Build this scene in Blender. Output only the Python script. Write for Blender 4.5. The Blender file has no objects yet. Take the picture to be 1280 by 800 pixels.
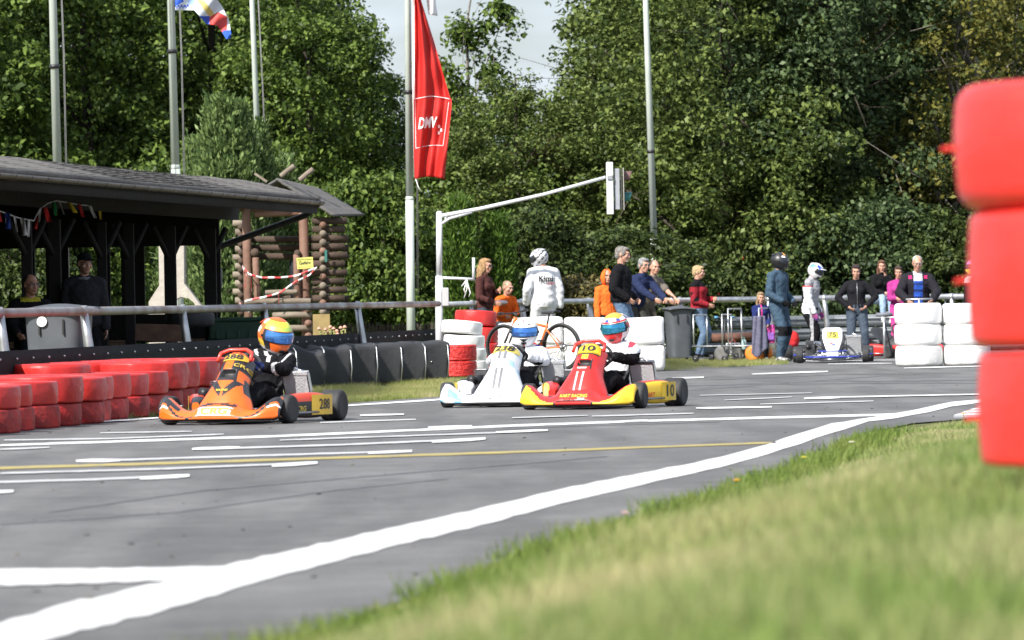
import bpy, bmesh, math, random
import numpy as np
from mathutils import Vector, Matrix, Quaternion
PI = math.pi
random.seed(7)
SC = bpy.context.scene
COL = SC.collection
R = math.radians
# ------------------------------------------------------------------ camera model
H = 0.95; F = 6600.0; TH = R(1.0)
CT, ST = math.cos(TH), math.sin(TH)
def uv0(px, py):
    u, v = px-640.0, 400.0-py
    return u*CT+v*ST, v*CT-u*ST
def P(px, py, d):
    u, v = uv0(px, py)
    return Vector((u*d/F, d, H+(v-9)*d/F))
def G(px, py, z=0.0):
    u, v = uv0(px, py)
    d = F*(H-z)/(9-v)
    return Vector((u*d/F, d, z))
def Xat(px, py, d): return P(px, py, d).x
def Zat(px, py, d): return P(px, py, d).z
cd = bpy.data.cameras.new('camera'); cam = bpy.data.objects.new('camera', cd); COL.objects.link(cam)
phi = 9/F
right = Vector((CT, 0, -ST)); 
fwd = Vector((0, math.cos(phi), -math.sin(phi)))
up0 = Vector((0, math.sin(phi), math.cos(phi)))
upv = up0*CT + Vector((1,0,0))*ST
right = Vector((1,0,0))*CT - up0*ST
Mx = Matrix((right, upv, -fwd)).transposed().to_4x4(); Mx.translation = (0,0,H)
cam.matrix_world = Mx
cd.sensor_width = 36; cd.lens = F*36/1280; cd.clip_start = 0.1; cd.clip_end = 2000
cd.dof.use_dof = True; cd.dof.focus_distance = 60; cd.dof.aperture_fstop = 6.4
SC.camera = cam
# ------------------------------------------------------------------ world
w = bpy.data.worlds.new('World'); SC.world = w; w.use_nodes = True
nt = w.node_tree; nt.nodes.clear()
SUN_AZ = Vector((-0.62, -0.78, 0)).normalized(); SUN_EL = R(43)
to_sun = Vector((SUN_AZ.x*math.cos(SUN_EL), SUN_AZ.y*math.cos(SUN_EL), math.sin(SUN_EL)))
sky = nt.nodes.new('ShaderNodeTexSky'); sky.sky_type = 'NISHITA'; sky.sun_disc = False
sky.sun_elevation = SUN_EL; sky.sun_rotation = math.atan2(to_sun.x, to_sun.y) % (2*PI)
sky.dust_density = 2.0; sky.air_density = 1.0
tc = nt.nodes.new('ShaderNodeTexCoord'); nz = nt.nodes.new('ShaderNodeTexNoise')
mp = nt.nodes.new('ShaderNodeMapping'); mp.inputs['Scale'].default_value = (6, 6, 22)
nz.inputs['Scale'].default_value = 1.0; nz.inputs['Detail'].default_value = 5
rp = nt.nodes.new('ShaderNodeValToRGB'); rp.color_ramp.elements[0].position = .38; rp.color_ramp.elements[1].position = .68
mx = nt.nodes.new('ShaderNodeMix'); mx.data_type = 'RGBA'
bg = nt.nodes.new('ShaderNodeBackground'); bg.inputs['Strength'].default_value = 0.075
out = nt.nodes.new('ShaderNodeOutputWorld')
L = nt.links.new
L(tc.outputs['Generated'], mp.inputs[0]); L(mp.outputs[0], nz.inputs['Vector']); L(nz.outputs['Fac'], rp.inputs[0])
L(rp.outputs[0], mx.inputs['Factor']); L(sky.outputs[0], mx.inputs[6]); mx.inputs[7].default_value = (9.2, 10.2, 12.0, 1)
L(mx.outputs[2], bg.inputs['Color']); L(bg.outputs[0], out.inputs['Surface'])
sd = bpy.data.lights.new('sun', 'SUN'); sd.energy = 4.6; sd.angle = R(0.53); sd.color = (1.0, .955, .89)
so = bpy.data.objects.new('sun', sd); COL.objects.link(so); so.rotation_euler = to_sun.to_track_quat('Z', 'Y').to_euler()
so.location = (0, 0, 40)
SC.view_settings.view_transform = 'Standard'; SC.view_settings.look = 'None'; SC.view_settings.gamma = 1
SC.view_settings.exposure = 0.8
SC.render.engine = 'CYCLES'
SC.cycles.max_bounces = 6; SC.cycles.transparent_max_bounces = 12; SC.cycles.use_denoising = True
SC.cycles.sample_clamp_indirect = 4
# ------------------------------------------------------------------ materials
_M = {}
def mat(name, col, rough=.6, metal=0, var=.12, scale=12, bump=0, bscale=40, spec=.5, coat=0, trans=0, island=0, col2=None, sheen=0):
    if name in _M: return _M[name]
    m = bpy.data.materials.new(name); m.use_nodes = True; t = m.node_tree; b = t.nodes['Principled BSDF']
    b.inputs['Roughness'].default_value = rough; b.inputs['Metallic'].default_value = metal
    b.inputs['Specular IOR Level'].default_value = spec; b.inputs['Coat Weight'].default_value = coat
    b.inputs['Sheen Weight'].default_value = sheen
    c4 = (*col, 1); l = t.links.new
    tc = t.nodes.new('ShaderNodeTexCoord')
    if var or col2:
        n = t.nodes.new('ShaderNodeTexNoise'); n.inputs['Scale'].default_value = scale; n.inputs['Detail'].default_value = 5
        l(tc.outputs['Object'], n.inputs['Vector'])
        r = t.nodes.new('ShaderNodeValToRGB'); r.color_ramp.elements[0].position = .3; r.color_ramp.elements[1].position = .7
        c2 = col2 if col2 else tuple(min(1, c*(1+var)) for c in col)
        c1 = col if col2 else tuple(c*(1-var) for c in col)
        r.color_ramp.elements[0].color = (*c1, 1); r.color_ramp.elements[1].color = (*c2, 1)
        src = n.outputs['Fac']
        if island:
            g = t.nodes.new('ShaderNodeNewGeometry'); mm = t.nodes.new('ShaderNodeMix'); mm.data_type = 'FLOAT'
            mm.inputs['Factor'].default_value = island
            l(src, mm.inputs[2]); l(g.outputs['Random Per Island'], mm.inputs[3]); src = mm.outputs[0]
        l(src, r.inputs[0]); l(r.outputs[0], b.inputs['Base Color'])
        colsrc = r.outputs[0]
        mr = t.nodes.new('ShaderNodeMapRange'); mr.inputs['To Min'].default_value = max(0, rough-.08); mr.inputs['To Max'].default_value = min(1, rough+.08)
        l(n.outputs['Fac'], mr.inputs[0]); l(mr.outputs[0], b.inputs['Roughness'])
    else:
        b.inputs['Base Color'].default_value = c4; colsrc = None
    if bump:
        n2 = t.nodes.new('ShaderNodeTexNoise'); n2.inputs['Scale'].default_value = bscale; n2.inputs['Detail'].default_value = 4
        bp = t.nodes.new('ShaderNodeBump'); bp.inputs['Strength'].default_value = bump; bp.inputs['Distance'].default_value = .03
        l(tc.outputs['Object'], n2.inputs['Vector']); l(n2.outputs['Fac'], bp.inputs['Height']); l(bp.outputs[0], b.inputs['Normal'])
    if trans:
        tr = t.nodes.new('ShaderNodeBsdfTranslucent'); ms = t.nodes.new('ShaderNodeMixShader'); ms.inputs[0].default_value = trans
        if colsrc: l(colsrc, tr.inputs[0])
        else: tr.inputs[0].default_value = c4
        l(b.outputs[0], ms.inputs[1]); l(tr.outputs[0], ms.inputs[2]); l(ms.outputs[0], t.nodes['Material Output'].inputs[0])
    _M[name] = m; return m
def Mc(col, kind='paint'):
    """quick material by colour and kind"""
    k = kind+'_%02x%02x%02x' % tuple(int(min(1, c)*255) for c in col)
    if kind == 'paint': return mat(k, col, .38, var=.06, coat=.25)
    if kind == 'plastic': return mat(k, col, .45, var=.1, scale=6, bump=.04, bscale=60)
    if kind == 'cloth': return mat(k, col, .9, var=.16, scale=7, bump=.5, bscale=22, spec=.1)
    if kind == 'metal': return mat(k, col, .35, 1, var=.15, scale=9)
    if kind == 'rubber': return mat(k, col, .75, var=.25, scale=10, bump=.15, bscale=50, spec=.3)
    if kind == 'skin': return mat(k, col, .55, var=.08, scale=14)
    if kind == 'hair': return mat(k, col, .6, var=.35, scale=30, bump=1, bscale=90)
    return mat(k, col)
BLK = Mc((.02,.02,.022), 'plastic'); TYRE = mat('tyre_rubber', (.03,.03,.032), .7, var=.3, scale=14, bump=.15); STEEL = mat('galvanised_steel', (.55,.56,.57), .42, .85, var=.2, scale=8)
CHROME = mat('bright_steel', (.75,.75,.76), .22, 1, var=.08); WHITE = Mc((.8,.8,.8), 'paint')
# ------------------------------------------------------------------ mesh builder
class MB:
    def __init__(s): s.v = []; s.f = []; s.m = []; s.mats = []; s.sm = []
    def mi(s, m):
        if m not in s.mats: s.mats.append(m)
        return s.mats.index(m)
    def add(s, vs, fs, m, smooth=False, fm=None):
        o = len(s.v); s.v += [tuple(x) for x in vs]
        for i, f in enumerate(fs):
            s.f.append(tuple(o+j for j in f)); s.m.append(s.mi(fm[i] if fm else m)); s.sm.append(smooth)
        return s
    def box(s, c, size, m, rot=None, bev=0):
        bm = bmesh.new(); bmesh.ops.create_cube(bm, size=1); bmesh.ops.scale(bm, vec=size, verts=bm.verts)
        if bev: bmesh.ops.bevel(bm, geom=bm.edges[:], offset=bev, segments=2, affect='EDGES', profile=.6)
        Mt = Matrix.Translation(c) @ (rot.to_4x4() if rot else Matrix())
        bm.transform(Mt); bm.verts.ensure_lookup_table(); bm.verts.index_update()
        s.add([v.co[:] for v in bm.verts], [[v.index for v in f.verts] for f in bm.faces], m, False); bm.free(); return s
    def tube(s, pts, r, m, n=10, caps=True):
        pts = [Vector(p) for p in pts]; rs = r if isinstance(r, (list, tuple)) else [r]*len(pts)
        vs = []; fs = []
        d0 = (pts[1]-pts[0]).normalized(); a = d0.orthogonal().normalized()
        for i, p in enumerate(pts):
            d = (pts[min(i+1, len(pts)-1)]-pts[max(i-1, 0)]).normalized()
            a = (a-d*a.dot(d)).normalized(); b = d.cross(a)
            for k in range(n):
                t = 2*PI*k/n; vs.append(p+(a*math.cos(t)+b*math.sin(t))*rs[i])
        for i in range(len(pts)-1):
            for k in range(n):
                fs.append((i*n+k, i*n+(k+1) % n, (i+1)*n+(k+1) % n, (i+1)*n+k))
        if caps: fs.append(tuple(range(n-1, -1, -1))); fs.append(tuple((len(pts)-1)*n+k for k in range(n)))
        return s.add(vs, fs, m, True)
    def lathe(s, prof, m, c=(0,0,0), axis='Z', n=32, closed=False, fmf=None, rot=None, lump=None):
        """prof: list of (r, h)"""
        vs = []; fs = []; fm = []
        for j, (r, h) in enumerate(prof):
            for k in range(n):
                t = 2*PI*k/n; rr = r*(1+lump(t, h)) if lump else r
                p = Vector((rr*math.cos(t), rr*math.sin(t), h))
                if axis == 'X': p = Vector((p.z, p.x, p.y))
                elif axis == 'Y': p = Vector((p.x, -p.z, p.y))
                if rot: p = rot @ p
                vs.append(p+Vector(c))
        J = len(prof)
        for j in range(J-1 + (1 if closed else 0)):
            j2 = (j+1) % J
            for k in range(n):
                fs.append((j*n+k, j*n+(k+1) % n, j2*n+(k+1) % n, j2*n+k)); fm.append(fmf(j, k) if fmf else m)
        if not closed:
            if prof[0][0] > 1e-4: fs.append(tuple(range(n-1, -1, -1))); fm.append(m)
            if prof[-1][0] > 1e-4: fs.append(tuple((J-1)*n+k for k in range(n))); fm.append(m)
        return s.add(vs, fs, m, True, fm)
    def ell(s, c, r, m, rot=None, n=14, nv=9):
        vs = []; fs = []
        for j in range(nv+1):
            ph = PI*j/nv
            for k in range(n):
                t = 2*PI*k/n
                p = Vector((r[0]*math.sin(ph)*math.cos(t), r[1]*math.sin(ph)*math.sin(t), r[2]*math.cos(ph)))
                if rot: p = rot @ p
                vs.append(p+Vector(c))
        for j in range(nv):
            for k in range(n):
                fs.append((j*n+k, (j+1)*n+k, (j+1)*n+(k+1) % n, j*n+(k+1) % n))
        return s.add(vs, fs, m, True)
    def grid(s, fn, nu, nv, m, th=0, mf=None, smooth=True, both=False):
        """surface fn(u,v), u,v in 0..1; th = thickness along the normal"""
        A = [[Vector(fn(i/nu, j/nv)) for j in range(nv+1)] for i in range(nu+1)]
        fs = []; fm = []; W = nv+1
        for i in range(nu):
            for j in range(nv):
                fs.append((i*W+j, (i+1)*W+j, (i+1)*W+j+1, i*W+j+1)); fm.append(mf((i+.5)/nu, (j+.5)/nv) if mf else m)
        vs = [A[i][j] for i in range(nu+1) for j in range(W)]
        if th:
            N = []
            for i in range(nu+1):
                for j in range(W):
                    a = A[min(i+1, nu)][j]-A[max(i-1, 0)][j]; b = A[i][min(j+1, nv)]-A[i][max(j-1, 0)]
                    q = a.cross(b); N.append(q.normalized() if q.length > 1e-9 else Vector((0,0,1)))
            o = len(vs); back = [vs[i]-N[i]*th for i in range(o)]
            vs2 = vs+back; fs2 = list(fs)+[tuple(o+k for k in reversed(f)) for f in fs]; fm2 = fm+(fm if both else [m]*len(fs))
            def rim(a, b): fs2.append((b, a, a+o, b+o)); fm2.append(m)
            for i in range(nu): rim(i*W, (i+1)*W); rim((i+1)*W+nv, i*W+nv)
            for j in range(nv): rim(j+1, j); rim(nu*W+j, nu*W+j+1)
            return s.add(vs2, fs2, m, smooth, fm2)
        return s.add(vs, fs, m, smooth, fm)
    def build(s, name, parent=None, loc=None, rz=0, label=None, cat=None, group=None, kind=None, flat=False):
        me = bpy.data.meshes.new(name); me.from_pydata(s.v, [], s.f)
        for m in s.mats: me.materials.append(m)
        me.polygons.foreach_set('material_index', s.m)
        me.polygons.foreach_set('use_smooth', [x and not flat for x in s.sm]); me.update()
        o = bpy.data.objects.new(name, me); COL.objects.link(o)
        if parent: o.parent = parent
        if loc is not None: o.location = loc
        o.rotation_euler[2] = rz
        return tag(o, label, cat, group, kind)
def tag(o, label=None, cat=None, group=None, kind=None):
    if label: o['label'] = label
    if cat: o['category'] = cat
    if group: o['group'] = group
    if kind: o['kind'] = kind
    return o
def empty(name, loc=(0,0,0), rz=0, label=None, cat=None, group=None, parent=None):
    o = bpy.data.objects.new(name, None); COL.objects.link(o); o.location = loc; o.rotation_euler = (0,0,rz)
    o.empty_display_size = .2
    if parent: o.parent = parent
    return tag(o, label, cat, group)
def kids(o): return [c for c in bpy.data.objects if c.parent == o]
def dup(o, loc=None, rz=None, label=None, parent=None, ks=None, scale=None):
    c = o.copy(); COL.objects.link(c)
    if parent: c.parent = parent
    if loc is not None: c.location = loc
    if rz is not None: c.rotation_euler[2] = rz
    if label: c['label'] = label
    if scale: c.scale = scale if isinstance(scale, (tuple, list)) else (scale,)*3
    for ch in (kids(o) if ks is None else ks): dup(ch, parent=c)
    return c
# text -> (verts, faces) in 2D
def EVAL(o):
    bpy.context.view_layer.update(); dg = bpy.context.evaluated_depsgraph_get()
    return bpy.data.meshes.new_from_object(o.evaluated_get(dg))
def text2d(s, size=1.0, bold=.02, shear=0, sx=1.0):
    cu = bpy.data.curves.new('t', 'FONT'); cu.body = s; cu.size = size; cu.align_x = 'CENTER'; cu.align_y = 'CENTER'
    cu.offset = bold*size; cu.shear = shear; cu.resolution_u = 3
    o = bpy.data.objects.new('t', cu); COL.objects.link(o)
    me = EVAL(o)
    vs = [(v.co.x*sx, v.co.y) for v in me.vertices]; fs = [tuple(p.vertices) for p in me.polygons]
    bpy.data.objects.remove(o); bpy.data.meshes.remove(me); bpy.data.curves.remove(cu)
    return vs, fs
def put_text(mb, s, fn, m, size=1, bold=.02, shear=0, sx=1.0):
    """fn(x,y)->3D"""
    vs, fs = text2d(s, size, bold, shear, sx)
    mb.add([fn(x, y) for x, y in vs], fs, m)
def remesh(mb, vox, smooth_it=2, disp=None, keep=None):
    """union of closed pieces -> one continuous surface; returns (verts Nx3, faces)"""
    me = bpy.data.meshes.new('r'); me.from_pydata(mb.v, [], mb.f); me.update()
    o = bpy.data.objects.new('r', me); COL.objects.link(o)
    md = o.modifiers.new('r', 'REMESH'); md.mode = 'VOXEL'; md.voxel_size = vox
    if smooth_it:
        sm = o.modifiers.new('s', 'SMOOTH'); sm.factor = .5; sm.iterations = smooth_it
    e = EVAL(o)
    bpy.data.objects.remove(o); bpy.data.meshes.remove(me)
    if disp:
        n = len(e.vertices); co = np.zeros(n*3); e.vertices.foreach_get('co', co); co = co.reshape(-1, 3)
        no = np.array([v.normal[:] for v in e.vertices])
        co += no*disp(co)[:, None]; e.vertices.foreach_set('co', co.ravel()); e.update()
    return e
def wrinkle(amp, freq, seed=0, stretch=(1,1,1)):
    rs = np.random.RandomState(seed); K = [(rs.normal(size=3)*freq*np.array(stretch), rs.rand()*6.28) for _ in range(7)]
    def f(co):
        a = np.zeros(len(co))
        for k, p in K: a += 1-np.abs(np.sin(co@k+p))*1.6
        return amp*a/7
    return f
def mesh_to_obj(e, name, mats, parent, fidx=None, smooth=True, **kw):
    for m in mats: e.materials.append(m)
    n = len(e.polygons)
    e.polygons.foreach_set('use_smooth', [smooth]*n)
    if fidx is not None and len(mats) > 1:
        co = np.zeros(n*3); e.polygons.foreach_get('center', co); co = co.reshape(-1, 3)
        e.polygons.foreach_set('material_index', [int(x) for x in fidx(co)])
    e.name = name
    o = bpy.data.objects.new(name, e); COL.objects.link(o)
    if parent: o.parent = parent
    return tag(o, **kw)
def np_mesh(name, verts, faces, m):
    me = bpy.data.meshes.new(name); nv, nf = len(verts), len(faces); k = faces.shape[1]
    me.vertices.add(nv); me.vertices.foreach_set('co', verts.astype(np.float32).ravel())
    me.loops.add(nf*k); me.loops.foreach_set('vertex_index', faces.astype(np.int32).ravel())
    me.polygons.add(nf); me.polygons.foreach_set('loop_start', np.arange(0, nf*k, k, dtype=np.int32))
    me.update(calc_edges=True)
    for x in (m if isinstance(m, list) else [m]): me.materials.append(x)
    return me
BARK = mat('bark', (.045,.036,.026), .9, var=.4, scale=20, bump=.8, bscale=25)
# ================================================================== GROUND, TRACK, MARKINGS
def asphalt_mat():
    m = bpy.data.materials.new('asphalt'); m.use_nodes = True; t = m.node_tree; b = t.nodes['Principled BSDF']; l = t.links.new
    tc = t.nodes.new('ShaderNodeTexCoord')
    def noise(sc, det, mapping=None, ro=.5):
        n = t.nodes.new('ShaderNodeTexNoise'); n.inputs['Scale'].default_value = sc; n.inputs['Detail'].default_value = det; n.inputs['Roughness'].default_value = ro
        if mapping:
            mp = t.nodes.new('ShaderNodeMapping'); mp.inputs['Scale'].default_value = mapping[0]; mp.inputs['Rotation'].default_value = mapping[1]
            l(tc.outputs['Object'], mp.inputs[0]); l(mp.outputs[0], n.inputs[0])
        else: l(tc.outputs['Object'], n.inputs[0])
        return n
    a = noise(34, 8, None, .8); mid = noise(3.2, 6, None, .65); big = noise(.5, 5); streak = noise(1.0, 4, ((1.6, .16, 1), (0, 0, R(38))))
    r = t.nodes.new('ShaderNodeValToRGB'); e = r.color_ramp.elements; e[0].position = .25; e[1].position = .8
    e[0].color = (.086,.085,.084,1); e[1].color = (.20,.198,.196,1)
    l(a.outputs[0], r.inputs[0])
    def mul(src, n, lo, hi, p0, p1):
        rr = t.nodes.new('ShaderNodeValToRGB'); rr.color_ramp.elements[0].position = p0; rr.color_ramp.elements[1].position = p1
        rr.color_ramp.elements[0].color = (lo,)*3+(1,); rr.color_ramp.elements[1].color = (hi,)*3+(1,)
        l(n.outputs[0], rr.inputs[0]); mm = t.nodes.new('ShaderNodeMix'); mm.data_type = 'RGBA'; mm.blend_type = 'MULTIPLY'; mm.inputs[0].default_value = 1
        l(src, mm.inputs[6]); l(rr.outputs[0], mm.inputs[7]); return mm.outputs[2]
    c = mul(r.outputs[0], big, .86, 1.08, .35, .65); c = mul(c, mid, .86, 1.10, .38, .62); c = mul(c, streak, .80, 1.04, .42, .56)
    l(c, b.inputs['Base Color']); b.inputs['Roughness'].default_value = .82; b.inputs['Specular IOR Level'].default_value = .35
    bp = t.nodes.new('ShaderNodeBump'); bp.inputs['Strength'].default_value = .5; bp.inputs['Distance'].default_value = .008
    l(a.outputs[0], bp.inputs['Height']); l(bp.outputs[0], b.inputs['Normal'])
    return m
def paint_mat(name, col, wear=.5):
    m = bpy.data.materials.new(name); m.use_nodes = True; t = m.node_tree; b = t.nodes['Principled BSDF']; l = t.links.new
    tc = t.nodes.new('ShaderNodeTexCoord'); n = t.nodes.new('ShaderNodeTexNoise'); n.inputs['Scale'].default_value = 4; n.inputs['Detail'].default_value = 8; n.inputs['Roughness'].default_value = .75
    l(tc.outputs['Object'], n.inputs[0]); r = t.nodes.new('ShaderNodeValToRGB'); e = r.color_ramp.elements
    e[0].position = .20+wear*.4; e[0].color = (.16,.16,.16,1); e[1].position = .20+wear*.4+.12; e[1].color = (*col, 1)
    l(n.outputs[0], r.inputs[0]); l(r.outputs[0], b.inputs['Base Color']); b.inputs['Roughness'].default_value = .7
    return m
def ground_mat(name, cols, sc=.8):
    m = bpy.data.materials.new(name); m.use_nodes = True; t = m.node_tree; b = t.nodes['Principled BSDF']; l = t.links.new
    tc = t.nodes.new('ShaderNodeTexCoord'); n = t.nodes.new('ShaderNodeTexNoise'); n.inputs['Scale'].default_value = sc; n.inputs['Detail'].default_value = 8
    n.inputs['Roughness'].default_value = .65
    l(tc.outputs['Object'], n.inputs[0]); r = t.nodes.new('ShaderNodeValToRGB'); e = r.color_ramp.elements
    e[0].position = .35; e[0].color = (*cols[0], 1); e[1].position = .7; e[1].color = (*cols[-1], 1)
    for i, c in enumerate(cols[1:-1]):
        q = e.new(.35+.35*(i+1)/(len(cols)-1)); q.color = (*c, 1)
    l(n.outputs[0], r.inputs[0]); l(r.outputs[0], b.inputs['Base Color']); b.inputs['Roughness'].default_value = .95; b.inputs['Specular IOR Level'].default_value = .1
    return m
ASPH = asphalt_mat()
SOIL = ground_mat('turf_soil', [(.06,.07,.025), (.10,.115,.04), (.16,.15,.07)])
b = MB(); b.add([(-400,-60,-.012),(400,-60,-.012),(400,700,-.012),(-400,700,-.012)], [(0,1,2,3)], SOIL); b.build('ground', kind='structure')
# track sheet
TL = [(-260,553),(0,538),(100,528),(197,521),(300,513),(430,504),(560,495),(700,480),(775,468),(822,459),(905,458),(962,454),(990,450),(1000,441)]
TR = [(200,840),(350,800),(425,776),(550,735),(640,694),(740,660),(855,627),(940,601),(1040,562),(1090,540),(1140,529),(1225,522)]
left = [G(*p) for p in TL]; rightp = [G(*p) for p in TR]
a0 = Vector((-3.3, 1.0, 0)); 
poly = [Vector((-14, 1, 0)), a0] + rightp + [Vector((9, 40, 0)), Vector((30, 44, 0)), Vector((40, 109, 0)), Vector((6.5, 109, 0))] + left[::-1] + [Vector((-14, 36, 0))]
bm = bmesh.new(); vs = [bm.verts.new((p.x, p.y, .0)) for p in poly]; bm.faces.new(vs); bmesh.ops.triangulate(bm, faces=bm.faces[:])
me = bpy.data.meshes.new('road'); bm.to_mesh(me); bm.free(); me.materials.append(ASPH)
o = bpy.data.objects.new('road', me); COL.objects.link(o); tag(o, kind='structure')
WP = paint_mat('road_paint_white', (.62,.62,.61), .20); WPW = paint_mat('road_paint_worn', (.46,.46,.46), .26); YP = paint_mat('road_paint_yellow', (.36,.29,.09), .4)
def strip(mb, pts, ths, m, z=.004):
    """painted strip through photo points, thickness in photo pixels"""
    vs = []; T = [ths[i] if isinstance(ths, (list, tuple)) else ths for i in range(len(pts))]; q = []; rj = random.Random(len(pts)*7+int(pts[0][1]*3))
    for i in range(len(pts)-1):
        n = max(1, int(abs(pts[i+1][0]-pts[i][0])/14))
        for k in range(n): t = k/n; q.append((pts[i][0]*(1-t)+pts[i+1][0]*t, pts[i][1]*(1-t)+pts[i+1][1]*t, T[i]*(1-t)+T[i+1]*t))
    q.append((pts[-1][0], pts[-1][1], T[-1]*.7))
    q[0] = (q[0][0], q[0][1], q[0][2]*.7)
    for x, y, th in q:
        j = .045*th+.08; vs += [G(x, y+th/2+rj.uniform(-j, j), z), G(x, y-th/2+rj.uniform(-j, j), z)]
    mb.add(vs, [(2*i, 2*i+2, 2*i+3, 2*i+1) for i in range(len(q)-1)], m)
b = MB()
strip(b, [(-60,812),(0,798),(100,769),(200,746),(300,718),(440,683),(600,646),(700,621),(760,607.5),(850,588),(900,578),(960,561),(1000,548),(1040,535),(1070,528),(1095,522)],
      [39,38,37,35,31,24,20,18,16,13,12,12,13,11,8,4], WP)
strip(b, [(1082,525),(1120,519.5),(1160,512),(1190,505),(1235,500)], [6,6,7,6,4], WP, .0052)
b.build('edge_line_marking', kind='structure')
b = MB(); strip(b, [(-60,723),(0,721.5),(200,717.5),(300,713)], [21,20,16,12], WP, .0060)
b.build('start_line_marking', kind='structure')
b = MB()
LN = [([(0,556.5),(350,545),(640,532),(804,526),(996,521),(1112,518),(1140,516.5)],3.2,WP),
 ([(5,550),(140,548),(280,542.5)],2.2,WPW), ([(125,541),(240,539)],2,WPW), ([(0,561.5),(62,559)],2.6,WPW), ([(240,561.5),(420,556),(607,548)],3,WPW),
 ([(95,576.5),(300,570),(515,563.5)],3,WPW), ([(95,576),(150,575)],5,WP), ([(460,566),(515,563.5)],4,WP), ([(0,591.5),(200,586),(397,578)],3,WPW),([(340,582),(397,578)],5,WP),
 ([(-60,604),(120,599),(237,594)],3.4,WPW),([(175,598),(237,594)],5,WP), ([(-60,618),(17,613.5)],5,WP), ([(350,550),(640,540)],2.2,WPW),
 ([(450,519),(505,517.5)],2.4,WP), ([(400,528),(520,524)],2.2,WPW), ([(535,534),(590,532)],2.4,WP), ([(240,561),(300,559)],4,WP), ([(540,552),(607,548)],4,WP),
 ([(30,532),(120,527),(200,522)],2.2,WP), ([(430,507),(525,501),(600,495.5),(680,489)],2.4,WP),
 ([(940,467.5),(1035,464)],2,WP), ([(1035,455),(1115,454)],1.6,WPW), ([(1005,498),(1050,496.5)],3.2,WP), ([(1040,496.5),(1225,492.5)],1.8,WP),
 ([(950,505),(1092,501)],1.8,WPW), ([(870,510),(965,508.5)],2.4,WP), ([(875,494),(1015,491)],1.2,WPW), ([(840,472.5),(880,471.5)],2.2,WP),
 ([(1130,460),(1240,457)],1.4,WP), ([(740,520),(867,516.5)],2,WPW), ([(780,526.5),(810,525)],2.6,WP), ([(620,540),(685,537.5)],3,WP), ([(640,522),(735,519)],1.6,WPW),
 ([(1000,451.5),(1120,450)],1.4,WPW), ([(905,500),(990,496)],1.4,WPW)]
for i, (p, th, m) in enumerate(LN): strip(b, p, th*(.72 if m is WPW else .85), m, .0042+.0006*(i % 5)+.0001*i)
b.build('grid_line_markings', kind='structure')
b = MB(); strip(b, [(-60,587),(0,585),(300,576),(640,565),(970,553)], [3.4,3.4,3,2.6,2.2], YP, .004); b.build('yellow_line_marking', kind='structure')
# red and white kerb beyond the line
b = MB(); KR = Mc((.5,.05,.03), 'paint')
k0 = G(1186, 516); k1 = G(1300, 503)
for i in range(12):
    y0, y1 = 519-i*1.75, 519-(i+1)*1.75
    a = G(1192+i*5, y0, .02); c = G(1300, y0-4, .02); d_ = G(1300, y1-4, .02); e_ = G(1192+(i+1)*5, y1, .02)
    lo = [Vector((q.x, q.y, -.01)) for q in (a, c, d_, e_)]
    b.add([a, c, d_, e_]+lo, [(0,1,2,3), (0,3,7,4), (0,4,5,1)], WHITE if i % 2 == 0 else KR)
b.build('kerb', kind='structure')
# ------------------------------------------------------------------ bank on the right with grass
EX = sorted([(p.y, p.x) for p in rightp]+[(1.0, -2.75), (0, -2.95), (-4, -3.6), (60, 9.5)])
EY = np.array([e[0] for e in EX]); EXX = np.array([e[1] for e in EX])
def bank_z(x, y):
    e = np.interp(y, EY, EXX); t = np.clip((x-e)/2.2, 0, 1); s = t*t*(3-2*t)
    h = np.interp(y, [0, 8, 11, 13, 20, 36, 45], [.5, .48, .47, .50, .42, .12, .05])
    return h*s + .02*np.sin(x*3+y)*t - .008
nx, ny = 46, 90
vs = []; fs = []
for j in range(ny+1):
    y = -3+44*j/ny
    e = float(np.interp(y, EY, EXX))
    for i in range(nx+1):
        x = e-.02+(i/nx)**1.5*9; vs.append((x, y, float(bank_z(x, y))))
for j in range(ny):
    for i in range(nx): q = j*(nx+1)+i; fs.append((q, q+1, q+nx+2, q+nx+1))
BANKM = ground_mat('bank_turf', [(.08,.11,.03), (.13,.16,.055), (.24,.21,.11), (.34,.28,.17)], .9)
b = MB(); b.add(vs, fs, BANKM, True); b.build('grass_bank', kind='structure')
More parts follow.
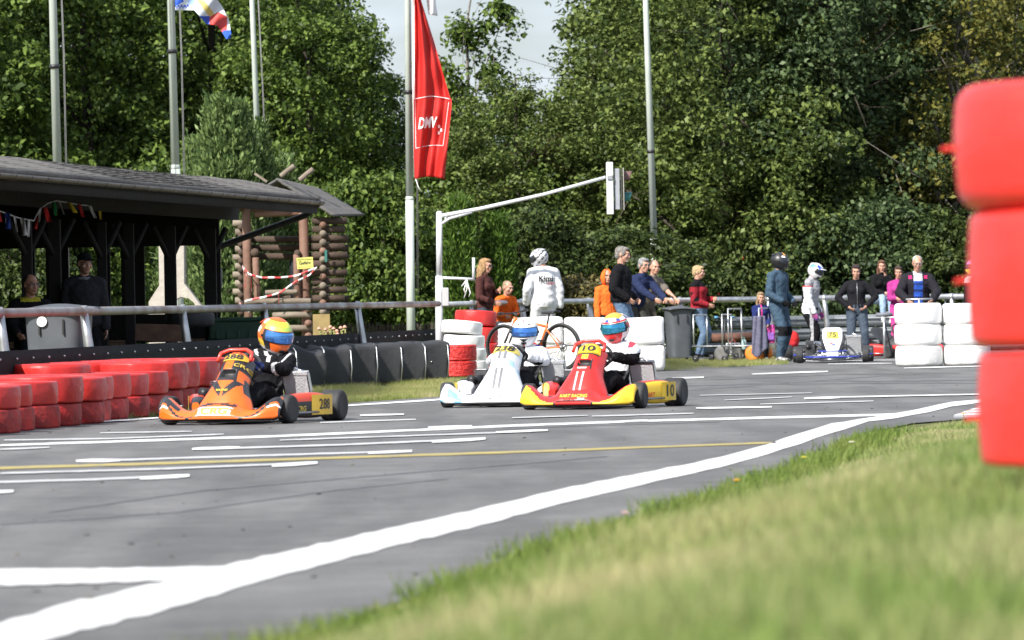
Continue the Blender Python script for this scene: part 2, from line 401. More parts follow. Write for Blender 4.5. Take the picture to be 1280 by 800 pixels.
def grass_mat(name, c1, c2, straw):
    m = bpy.data.materials.new(name); m.use_nodes = True; t = m.node_tree; b = t.nodes['Principled BSDF']; l = t.links.new
    g = t.nodes.new('ShaderNodeNewGeometry'); r = t.nodes.new('ShaderNodeValToRGB'); e = r.color_ramp.elements
    e[0].color = (*c1, 1); e[1].color = (*c2, 1); l(g.outputs['Random Per Island'], r.inputs[0])
    tc = t.nodes.new('ShaderNodeTexCoord'); n = t.nodes.new('ShaderNodeTexNoise'); n.inputs['Scale'].default_value = 1.1; n.inputs['Detail'].default_value = 3
    l(tc.outputs['Object'], n.inputs[0]); r2 = t.nodes.new('ShaderNodeValToRGB'); r2.color_ramp.elements[0].position = .43; r2.color_ramp.elements[1].position = .63
    l(n.outputs[0], r2.inputs[0]); mm = t.nodes.new('ShaderNodeMix'); mm.data_type = 'RGBA'; l(r2.outputs[0], mm.inputs[0]); l(r.outputs[0], mm.inputs[6]); mm.inputs[7].default_value = (*straw, 1)
    l(mm.outputs[2], b.inputs['Base Color']); b.inputs['Roughness'].default_value = .6; b.inputs['Specular IOR Level'].default_value = .3
    tr = t.nodes.new('ShaderNodeBsdfTranslucent'); ms = t.nodes.new('ShaderNodeMixShader'); ms.inputs[0].default_value = .4
    l(mm.outputs[2], tr.inputs[0]); l(b.outputs[0], ms.inputs[1]); l(tr.outputs[0], ms.inputs[2]); l(ms.outputs[0], t.nodes['Material Output'].inputs[0])
    return m
GR = grass_mat('grass_blades', (.10,.175,.035), (.28,.36,.10), (.46,.42,.22)); GR2 = grass_mat('verge_grass_blades', (.11,.16,.035), (.30,.33,.10), (.40,.36,.18))
def blades(name, x, y, z, h, wd, m, seed):
    rs = np.random.RandomState(seed); n = len(x); a = rs.rand(n)*PI; lean = rs.normal(size=(n, 2))*.4*h[:, None]
    dx, dy = np.cos(a)*wd, np.sin(a)*wd
    v = np.zeros((n, 3, 3)); v[:, 0] = np.stack([x-dx, y-dy, z-.005], 1); v[:, 1] = np.stack([x+dx, y+dy, z-.005], 1)
    v[:, 2] = np.stack([x+lean[:, 0], y+lean[:, 1], z+h], 1)
    me = np_mesh(name, v.reshape(-1, 3), np.arange(n*3).reshape(-1, 3), m)
    o = bpy.data.objects.new(name, me); COL.objects.link(o); return o
rs = np.random.RandomState(3)
N = 170000; y = 3.2+(rs.rand(N)**1.35)*38; e = np.interp(y, EY, EXX); wR = np.maximum(.115*y+.5, e+1.5)
x = e-.03+rs.rand(N)**.9*(wR-e); keep = np.abs(x) < .115*y+.6; x, y, e = x[keep], y[keep], e[keep]
edgef = np.clip((x-e)/.6, .3, 1)*np.where(y > 20, .75, 1)
tuft = .75+.35*np.sin(x*5.1+1.3*y)*np.sin(y*2.3+.7*x)+.5*np.maximum(0, np.sin(x*11.3+y*2.9)*np.sin(y*4.1-x*3.7)-.5)+.5*rs.rand(len(x))**8
h = (.035+.055*rs.rand(len(x)))*edgef*tuft; wd = .0016+.0012*rs.rand(len(x))+.00008*y
o = blades('bank_grass', x, y, bank_z(x, y), h, wd, GR, 1); tag(o, 'uneven green and straw coloured grass covering the near bank beside the track', 'grass', kind='stuff')
rs = np.random.RandomState(12); N = 16000; y = 9+rs.rand(N)*30; e = np.interp(y, EY, EXX)+.05*np.sin(y*7.3)+.04*np.sin(y*17.1+1); x = e+rs.normal(size=N)*.05+.05+rs.rand(N)*.22
GRE = grass_mat('edge_grass_blades', (.07,.13,.02), (.22,.30,.06), (.22,.27,.07))
h = (.03+.05*rs.rand(N))*(.5+.9*np.clip(np.sin(y*3.1)*np.sin(y*1.3+1)+.5, 0, 1)); o = blades('edge_grass', x, y, bank_z(x, y), h, .0025+.0001*y, GRE, 9); tag(o, 'ragged fringe of green grass where the bank meets the asphalt', 'grass', kind='stuff')
# a few weeds with small flowers on the fringe
for i, (px, py, col) in enumerate([(852,622,(.75,.38,.02)),(700,668,(.55,.35,.40)),(1160,533,(.7,.35,.05)),(945,590,(.6,.55,.1)),(1010,570,(.7,.68,.62)),(1176,545,(.7,.65,.1))]):
    g = G(px, py); g.x += .28; z = float(bank_z(g.x, g.y)); wo = empty('wild_flower', (g.x, g.y, z), label='%s wild flower on the grass fringe, %s' % (['orange','pale pink','small orange','yellowish','white','yellow'][i], ['below the yellow line end','nearest to the camera','close to the kerb','right of the orange one','right of the yellowish one','just left of the near red stack'][i]), cat='flower')
    b = MB(); b.tube([(0,0,0),(.005,0,.05),(.0,0,.085)], .002, Mc((.10,.16,.04),'cloth'), 5); b.build('stem', wo)
    b = MB()
    for k in range(7): a = 2*PI*k/7; b.ell((.011*math.cos(a), .011*math.sin(a), .088), (.009,.006,.003), Mc(col,'cloth'), rot=Matrix.Rotation(a, 3, 'Z'), n=7, nv=4)
    b.ell((0,0,.09), (.006,.006,.004), Mc((.5,.35,.03),'cloth'), n=7, nv=4); b.build('blossom', wo)
rs = np.random.RandomState(15); N = 60000; y = 3.5+rs.rand(N)*37; e = np.interp(y, EY, EXX); x = e+rs.rand(N)**1.2*8.5; k = x > np.maximum(.115*y+.5, e+1.3); x, y = x[k], y[k]
o = blades('bank_grass', x, y, bank_z(x, y), .035+.06*rs.rand(len(x)), .004+.0001*y, GR, 16); tag(o, 'green and straw grass on the outer bank behind the near red stack', 'grass', kind='stuff')
# verge grass left strip and the strip in front of the guard rail
def verge(name, quad, n, hh, label, seed, jag=0):
    rs = np.random.RandomState(seed); q = [np.array(G(*p)[:2]) for p in quad]; a, b_ = rs.rand(n), rs.rand(n)
    p = ((1-a)*(1-b_))[:, None]*q[0]+(a*(1-b_))[:, None]*q[1]+(a*b_)[:, None]*q[2]+((1-a)*b_)[:, None]*q[3]
    h = hh*(.4+.8*rs.rand(n)); o = blades(name, p[:, 0], p[:, 1], np.zeros(n)-.01, h, .004+.003*rs.rand(n), GR2, seed)
    return tag(o, label, 'grass', kind='stuff')
verge('verge_grass', [(60,530),(330,511),(600,489),(300,507)], 9000, .07, 'thin sunlit grass strip along the foot of the red tyre barrier', 5)
verge('verge_grass', [(340,511),(562,495),(600,475),(350,487)], 26000, .08, 'bright grass between the track edge and the black rubber barrier', 6)
verge('verge_grass', [(775,467),(985,455),(985,446),(740,452)], 20000, .07, 'sunlit grass strip below the grey wheelie bin and the kart trolleys', 8)
# raised spectator verge behind the barrier
b = MB()
def vb(x, y): return (x, y, .15)
pp = [(-6.5,88),(-1.0,83.6),(2.2,84.2),(2.25,99),(2.3,112),(-14,125),(-20,100)]
b.add([vb(*p) for p in pp]+[(p[0], p[1], -.05) for p in pp], [tuple(range(7))]+[(i, i+7, (i+1) % 7+7, (i+1) % 7) for i in range(7)], SOIL); b.build('spectator_terrace', kind='structure')

# rubber marks and crumbs on the track
SKID = mat('rubber_mark', (.095,.094,.098), .75, col2=(.125,.124,.128), scale=3)
b = MB(); rs = random.Random(4)
for (pts, w_) in [([(620,492),(820,483),(1010,477),(1230,475)],.8),([(700,489),(900,481),(1100,478.5),(1230,479)],.6),([(470,545),(700,533),(900,527)],.8),([(60,640),(260,612),(520,590),(760,570)],1.3),([(640,505),(860,488),(1100,470)],.7),([(0,655),(220,640),(420,612),(560,598)],1.6),([(880,475),(1050,468),(1200,466)],.6)]:
    strip(b, pts, w_, SKID, .0026+.0002*rs.random())
b.build('tyre_marks', kind='structure')
b = MB()
for i in range(190):
    px, py = rs.uniform(20, 1260), 462+rs.random()**1.5*300; g = G(px, py)
    if g.x > float(np.interp(g.y, EY, EXX))-.05 or g.y > 84: continue
    r_ = rs.uniform(.004,.009); b.ell((g.x, g.y, r_*.4), (r_*rs.uniform(1,2.2), r_, r_*.5), [BLK, Mc((.14,.12,.09),'rubber'), Mc((.09,.09,.09),'rubber')][i % 3], n=6, nv=4)
b.build('gravel', kind='stuff', label='scattered rubber crumbs and grit lying on the asphalt', cat='grit')
# ================================================================== BARRIERS
RED = mat('red_cover', (.60,.024,.018), .46, col2=(.42,.018,.016), scale=4, bump=.35, bscale=9, coat=.15)
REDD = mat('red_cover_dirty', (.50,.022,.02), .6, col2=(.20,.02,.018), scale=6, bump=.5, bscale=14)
WTC = mat('white_cover', (.78,.78,.77), .5, col2=(.84,.84,.83), scale=3, bump=.15, bscale=10)
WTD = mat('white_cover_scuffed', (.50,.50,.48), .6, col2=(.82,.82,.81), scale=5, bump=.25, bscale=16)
def drum(r, h, m, seed=0, corner=.05, lump=.012, n=48, ribs=0, conc=False, squash=.0):
    """tyre wrapped in a cover: rounded drum with sagging, creased side"""
    rs = random.Random(seed); ph = [rs.uniform(0, 6.28) for _ in range(6)]
    prof = [(0.0, h-.004), (r*.45, h-.006), (r*.8, h-.002)]
    for k in range(7):
        a = PI/2*k/6; prof.append((r-corner+corner*math.sin(a), h-corner+corner*math.cos(a)))
    for k in range(1, 12):
        t = k/12; bulge = .006*math.sin(PI*t)
        rr = r+bulge
        if ribs and k % 2: rr -= ribs
        prof.append((rr, (h-corner)*(1-t)+corner*t))
    for k in range(7):
        a = PI/2*k/6; prof.append((r-corner+corner*math.cos(a), corner-corner*math.sin(a)))
    prof.append((0.0, 0.0))
    def lf(t, hh): return lump*(math.sin(3*t+ph[0])+.7*math.sin(7*t+ph[1]+hh*9)+.5*math.sin(13*t+ph[2]-hh*14)+.35*math.sin(23*t+hh*30+ph[3]))
    b = MB(); b.lathe(prof, m, n=n, lump=lf); return b
def drum_obj(name, x, y, z, r, h, m, label, group, seed=0, cat='tyre', **k):
    return drum(r, h, m, seed, **k).build(name, loc=(x, y, z), rz=seed*.7, label=label, cat=cat, group=group)
# ---- red wrapped tyres on the left, two tiers
gl = G(-45, 545); gr = G(262, 508)
NR = 15
for i in range(NR):
    t = i/(NR-1); p = gl.lerp(gr, t); p.x += random.uniform(-.06, .06)
    sect = 'left edge' if i < 4 else ('even stretch' if i < 10 else 'crumpled stretch')
    hb = .205 if i < 10 else .24; htp = (.20 if i < 4 else (.23 if i < 10 else .28))+random.uniform(-.018,.012)
    r0 = .40 if i < 10 else .43
    ordn = ['first','second','third','fourth','fifth','sixth','seventh','eighth','ninth','tenth','eleventh','twelfth','thirteenth','fourteenth','fifteenth'][i]
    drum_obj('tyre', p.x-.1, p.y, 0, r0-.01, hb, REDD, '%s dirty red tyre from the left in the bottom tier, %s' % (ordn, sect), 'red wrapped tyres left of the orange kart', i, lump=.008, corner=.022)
    drum_obj('tyre', p.x-.1+random.uniform(-.02,.03), p.y, hb+.004, r0+random.uniform(-.01,.02), htp, RED, '%s bright red tyre from the left in the top tier, %s' % (ordn, sect), 'red wrapped tyres left of the orange kart', i+50, lump=.009 if i < 10 else .03, corner=.022)
# second row, just behind, showing its tops only
for i in range(9):
    t = i/8; p = gl.lerp(gr, t*.95); q = Vector((p.x-.75, p.y+.3, 0))
    o = drum_obj('tyre', q.x, q.y, 0, .40, .44 if i < 5 else .53, RED, '%s red tyre from the left in the rear row, its top just showing' % ['first','second','third','fourth','fifth','sixth','seventh','eighth','ninth'][i], 'red wrapped tyres in the rear row', i+90, lump=.02)
# ---- black rubber covered blocks
RUB = mat('belt_rubber', (.035,.036,.038), .62, var=.3, scale=3, bump=.5, bscale=7, spec=.4)
g0 = G(330, 489.5); g1 = G(524, 475.5); NB = 7
for i in range(NB):
    p = g0.lerp(g1, i/(NB-1)); d = (g1-g0).normalized()
    rr = random.Random(i+5); b = MB(); ph = rr.uniform(0, 6); hgt = .50+rr.uniform(-.01,.03); wdt = .62
    def fn(u, v):
        a = (u-.5)*2; top = hgt+.035*math.sin(u*PI*2+ph)+.02*math.sin(u*PI*5+ph*2)
        if v < .62: w_ = v/.62; return (a*wdt+.02*math.sin(w_*6+ph), -.30-.03*math.sin(u*9+ph)*w_-.03*math.sin(w_*PI)-.02*(1-abs(a)), top*w_)
        w_ = (v-.62)/.38; return (a*wdt, -.30+.6*w_, top+.03*math.sin(w_*PI)+.01*math.sin(u*12))
    b.grid(fn, 26, 20, RUB, .015)
    yaw = math.atan2(d.y, d.x)
    o = empty('tyre_barrier_block', (p.x-.25, p.y, 0), R(20), ['nearest','second','third','fourth','fifth','sixth','farthest'][i]+' block of the black rubber barrier behind the orange kart', 'tyre barrier', 'black rubber covered barrier blocks')
    b.build('rubber_sheet', o)
    for sx in (-.3,.32):
        t_ = MB(); t_.lathe([(.10,.02),(.27,.02),(.31,.06),(.32,.12),(.31,.19),(.27,.23),(.10,.23)], TYRE, (sx,.02,0), n=20, closed=True); t_.build('tyre', o); t_ = MB(); t_.lathe([(.10,.25),(.27,.25),(.31,.29),(.32,.35),(.31,.42),(.27,.46),(.10,.46)], TYRE, (sx,.02,0), n=20, closed=True)
        t_.build('tyre', o)
    for q in range(2): bs = MB(); bs.ell((rr.uniform(-.4,.4), -.335, rr.uniform(.15,.4)), (.012,.012,.014), STEEL, n=8, nv=5); bs.build('bolt', o)
    st = MB(); st.tube([(wdt-.03,-.31,.02),(wdt-.015,-.335,hgt*.5),(wdt-.02,-.31,hgt-.02),(wdt-.02,-.2,hgt+.03)], .008, STEEL, 5); st.build('seam_wire', o)
# ---- low striped red stack, white stack and red stack near (580,440)
def striped(x, y, z, h, m, label, seed, tilt=0):
    b = drum(.30, h, m, seed, corner=.03, lump=.006, ribs=.012)
    o = b.build('tyre', loc=(x, y, z), label=label, cat='tyre', group='red tyres of the low ribbed stack'); o.rotation_euler = (0, tilt, seed); return o
yy = 79.5
xr = Xat(571.5, 455, yy); zt = Zat(571, 431, yy)
REDR = mat('red_ribbed_cover', (.46,.02,.02), .5, col2=(.60,.03,.025), scale=14, bump=.9, bscale=20)
hh = zt/2; striped(xr, yy, 0, hh-.004, REDR, 'bottom ribbed red tyre of the low stack at the end of the black barrier', 1); striped(xr, yy, hh, hh, REDR, 'top ribbed red tyre of the low stack at the end of the black barrier', 2)
yy = 81.5; xw = Xat(581, 430, yy); zt = Zat(580, 403, yy); hh = zt/4
for k in range(4):
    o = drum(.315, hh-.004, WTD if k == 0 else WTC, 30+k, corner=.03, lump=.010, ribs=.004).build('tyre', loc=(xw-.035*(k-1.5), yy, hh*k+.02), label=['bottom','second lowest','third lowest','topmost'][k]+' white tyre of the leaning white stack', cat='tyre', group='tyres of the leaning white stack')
    o.rotation_euler = (R(3.5)+R(1.2), R(-4.5), k)
    if k < 3: o.rotation_euler = (R(2), R(-3.5), k)
yy = 83.2; xw = Xat(598.5, 430, yy); zt = Zat(600, 389, yy); hh = zt/4
for k in range(4):
    o = drum(.325, hh-.004, RED, 40+k, corner=.03, lump=.008).build('tyre', loc=(xw-.03*(k-1.5), yy, hh*k+.01), label=['bottom','second lowest','third lowest','topmost'][k]+' red tyre of the tall red stack behind the white one', cat='tyre', group='tyres of the tall red stack behind the white stack')
    o.rotation_euler = (R(3), R(-3), k)
# ---- long white barrier, three columns of two
BLKP = [(672, 'left'), (737, 'middle'), (798, 'right')]
def rblock(w_, d_, h_, m, seed):
    b = MB(); b.box((0,0,h_/2), (w_, d_, h_), m, bev=.07)
    bm = bmesh.new(); vv = [bm.verts.new(v) for v in b.v]; [bm.faces.new([vv[i] for i in f]) for f in b.f]
    bmesh.ops.subdivide_edges(bm, edges=[e for e in bm.edges if e.calc_length() > .2], cuts=6, use_grid_fill=True)
    rs = random.Random(seed); p = [rs.uniform(0,6) for _ in range(4)]
    for v in bm.verts: c = v.co; c += Vector((math.sin(c.z*9+p[0])*.008, math.sin(c.x*7+p[1])*.014+math.sin(c.x*17+c.z*12)*.006, math.sin(c.x*5+p[2])*.008))
    bm.verts.index_update(); r = MB(); r.add([v.co[:] for v in bm.verts], [[v.index for v in f.verts] for f in bm.faces], m, True); bm.free(); return r
yy = 82.3
for k, (px, nm) in enumerate(BLKP):
    ztop = Zat(px, 396.5, yy); h1 = ztop*.48; x = Xat(px, 430, yy)
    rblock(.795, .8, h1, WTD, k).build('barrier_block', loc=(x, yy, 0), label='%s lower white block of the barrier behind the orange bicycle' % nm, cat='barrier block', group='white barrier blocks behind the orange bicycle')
    rblock(.80, .78, ztop-h1-.006, WTC, k+9).build('barrier_block', loc=(x, yy, h1+.006), label='%s upper white block of the barrier behind the orange bicycle' % nm, cat='barrier block', group='white barrier blocks behind the orange bicycle')
rblock(.34, .5, .80, WTC, 44).build('barrier_block', loc=(Xat(636, 430, 82.6), 82.6, 0), label='rounded white block with its corner showing left of the white helmet', cat='barrier block')
# ---- white stacks on the right
yy = 83; s_ = F/yy
for c, (px, nm) in enumerate([(1148, 'left'), (1208, 'right')]):
    zt = Zat(px, 378.5, yy); hh = zt/3; x = Xat(px, 418, yy)
    for k in range(3):
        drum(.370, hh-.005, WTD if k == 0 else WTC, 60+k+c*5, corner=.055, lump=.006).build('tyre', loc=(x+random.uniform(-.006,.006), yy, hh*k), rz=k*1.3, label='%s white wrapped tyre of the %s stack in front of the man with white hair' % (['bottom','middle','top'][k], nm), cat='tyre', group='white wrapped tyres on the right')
# ---- near red stack, out of focus
yy = 12.8
for k, (pl, yt, yb) in enumerate([(1196, 106, 264), (1213, 265, 434), (1226, 436, 578)]):
    r_ = .40; x = Xat(pl, (yt+yb)/2, yy)+r_; z0 = Zat(pl, yb, yy); z1 = Zat(pl, yt, yy)
    REDN = mat('red_cover_near', (.60,.030,.022), .4, var=.07, scale=3, bump=.25, bscale=7, coat=.1)
    o = drum(r_, z1-z0+.001, REDN, 70+k, corner=[.06,.03,.02][k], lump=.004).build('tyre', loc=(x, yy, z0), label=['top red tyre of the blurred near stack at the right edge','middle red tyre of the blurred near stack at the right edge','bottom red tyre of the blurred near stack, standing on the bank'][2-k if False else k], cat='tyre', group='red tyres of the near stack')
    if k == 2: o.location.z = z0-.008
    st = MB(); zz = (Zat(pl, 187, yy) if k == 0 else (Zat(pl, 352, yy) if k == 1 else Zat(pl, 524, yy)))-o.location.z
    st.grid(lambda u, v: (-r_-.035+.06*u, .012*math.sin(u*7), zz-.006+.012*v+.004*math.sin(u*5)), 6, 3, REDN, .004); st.build('strap', o)
# ================================================================== BLACK BELT WALL + HAND RAIL (left)
def belt_pt(t, off=0, z=0):
    a = Vector((Xat(-60, 402, 49), 49, 0)); c = Vector((Xat(548, 392, 86), 86, 0)); d = (c-a).normalized(); n = Vector((-d.y, d.x, 0))
    p = a.lerp(c, t)+n*off; p.z = z; return p
BELT = mat('conveyor_belt', (.010,.010,.011), .85, var=.3, scale=4, bump=.3, bscale=18, spec=.2)
o = empty('barrier_wall', belt_pt(.5), label='long black rubber belt wall below the steel rail', cat='barrier'); inv = -Vector(o.location)
b = MB(); b.grid(lambda u, v: tuple(belt_pt(u, .02*math.sin(u*60)*v, v*(.66+.05*u))+inv), 120, 6, BELT, .03); b.build('belt', o)
for k in range(46):
    p = belt_pt(k/46+.01, -.035, .58+.05*k/46)+inv; bo = MB(); bo.ell(p, (.013,.013,.013), STEEL, n=8, nv=5); bo.build('bolt', o)
for k in range(15):
    p = belt_pt(k/14, .1, 0)+inv; b = MB(); b.box((p.x, p.y, .33), (.1,.1,.66), BARK); b.build('post', o)
RUST = mat('rusty_pipe', (.42,.42,.42), .5, .5, col2=(.16,.085,.06), scale=1.6, var=.3)
def rail(name, pts, r, label, posts, m=STEEL, ph=1.0):
    o = empty(name, pts[0], label=label, cat='railing', group='hand rails'); inv = -Vector(pts[0]); b = MB(); b.tube([Vector(p)+inv for p in pts], r, m, 12); b.build('handrail', o)
    for q, lean in posts:
        q = Vector(q)+inv; pb = MB(); z1 = q.z-.02
        # folded steel plate, broad at its base
        w0, w1 = .045, .07; zb = -pts[0].z if isinstance(pts[0], Vector) else -pts[0][2]
        zb = max(zb, q.z-1.06)
        pb.grid(lambda u, v: (q.x+lean*(1-v)+(u-.5)*2*(w1*(1-v)+w0*v), q.y-.06+.05*abs(u-.5)*2, zb+(z1-zb)*v), 4, 4, STEEL, .008)
        pb.build('post', o)
        cl = MB(); cl.lathe([(r+.002,-.03),(r+.014,-.03),(r+.014,.03),(r+.002,.03)], STEEL, q, 'X', 12, closed=True); cl.build('clamp', o)
    return o
LP = []
for px, py, d in [(-90,394,49),(0,391.5,52.5),(105,389,56.5),(228,386.8,62.5),(330,384.5,68.5),(447,382,76),(548,379.8,83.5)]: LP.append(P(px, py, d))
rail('railing', LP, .048, 'long weathered steel hand rail running from the left edge to the traffic signal', [(LP[2], .13), (LP[3], .13), (LP[5], .13), (LP[4], .1), (LP[1],.1)], RUST)
LP2 = [P(548,381,84.5), P(640,378,86), P(760,376,87.5), P(830,375.5,90)]
rail('railing', LP2, .045, 'grey hand rail behind the white barrier that two men lean on', [(P(652,378,86.2), .12), (P(736,376.4,87.3), .12), (P(590,379.7,85.2), .1)])
LP3 = [P(832,376,101), P(930,374.3,103), P(1060,372,104), P(1200,370.5,104), P(1320,369,104)]
rail('railing', LP3, .055, 'grey hand rail right of the lamp pole with a girl sitting on it', [(P(850,375.5,101.4), .1), (P(1030,372.5,103.6), .1), (P(1189,370.7,104), .1), (P(960,374,103.2), .1)])
# ---- guard rail (armco)
ARM = mat('armco_steel', (.30,.32,.34), .5, .55, col2=(.20,.22,.23), scale=2.5, bump=.1, bscale=10)
o = empty('guard_rail', (Xat(960,420,108), 108, 0), label='three beam grey steel guard rail behind the drivers on foot', cat='guard rail'); inv = -Vector(o.location)
prof = [(0,.0),(-.02,.03),(-.07,.06),(-.08,.10),(-.02,.135),(-.02,.165),(-.08,.20),(-.07,.24),(-.02,.27),(0,.30)]
xa, xb = Xat(770, 420, 100)+0, Xat(1330, 420, 107.5)
for k, z0 in enumerate((.52, .26, .0)):
    b = MB(); vs = []; 
    for i in range(13):
        t = i/12; x = xa+(xb-xa)*t; y = 105+3*min(1, t*2.2)
        for (dy, dz) in prof: vs.append((x+inv.x, y+dy+inv.y, z0+dz*.76+.04))
    fs = [(i*10+j, (i+1)*10+j, (i+1)*10+j+1, i*10+j+1) for i in range(12) for j in range(9)]
    b.add(vs, fs, ARM, False); b.build('beam', o)
for i in range(7):
    t = (i+.3)/7; x = xa+(xb-xa)*t; y = 105+3*min(1, t*2.2); b = MB(); b.box((x+inv.x, y+.09+inv.y, .42), (.12,.1,.84), ARM, bev=.01); b.build('post', o)
x0, x1 = Xat(895,415,103), Xat(955,415,103.5)
b = MB(); b.tube([(x0,105.2,.38),(x1,105.4,.40)], .085, mat('rust', (.16,.07,.045), .85, col2=(.08,.04,.03), scale=8, bump=.4), 14); b.build('steel_pipe', label='short rusty pipe lying behind the kart trolleys on the guard rail', cat='pipe')
# ---- picket fence
WOODD = mat('dark_wood', (.035,.028,.024), .85, col2=(.06,.045,.035), scale=9, bump=.5, bscale=18)
o = empty('picket_fence', P(490,412,90), label='low dark wooden picket fence behind the rail left of the banner pole', cat='fence'); inv = -Vector(o.location)
b = MB(); 
for i in range(30):
    px = 425+4.6*i; p = P(px, 412, 90-.03*i); zt = Zat(px, 405-.04*i, p.y)+random.uniform(-.02,.02)
    b.box((p.x+inv.x, p.y+inv.y, zt/2+inv.z-.02), (.045,.02,zt), WOODD); b.box((p.x+inv.x, p.y+inv.y, zt+inv.z-.02), (.03,.018,.05), WOODD, bev=.01)
b.build('pickets', o)
b = MB(); a = P(425,412,90); c = P(562,410,89); b.tube([Vector((a.x,a.y+.04,.45))+inv, Vector((c.x,c.y+.04,.45))+inv], .025, WOODD, 6); b.build('fence_rail', o)
# ================================================================== POLES
POLE = mat('pole_grey_green', (.50,.55,.50), .5, var=.08, scale=3, bump=.05)
def flagpole(d, pts, wpx, label, zj, rope=True, grp='tall grey poles'):
    """pts: photo points top & bottom; straight pole through them, base on the ground, continuing above the frame"""
    a, c = P(*pts[0], d), P(*pts[1], d); dr = (a-c).normalized(); base = c-dr*(c.z/dr.z); top = base+dr*(11.0/dr.z)
    r = wpx/2*d/F; o = empty('flagpole', base, label=label, cat='pole', group=grp)
    b = MB(); j1 = dr*(zj/dr.z); b.tube([(0,0,0), j1], [r*1.15, r*1.12], POLE, 14); b.tube([j1-dr*.02, j1+dr*.04], [r*1.16, r*1.0], POLE, 14, caps=True); b.tube([j1+dr*.01, top-base], [r, r*.6], POLE, 14); b.build('pole', o)
    if rope:
        for dx in (.0,.05):
            b = MB(); q = dr*(1.3/dr.z); b.tube([q+Vector((r+.05+dx*.4,-.02,0)), dr*(5/dr.z)+Vector((r+.07+dx*.3,-.02,0)), top-base+Vector((r*.6+.03+dx*.2,-.02,0))], .006, Mc((.22,.22,.22),'plastic'), 5); b.build('rope', o)
    b = MB(); q = dr*((zj+1.8)/dr.z); b.lathe([(r,-.03),(r+.012,-.03),(r+.012,.03),(r,.03)], BLK, q, 'Z', 12, closed=True); b.build('band', o)
    return o
flagpole(80, [(66,0),(71,185)], 11.5, 'leftmost grey green flagpole rising behind the pavilion roof', 3.0)
flagpole(82, [(213.5,0),(219,205)], 11, 'flagpole carrying the blue and white flag', 3.3)
flagpole(97, [(315,0),(320.5,140)], 8, 'thinner flagpole in front of the light conifer, right of the blue and white flag', 2.5)
flagpole(89, [(509.5,0),(513.5,400)], 9.5, 'flagpole carrying the long red banner', 2.9)
flagpole(108, [(807,0),(821,400)], 9, 'tall leaning grey lamp pole beside the men at the rail', 2.4, rope=False)
# ---- red banner
BANR = mat('banner_red', (.62,.025,.02), .6, var=.06, trans=.25); TXW = mat('print_white', (.8,.78,.78), .6, var=0)
dB = 88.8
def ban(u, v):
    """v 0 top .. 1 bottom (photo y -40..223)"""
    py = -40+264*v; xl = 516+1.5*v+1.2*math.sin(v*7)*(v > .9)
    if py < 0: xr_ = 526+py*.12
    elif py < 57: xr_ = 526+(544-526)*py/57
    elif py < 123: xr_ = 544+(563-544)*(py-57)/66
    elif py < 135: xr_ = 563+1.5
    else: xr_ = 564.5+(555.5-564.5)*(py-135)/88
    px = xl+(xr_-xl)*u; fold = .10*math.sin(u*6.5+v*5)*(.35+.65*u)+.05*math.sin(u*17+v*9)+.03*math.sin(v*30+u*4)*u
    return P(px, py-3*math.sin(u*PI)*v-(1-v)*0, dB-.1+fold)
ob = empty('banner', P(516,0,dB), label='long narrow red banner with white lettering hanging from its pole', cat='flag', group=None); inv = -Vector(ob.location)
b = MB(); b.grid(lambda u, v: ban(u, v)+inv, 26, 90, BANR, .004); b.build('cloth', ob)
def on_ban(px, py):
    v = (py+40)/264; a, c = ban(0, v), ban(1, v); x0 = 516+1.5*v
    # invert u
    lo, hi = 0, 1
    X = P(px, py, dB).x
    for _ in range(22):
        m_ = (lo+hi)/2
        if ban(m_, v).x < X: lo = m_
        else: hi = m_
    q = ban(lo, v); return q+Vector((0,-.02,0))+inv
b = MB(); put_text(b, 'DMV', lambda x, y: on_ban(533.5+x, 156-y-x*.02), TXW, size=19, bold=.03, shear=.25, sx=.54)
for (i, j) in ((0,0),(1,1),(0,2)): b.add([on_ban(547.5+i*2.6+a, 158+j*4+c) for a, c in ((0,0),(2.6,0),(2.6,4),(0,4))], [(0,1,2,3)], TXW)
def bline(pts, w_):
    for (x0, y0), (x1, y1) in zip(pts[:-1], pts[1:]):
        n = 8; vs = []
        dx, dy = x1-x0, y1-y0; L_ = math.hypot(dx, dy); nx_, ny_ = -dy/L_*w_, dx/L_*w_
        for k in range(n+1): t = k/n; vs += [on_ban(x0+dx*t+nx_, y0+dy*t+ny_), on_ban(x0+dx*t-nx_, y0+dy*t-ny_)]
        b.add(vs, [(2*k, 2*k+1, 2*k+3, 2*k+2) for k in range(n)], TXW)
bline([(518,124),(540,122),(562,124)], .45); bline([(561,128),(554,183),(520,186),(519,126)], .3); bline([(517.5,0),(518,124)], .6)
b.build('lettering', ob)
b = MB(); b.grid(lambda u, v: P(530+11*u+6*v, -20+38*v-8*u+ (10*u if v > .5 else 0), dB+.05+.05*math.sin(u*5+v*3))+inv, 8, 10, TXW, .004, mf=lambda u, v: BANR if (v > .62 and u < .8) or v < .2 else TXW)
b.build('folded_tip', ob)
b = MB(); b.tube([P(519,222,dB)+inv, P(523,234,dB)+inv, P(527,240,dB)+inv], .008, WHITE, 5); b.tube([P(516.2,-40,dB)+inv, P(516.4,100,dB)+inv, P(518,222,dB)+inv], .014, WHITE, 6); b.build('cord', ob)
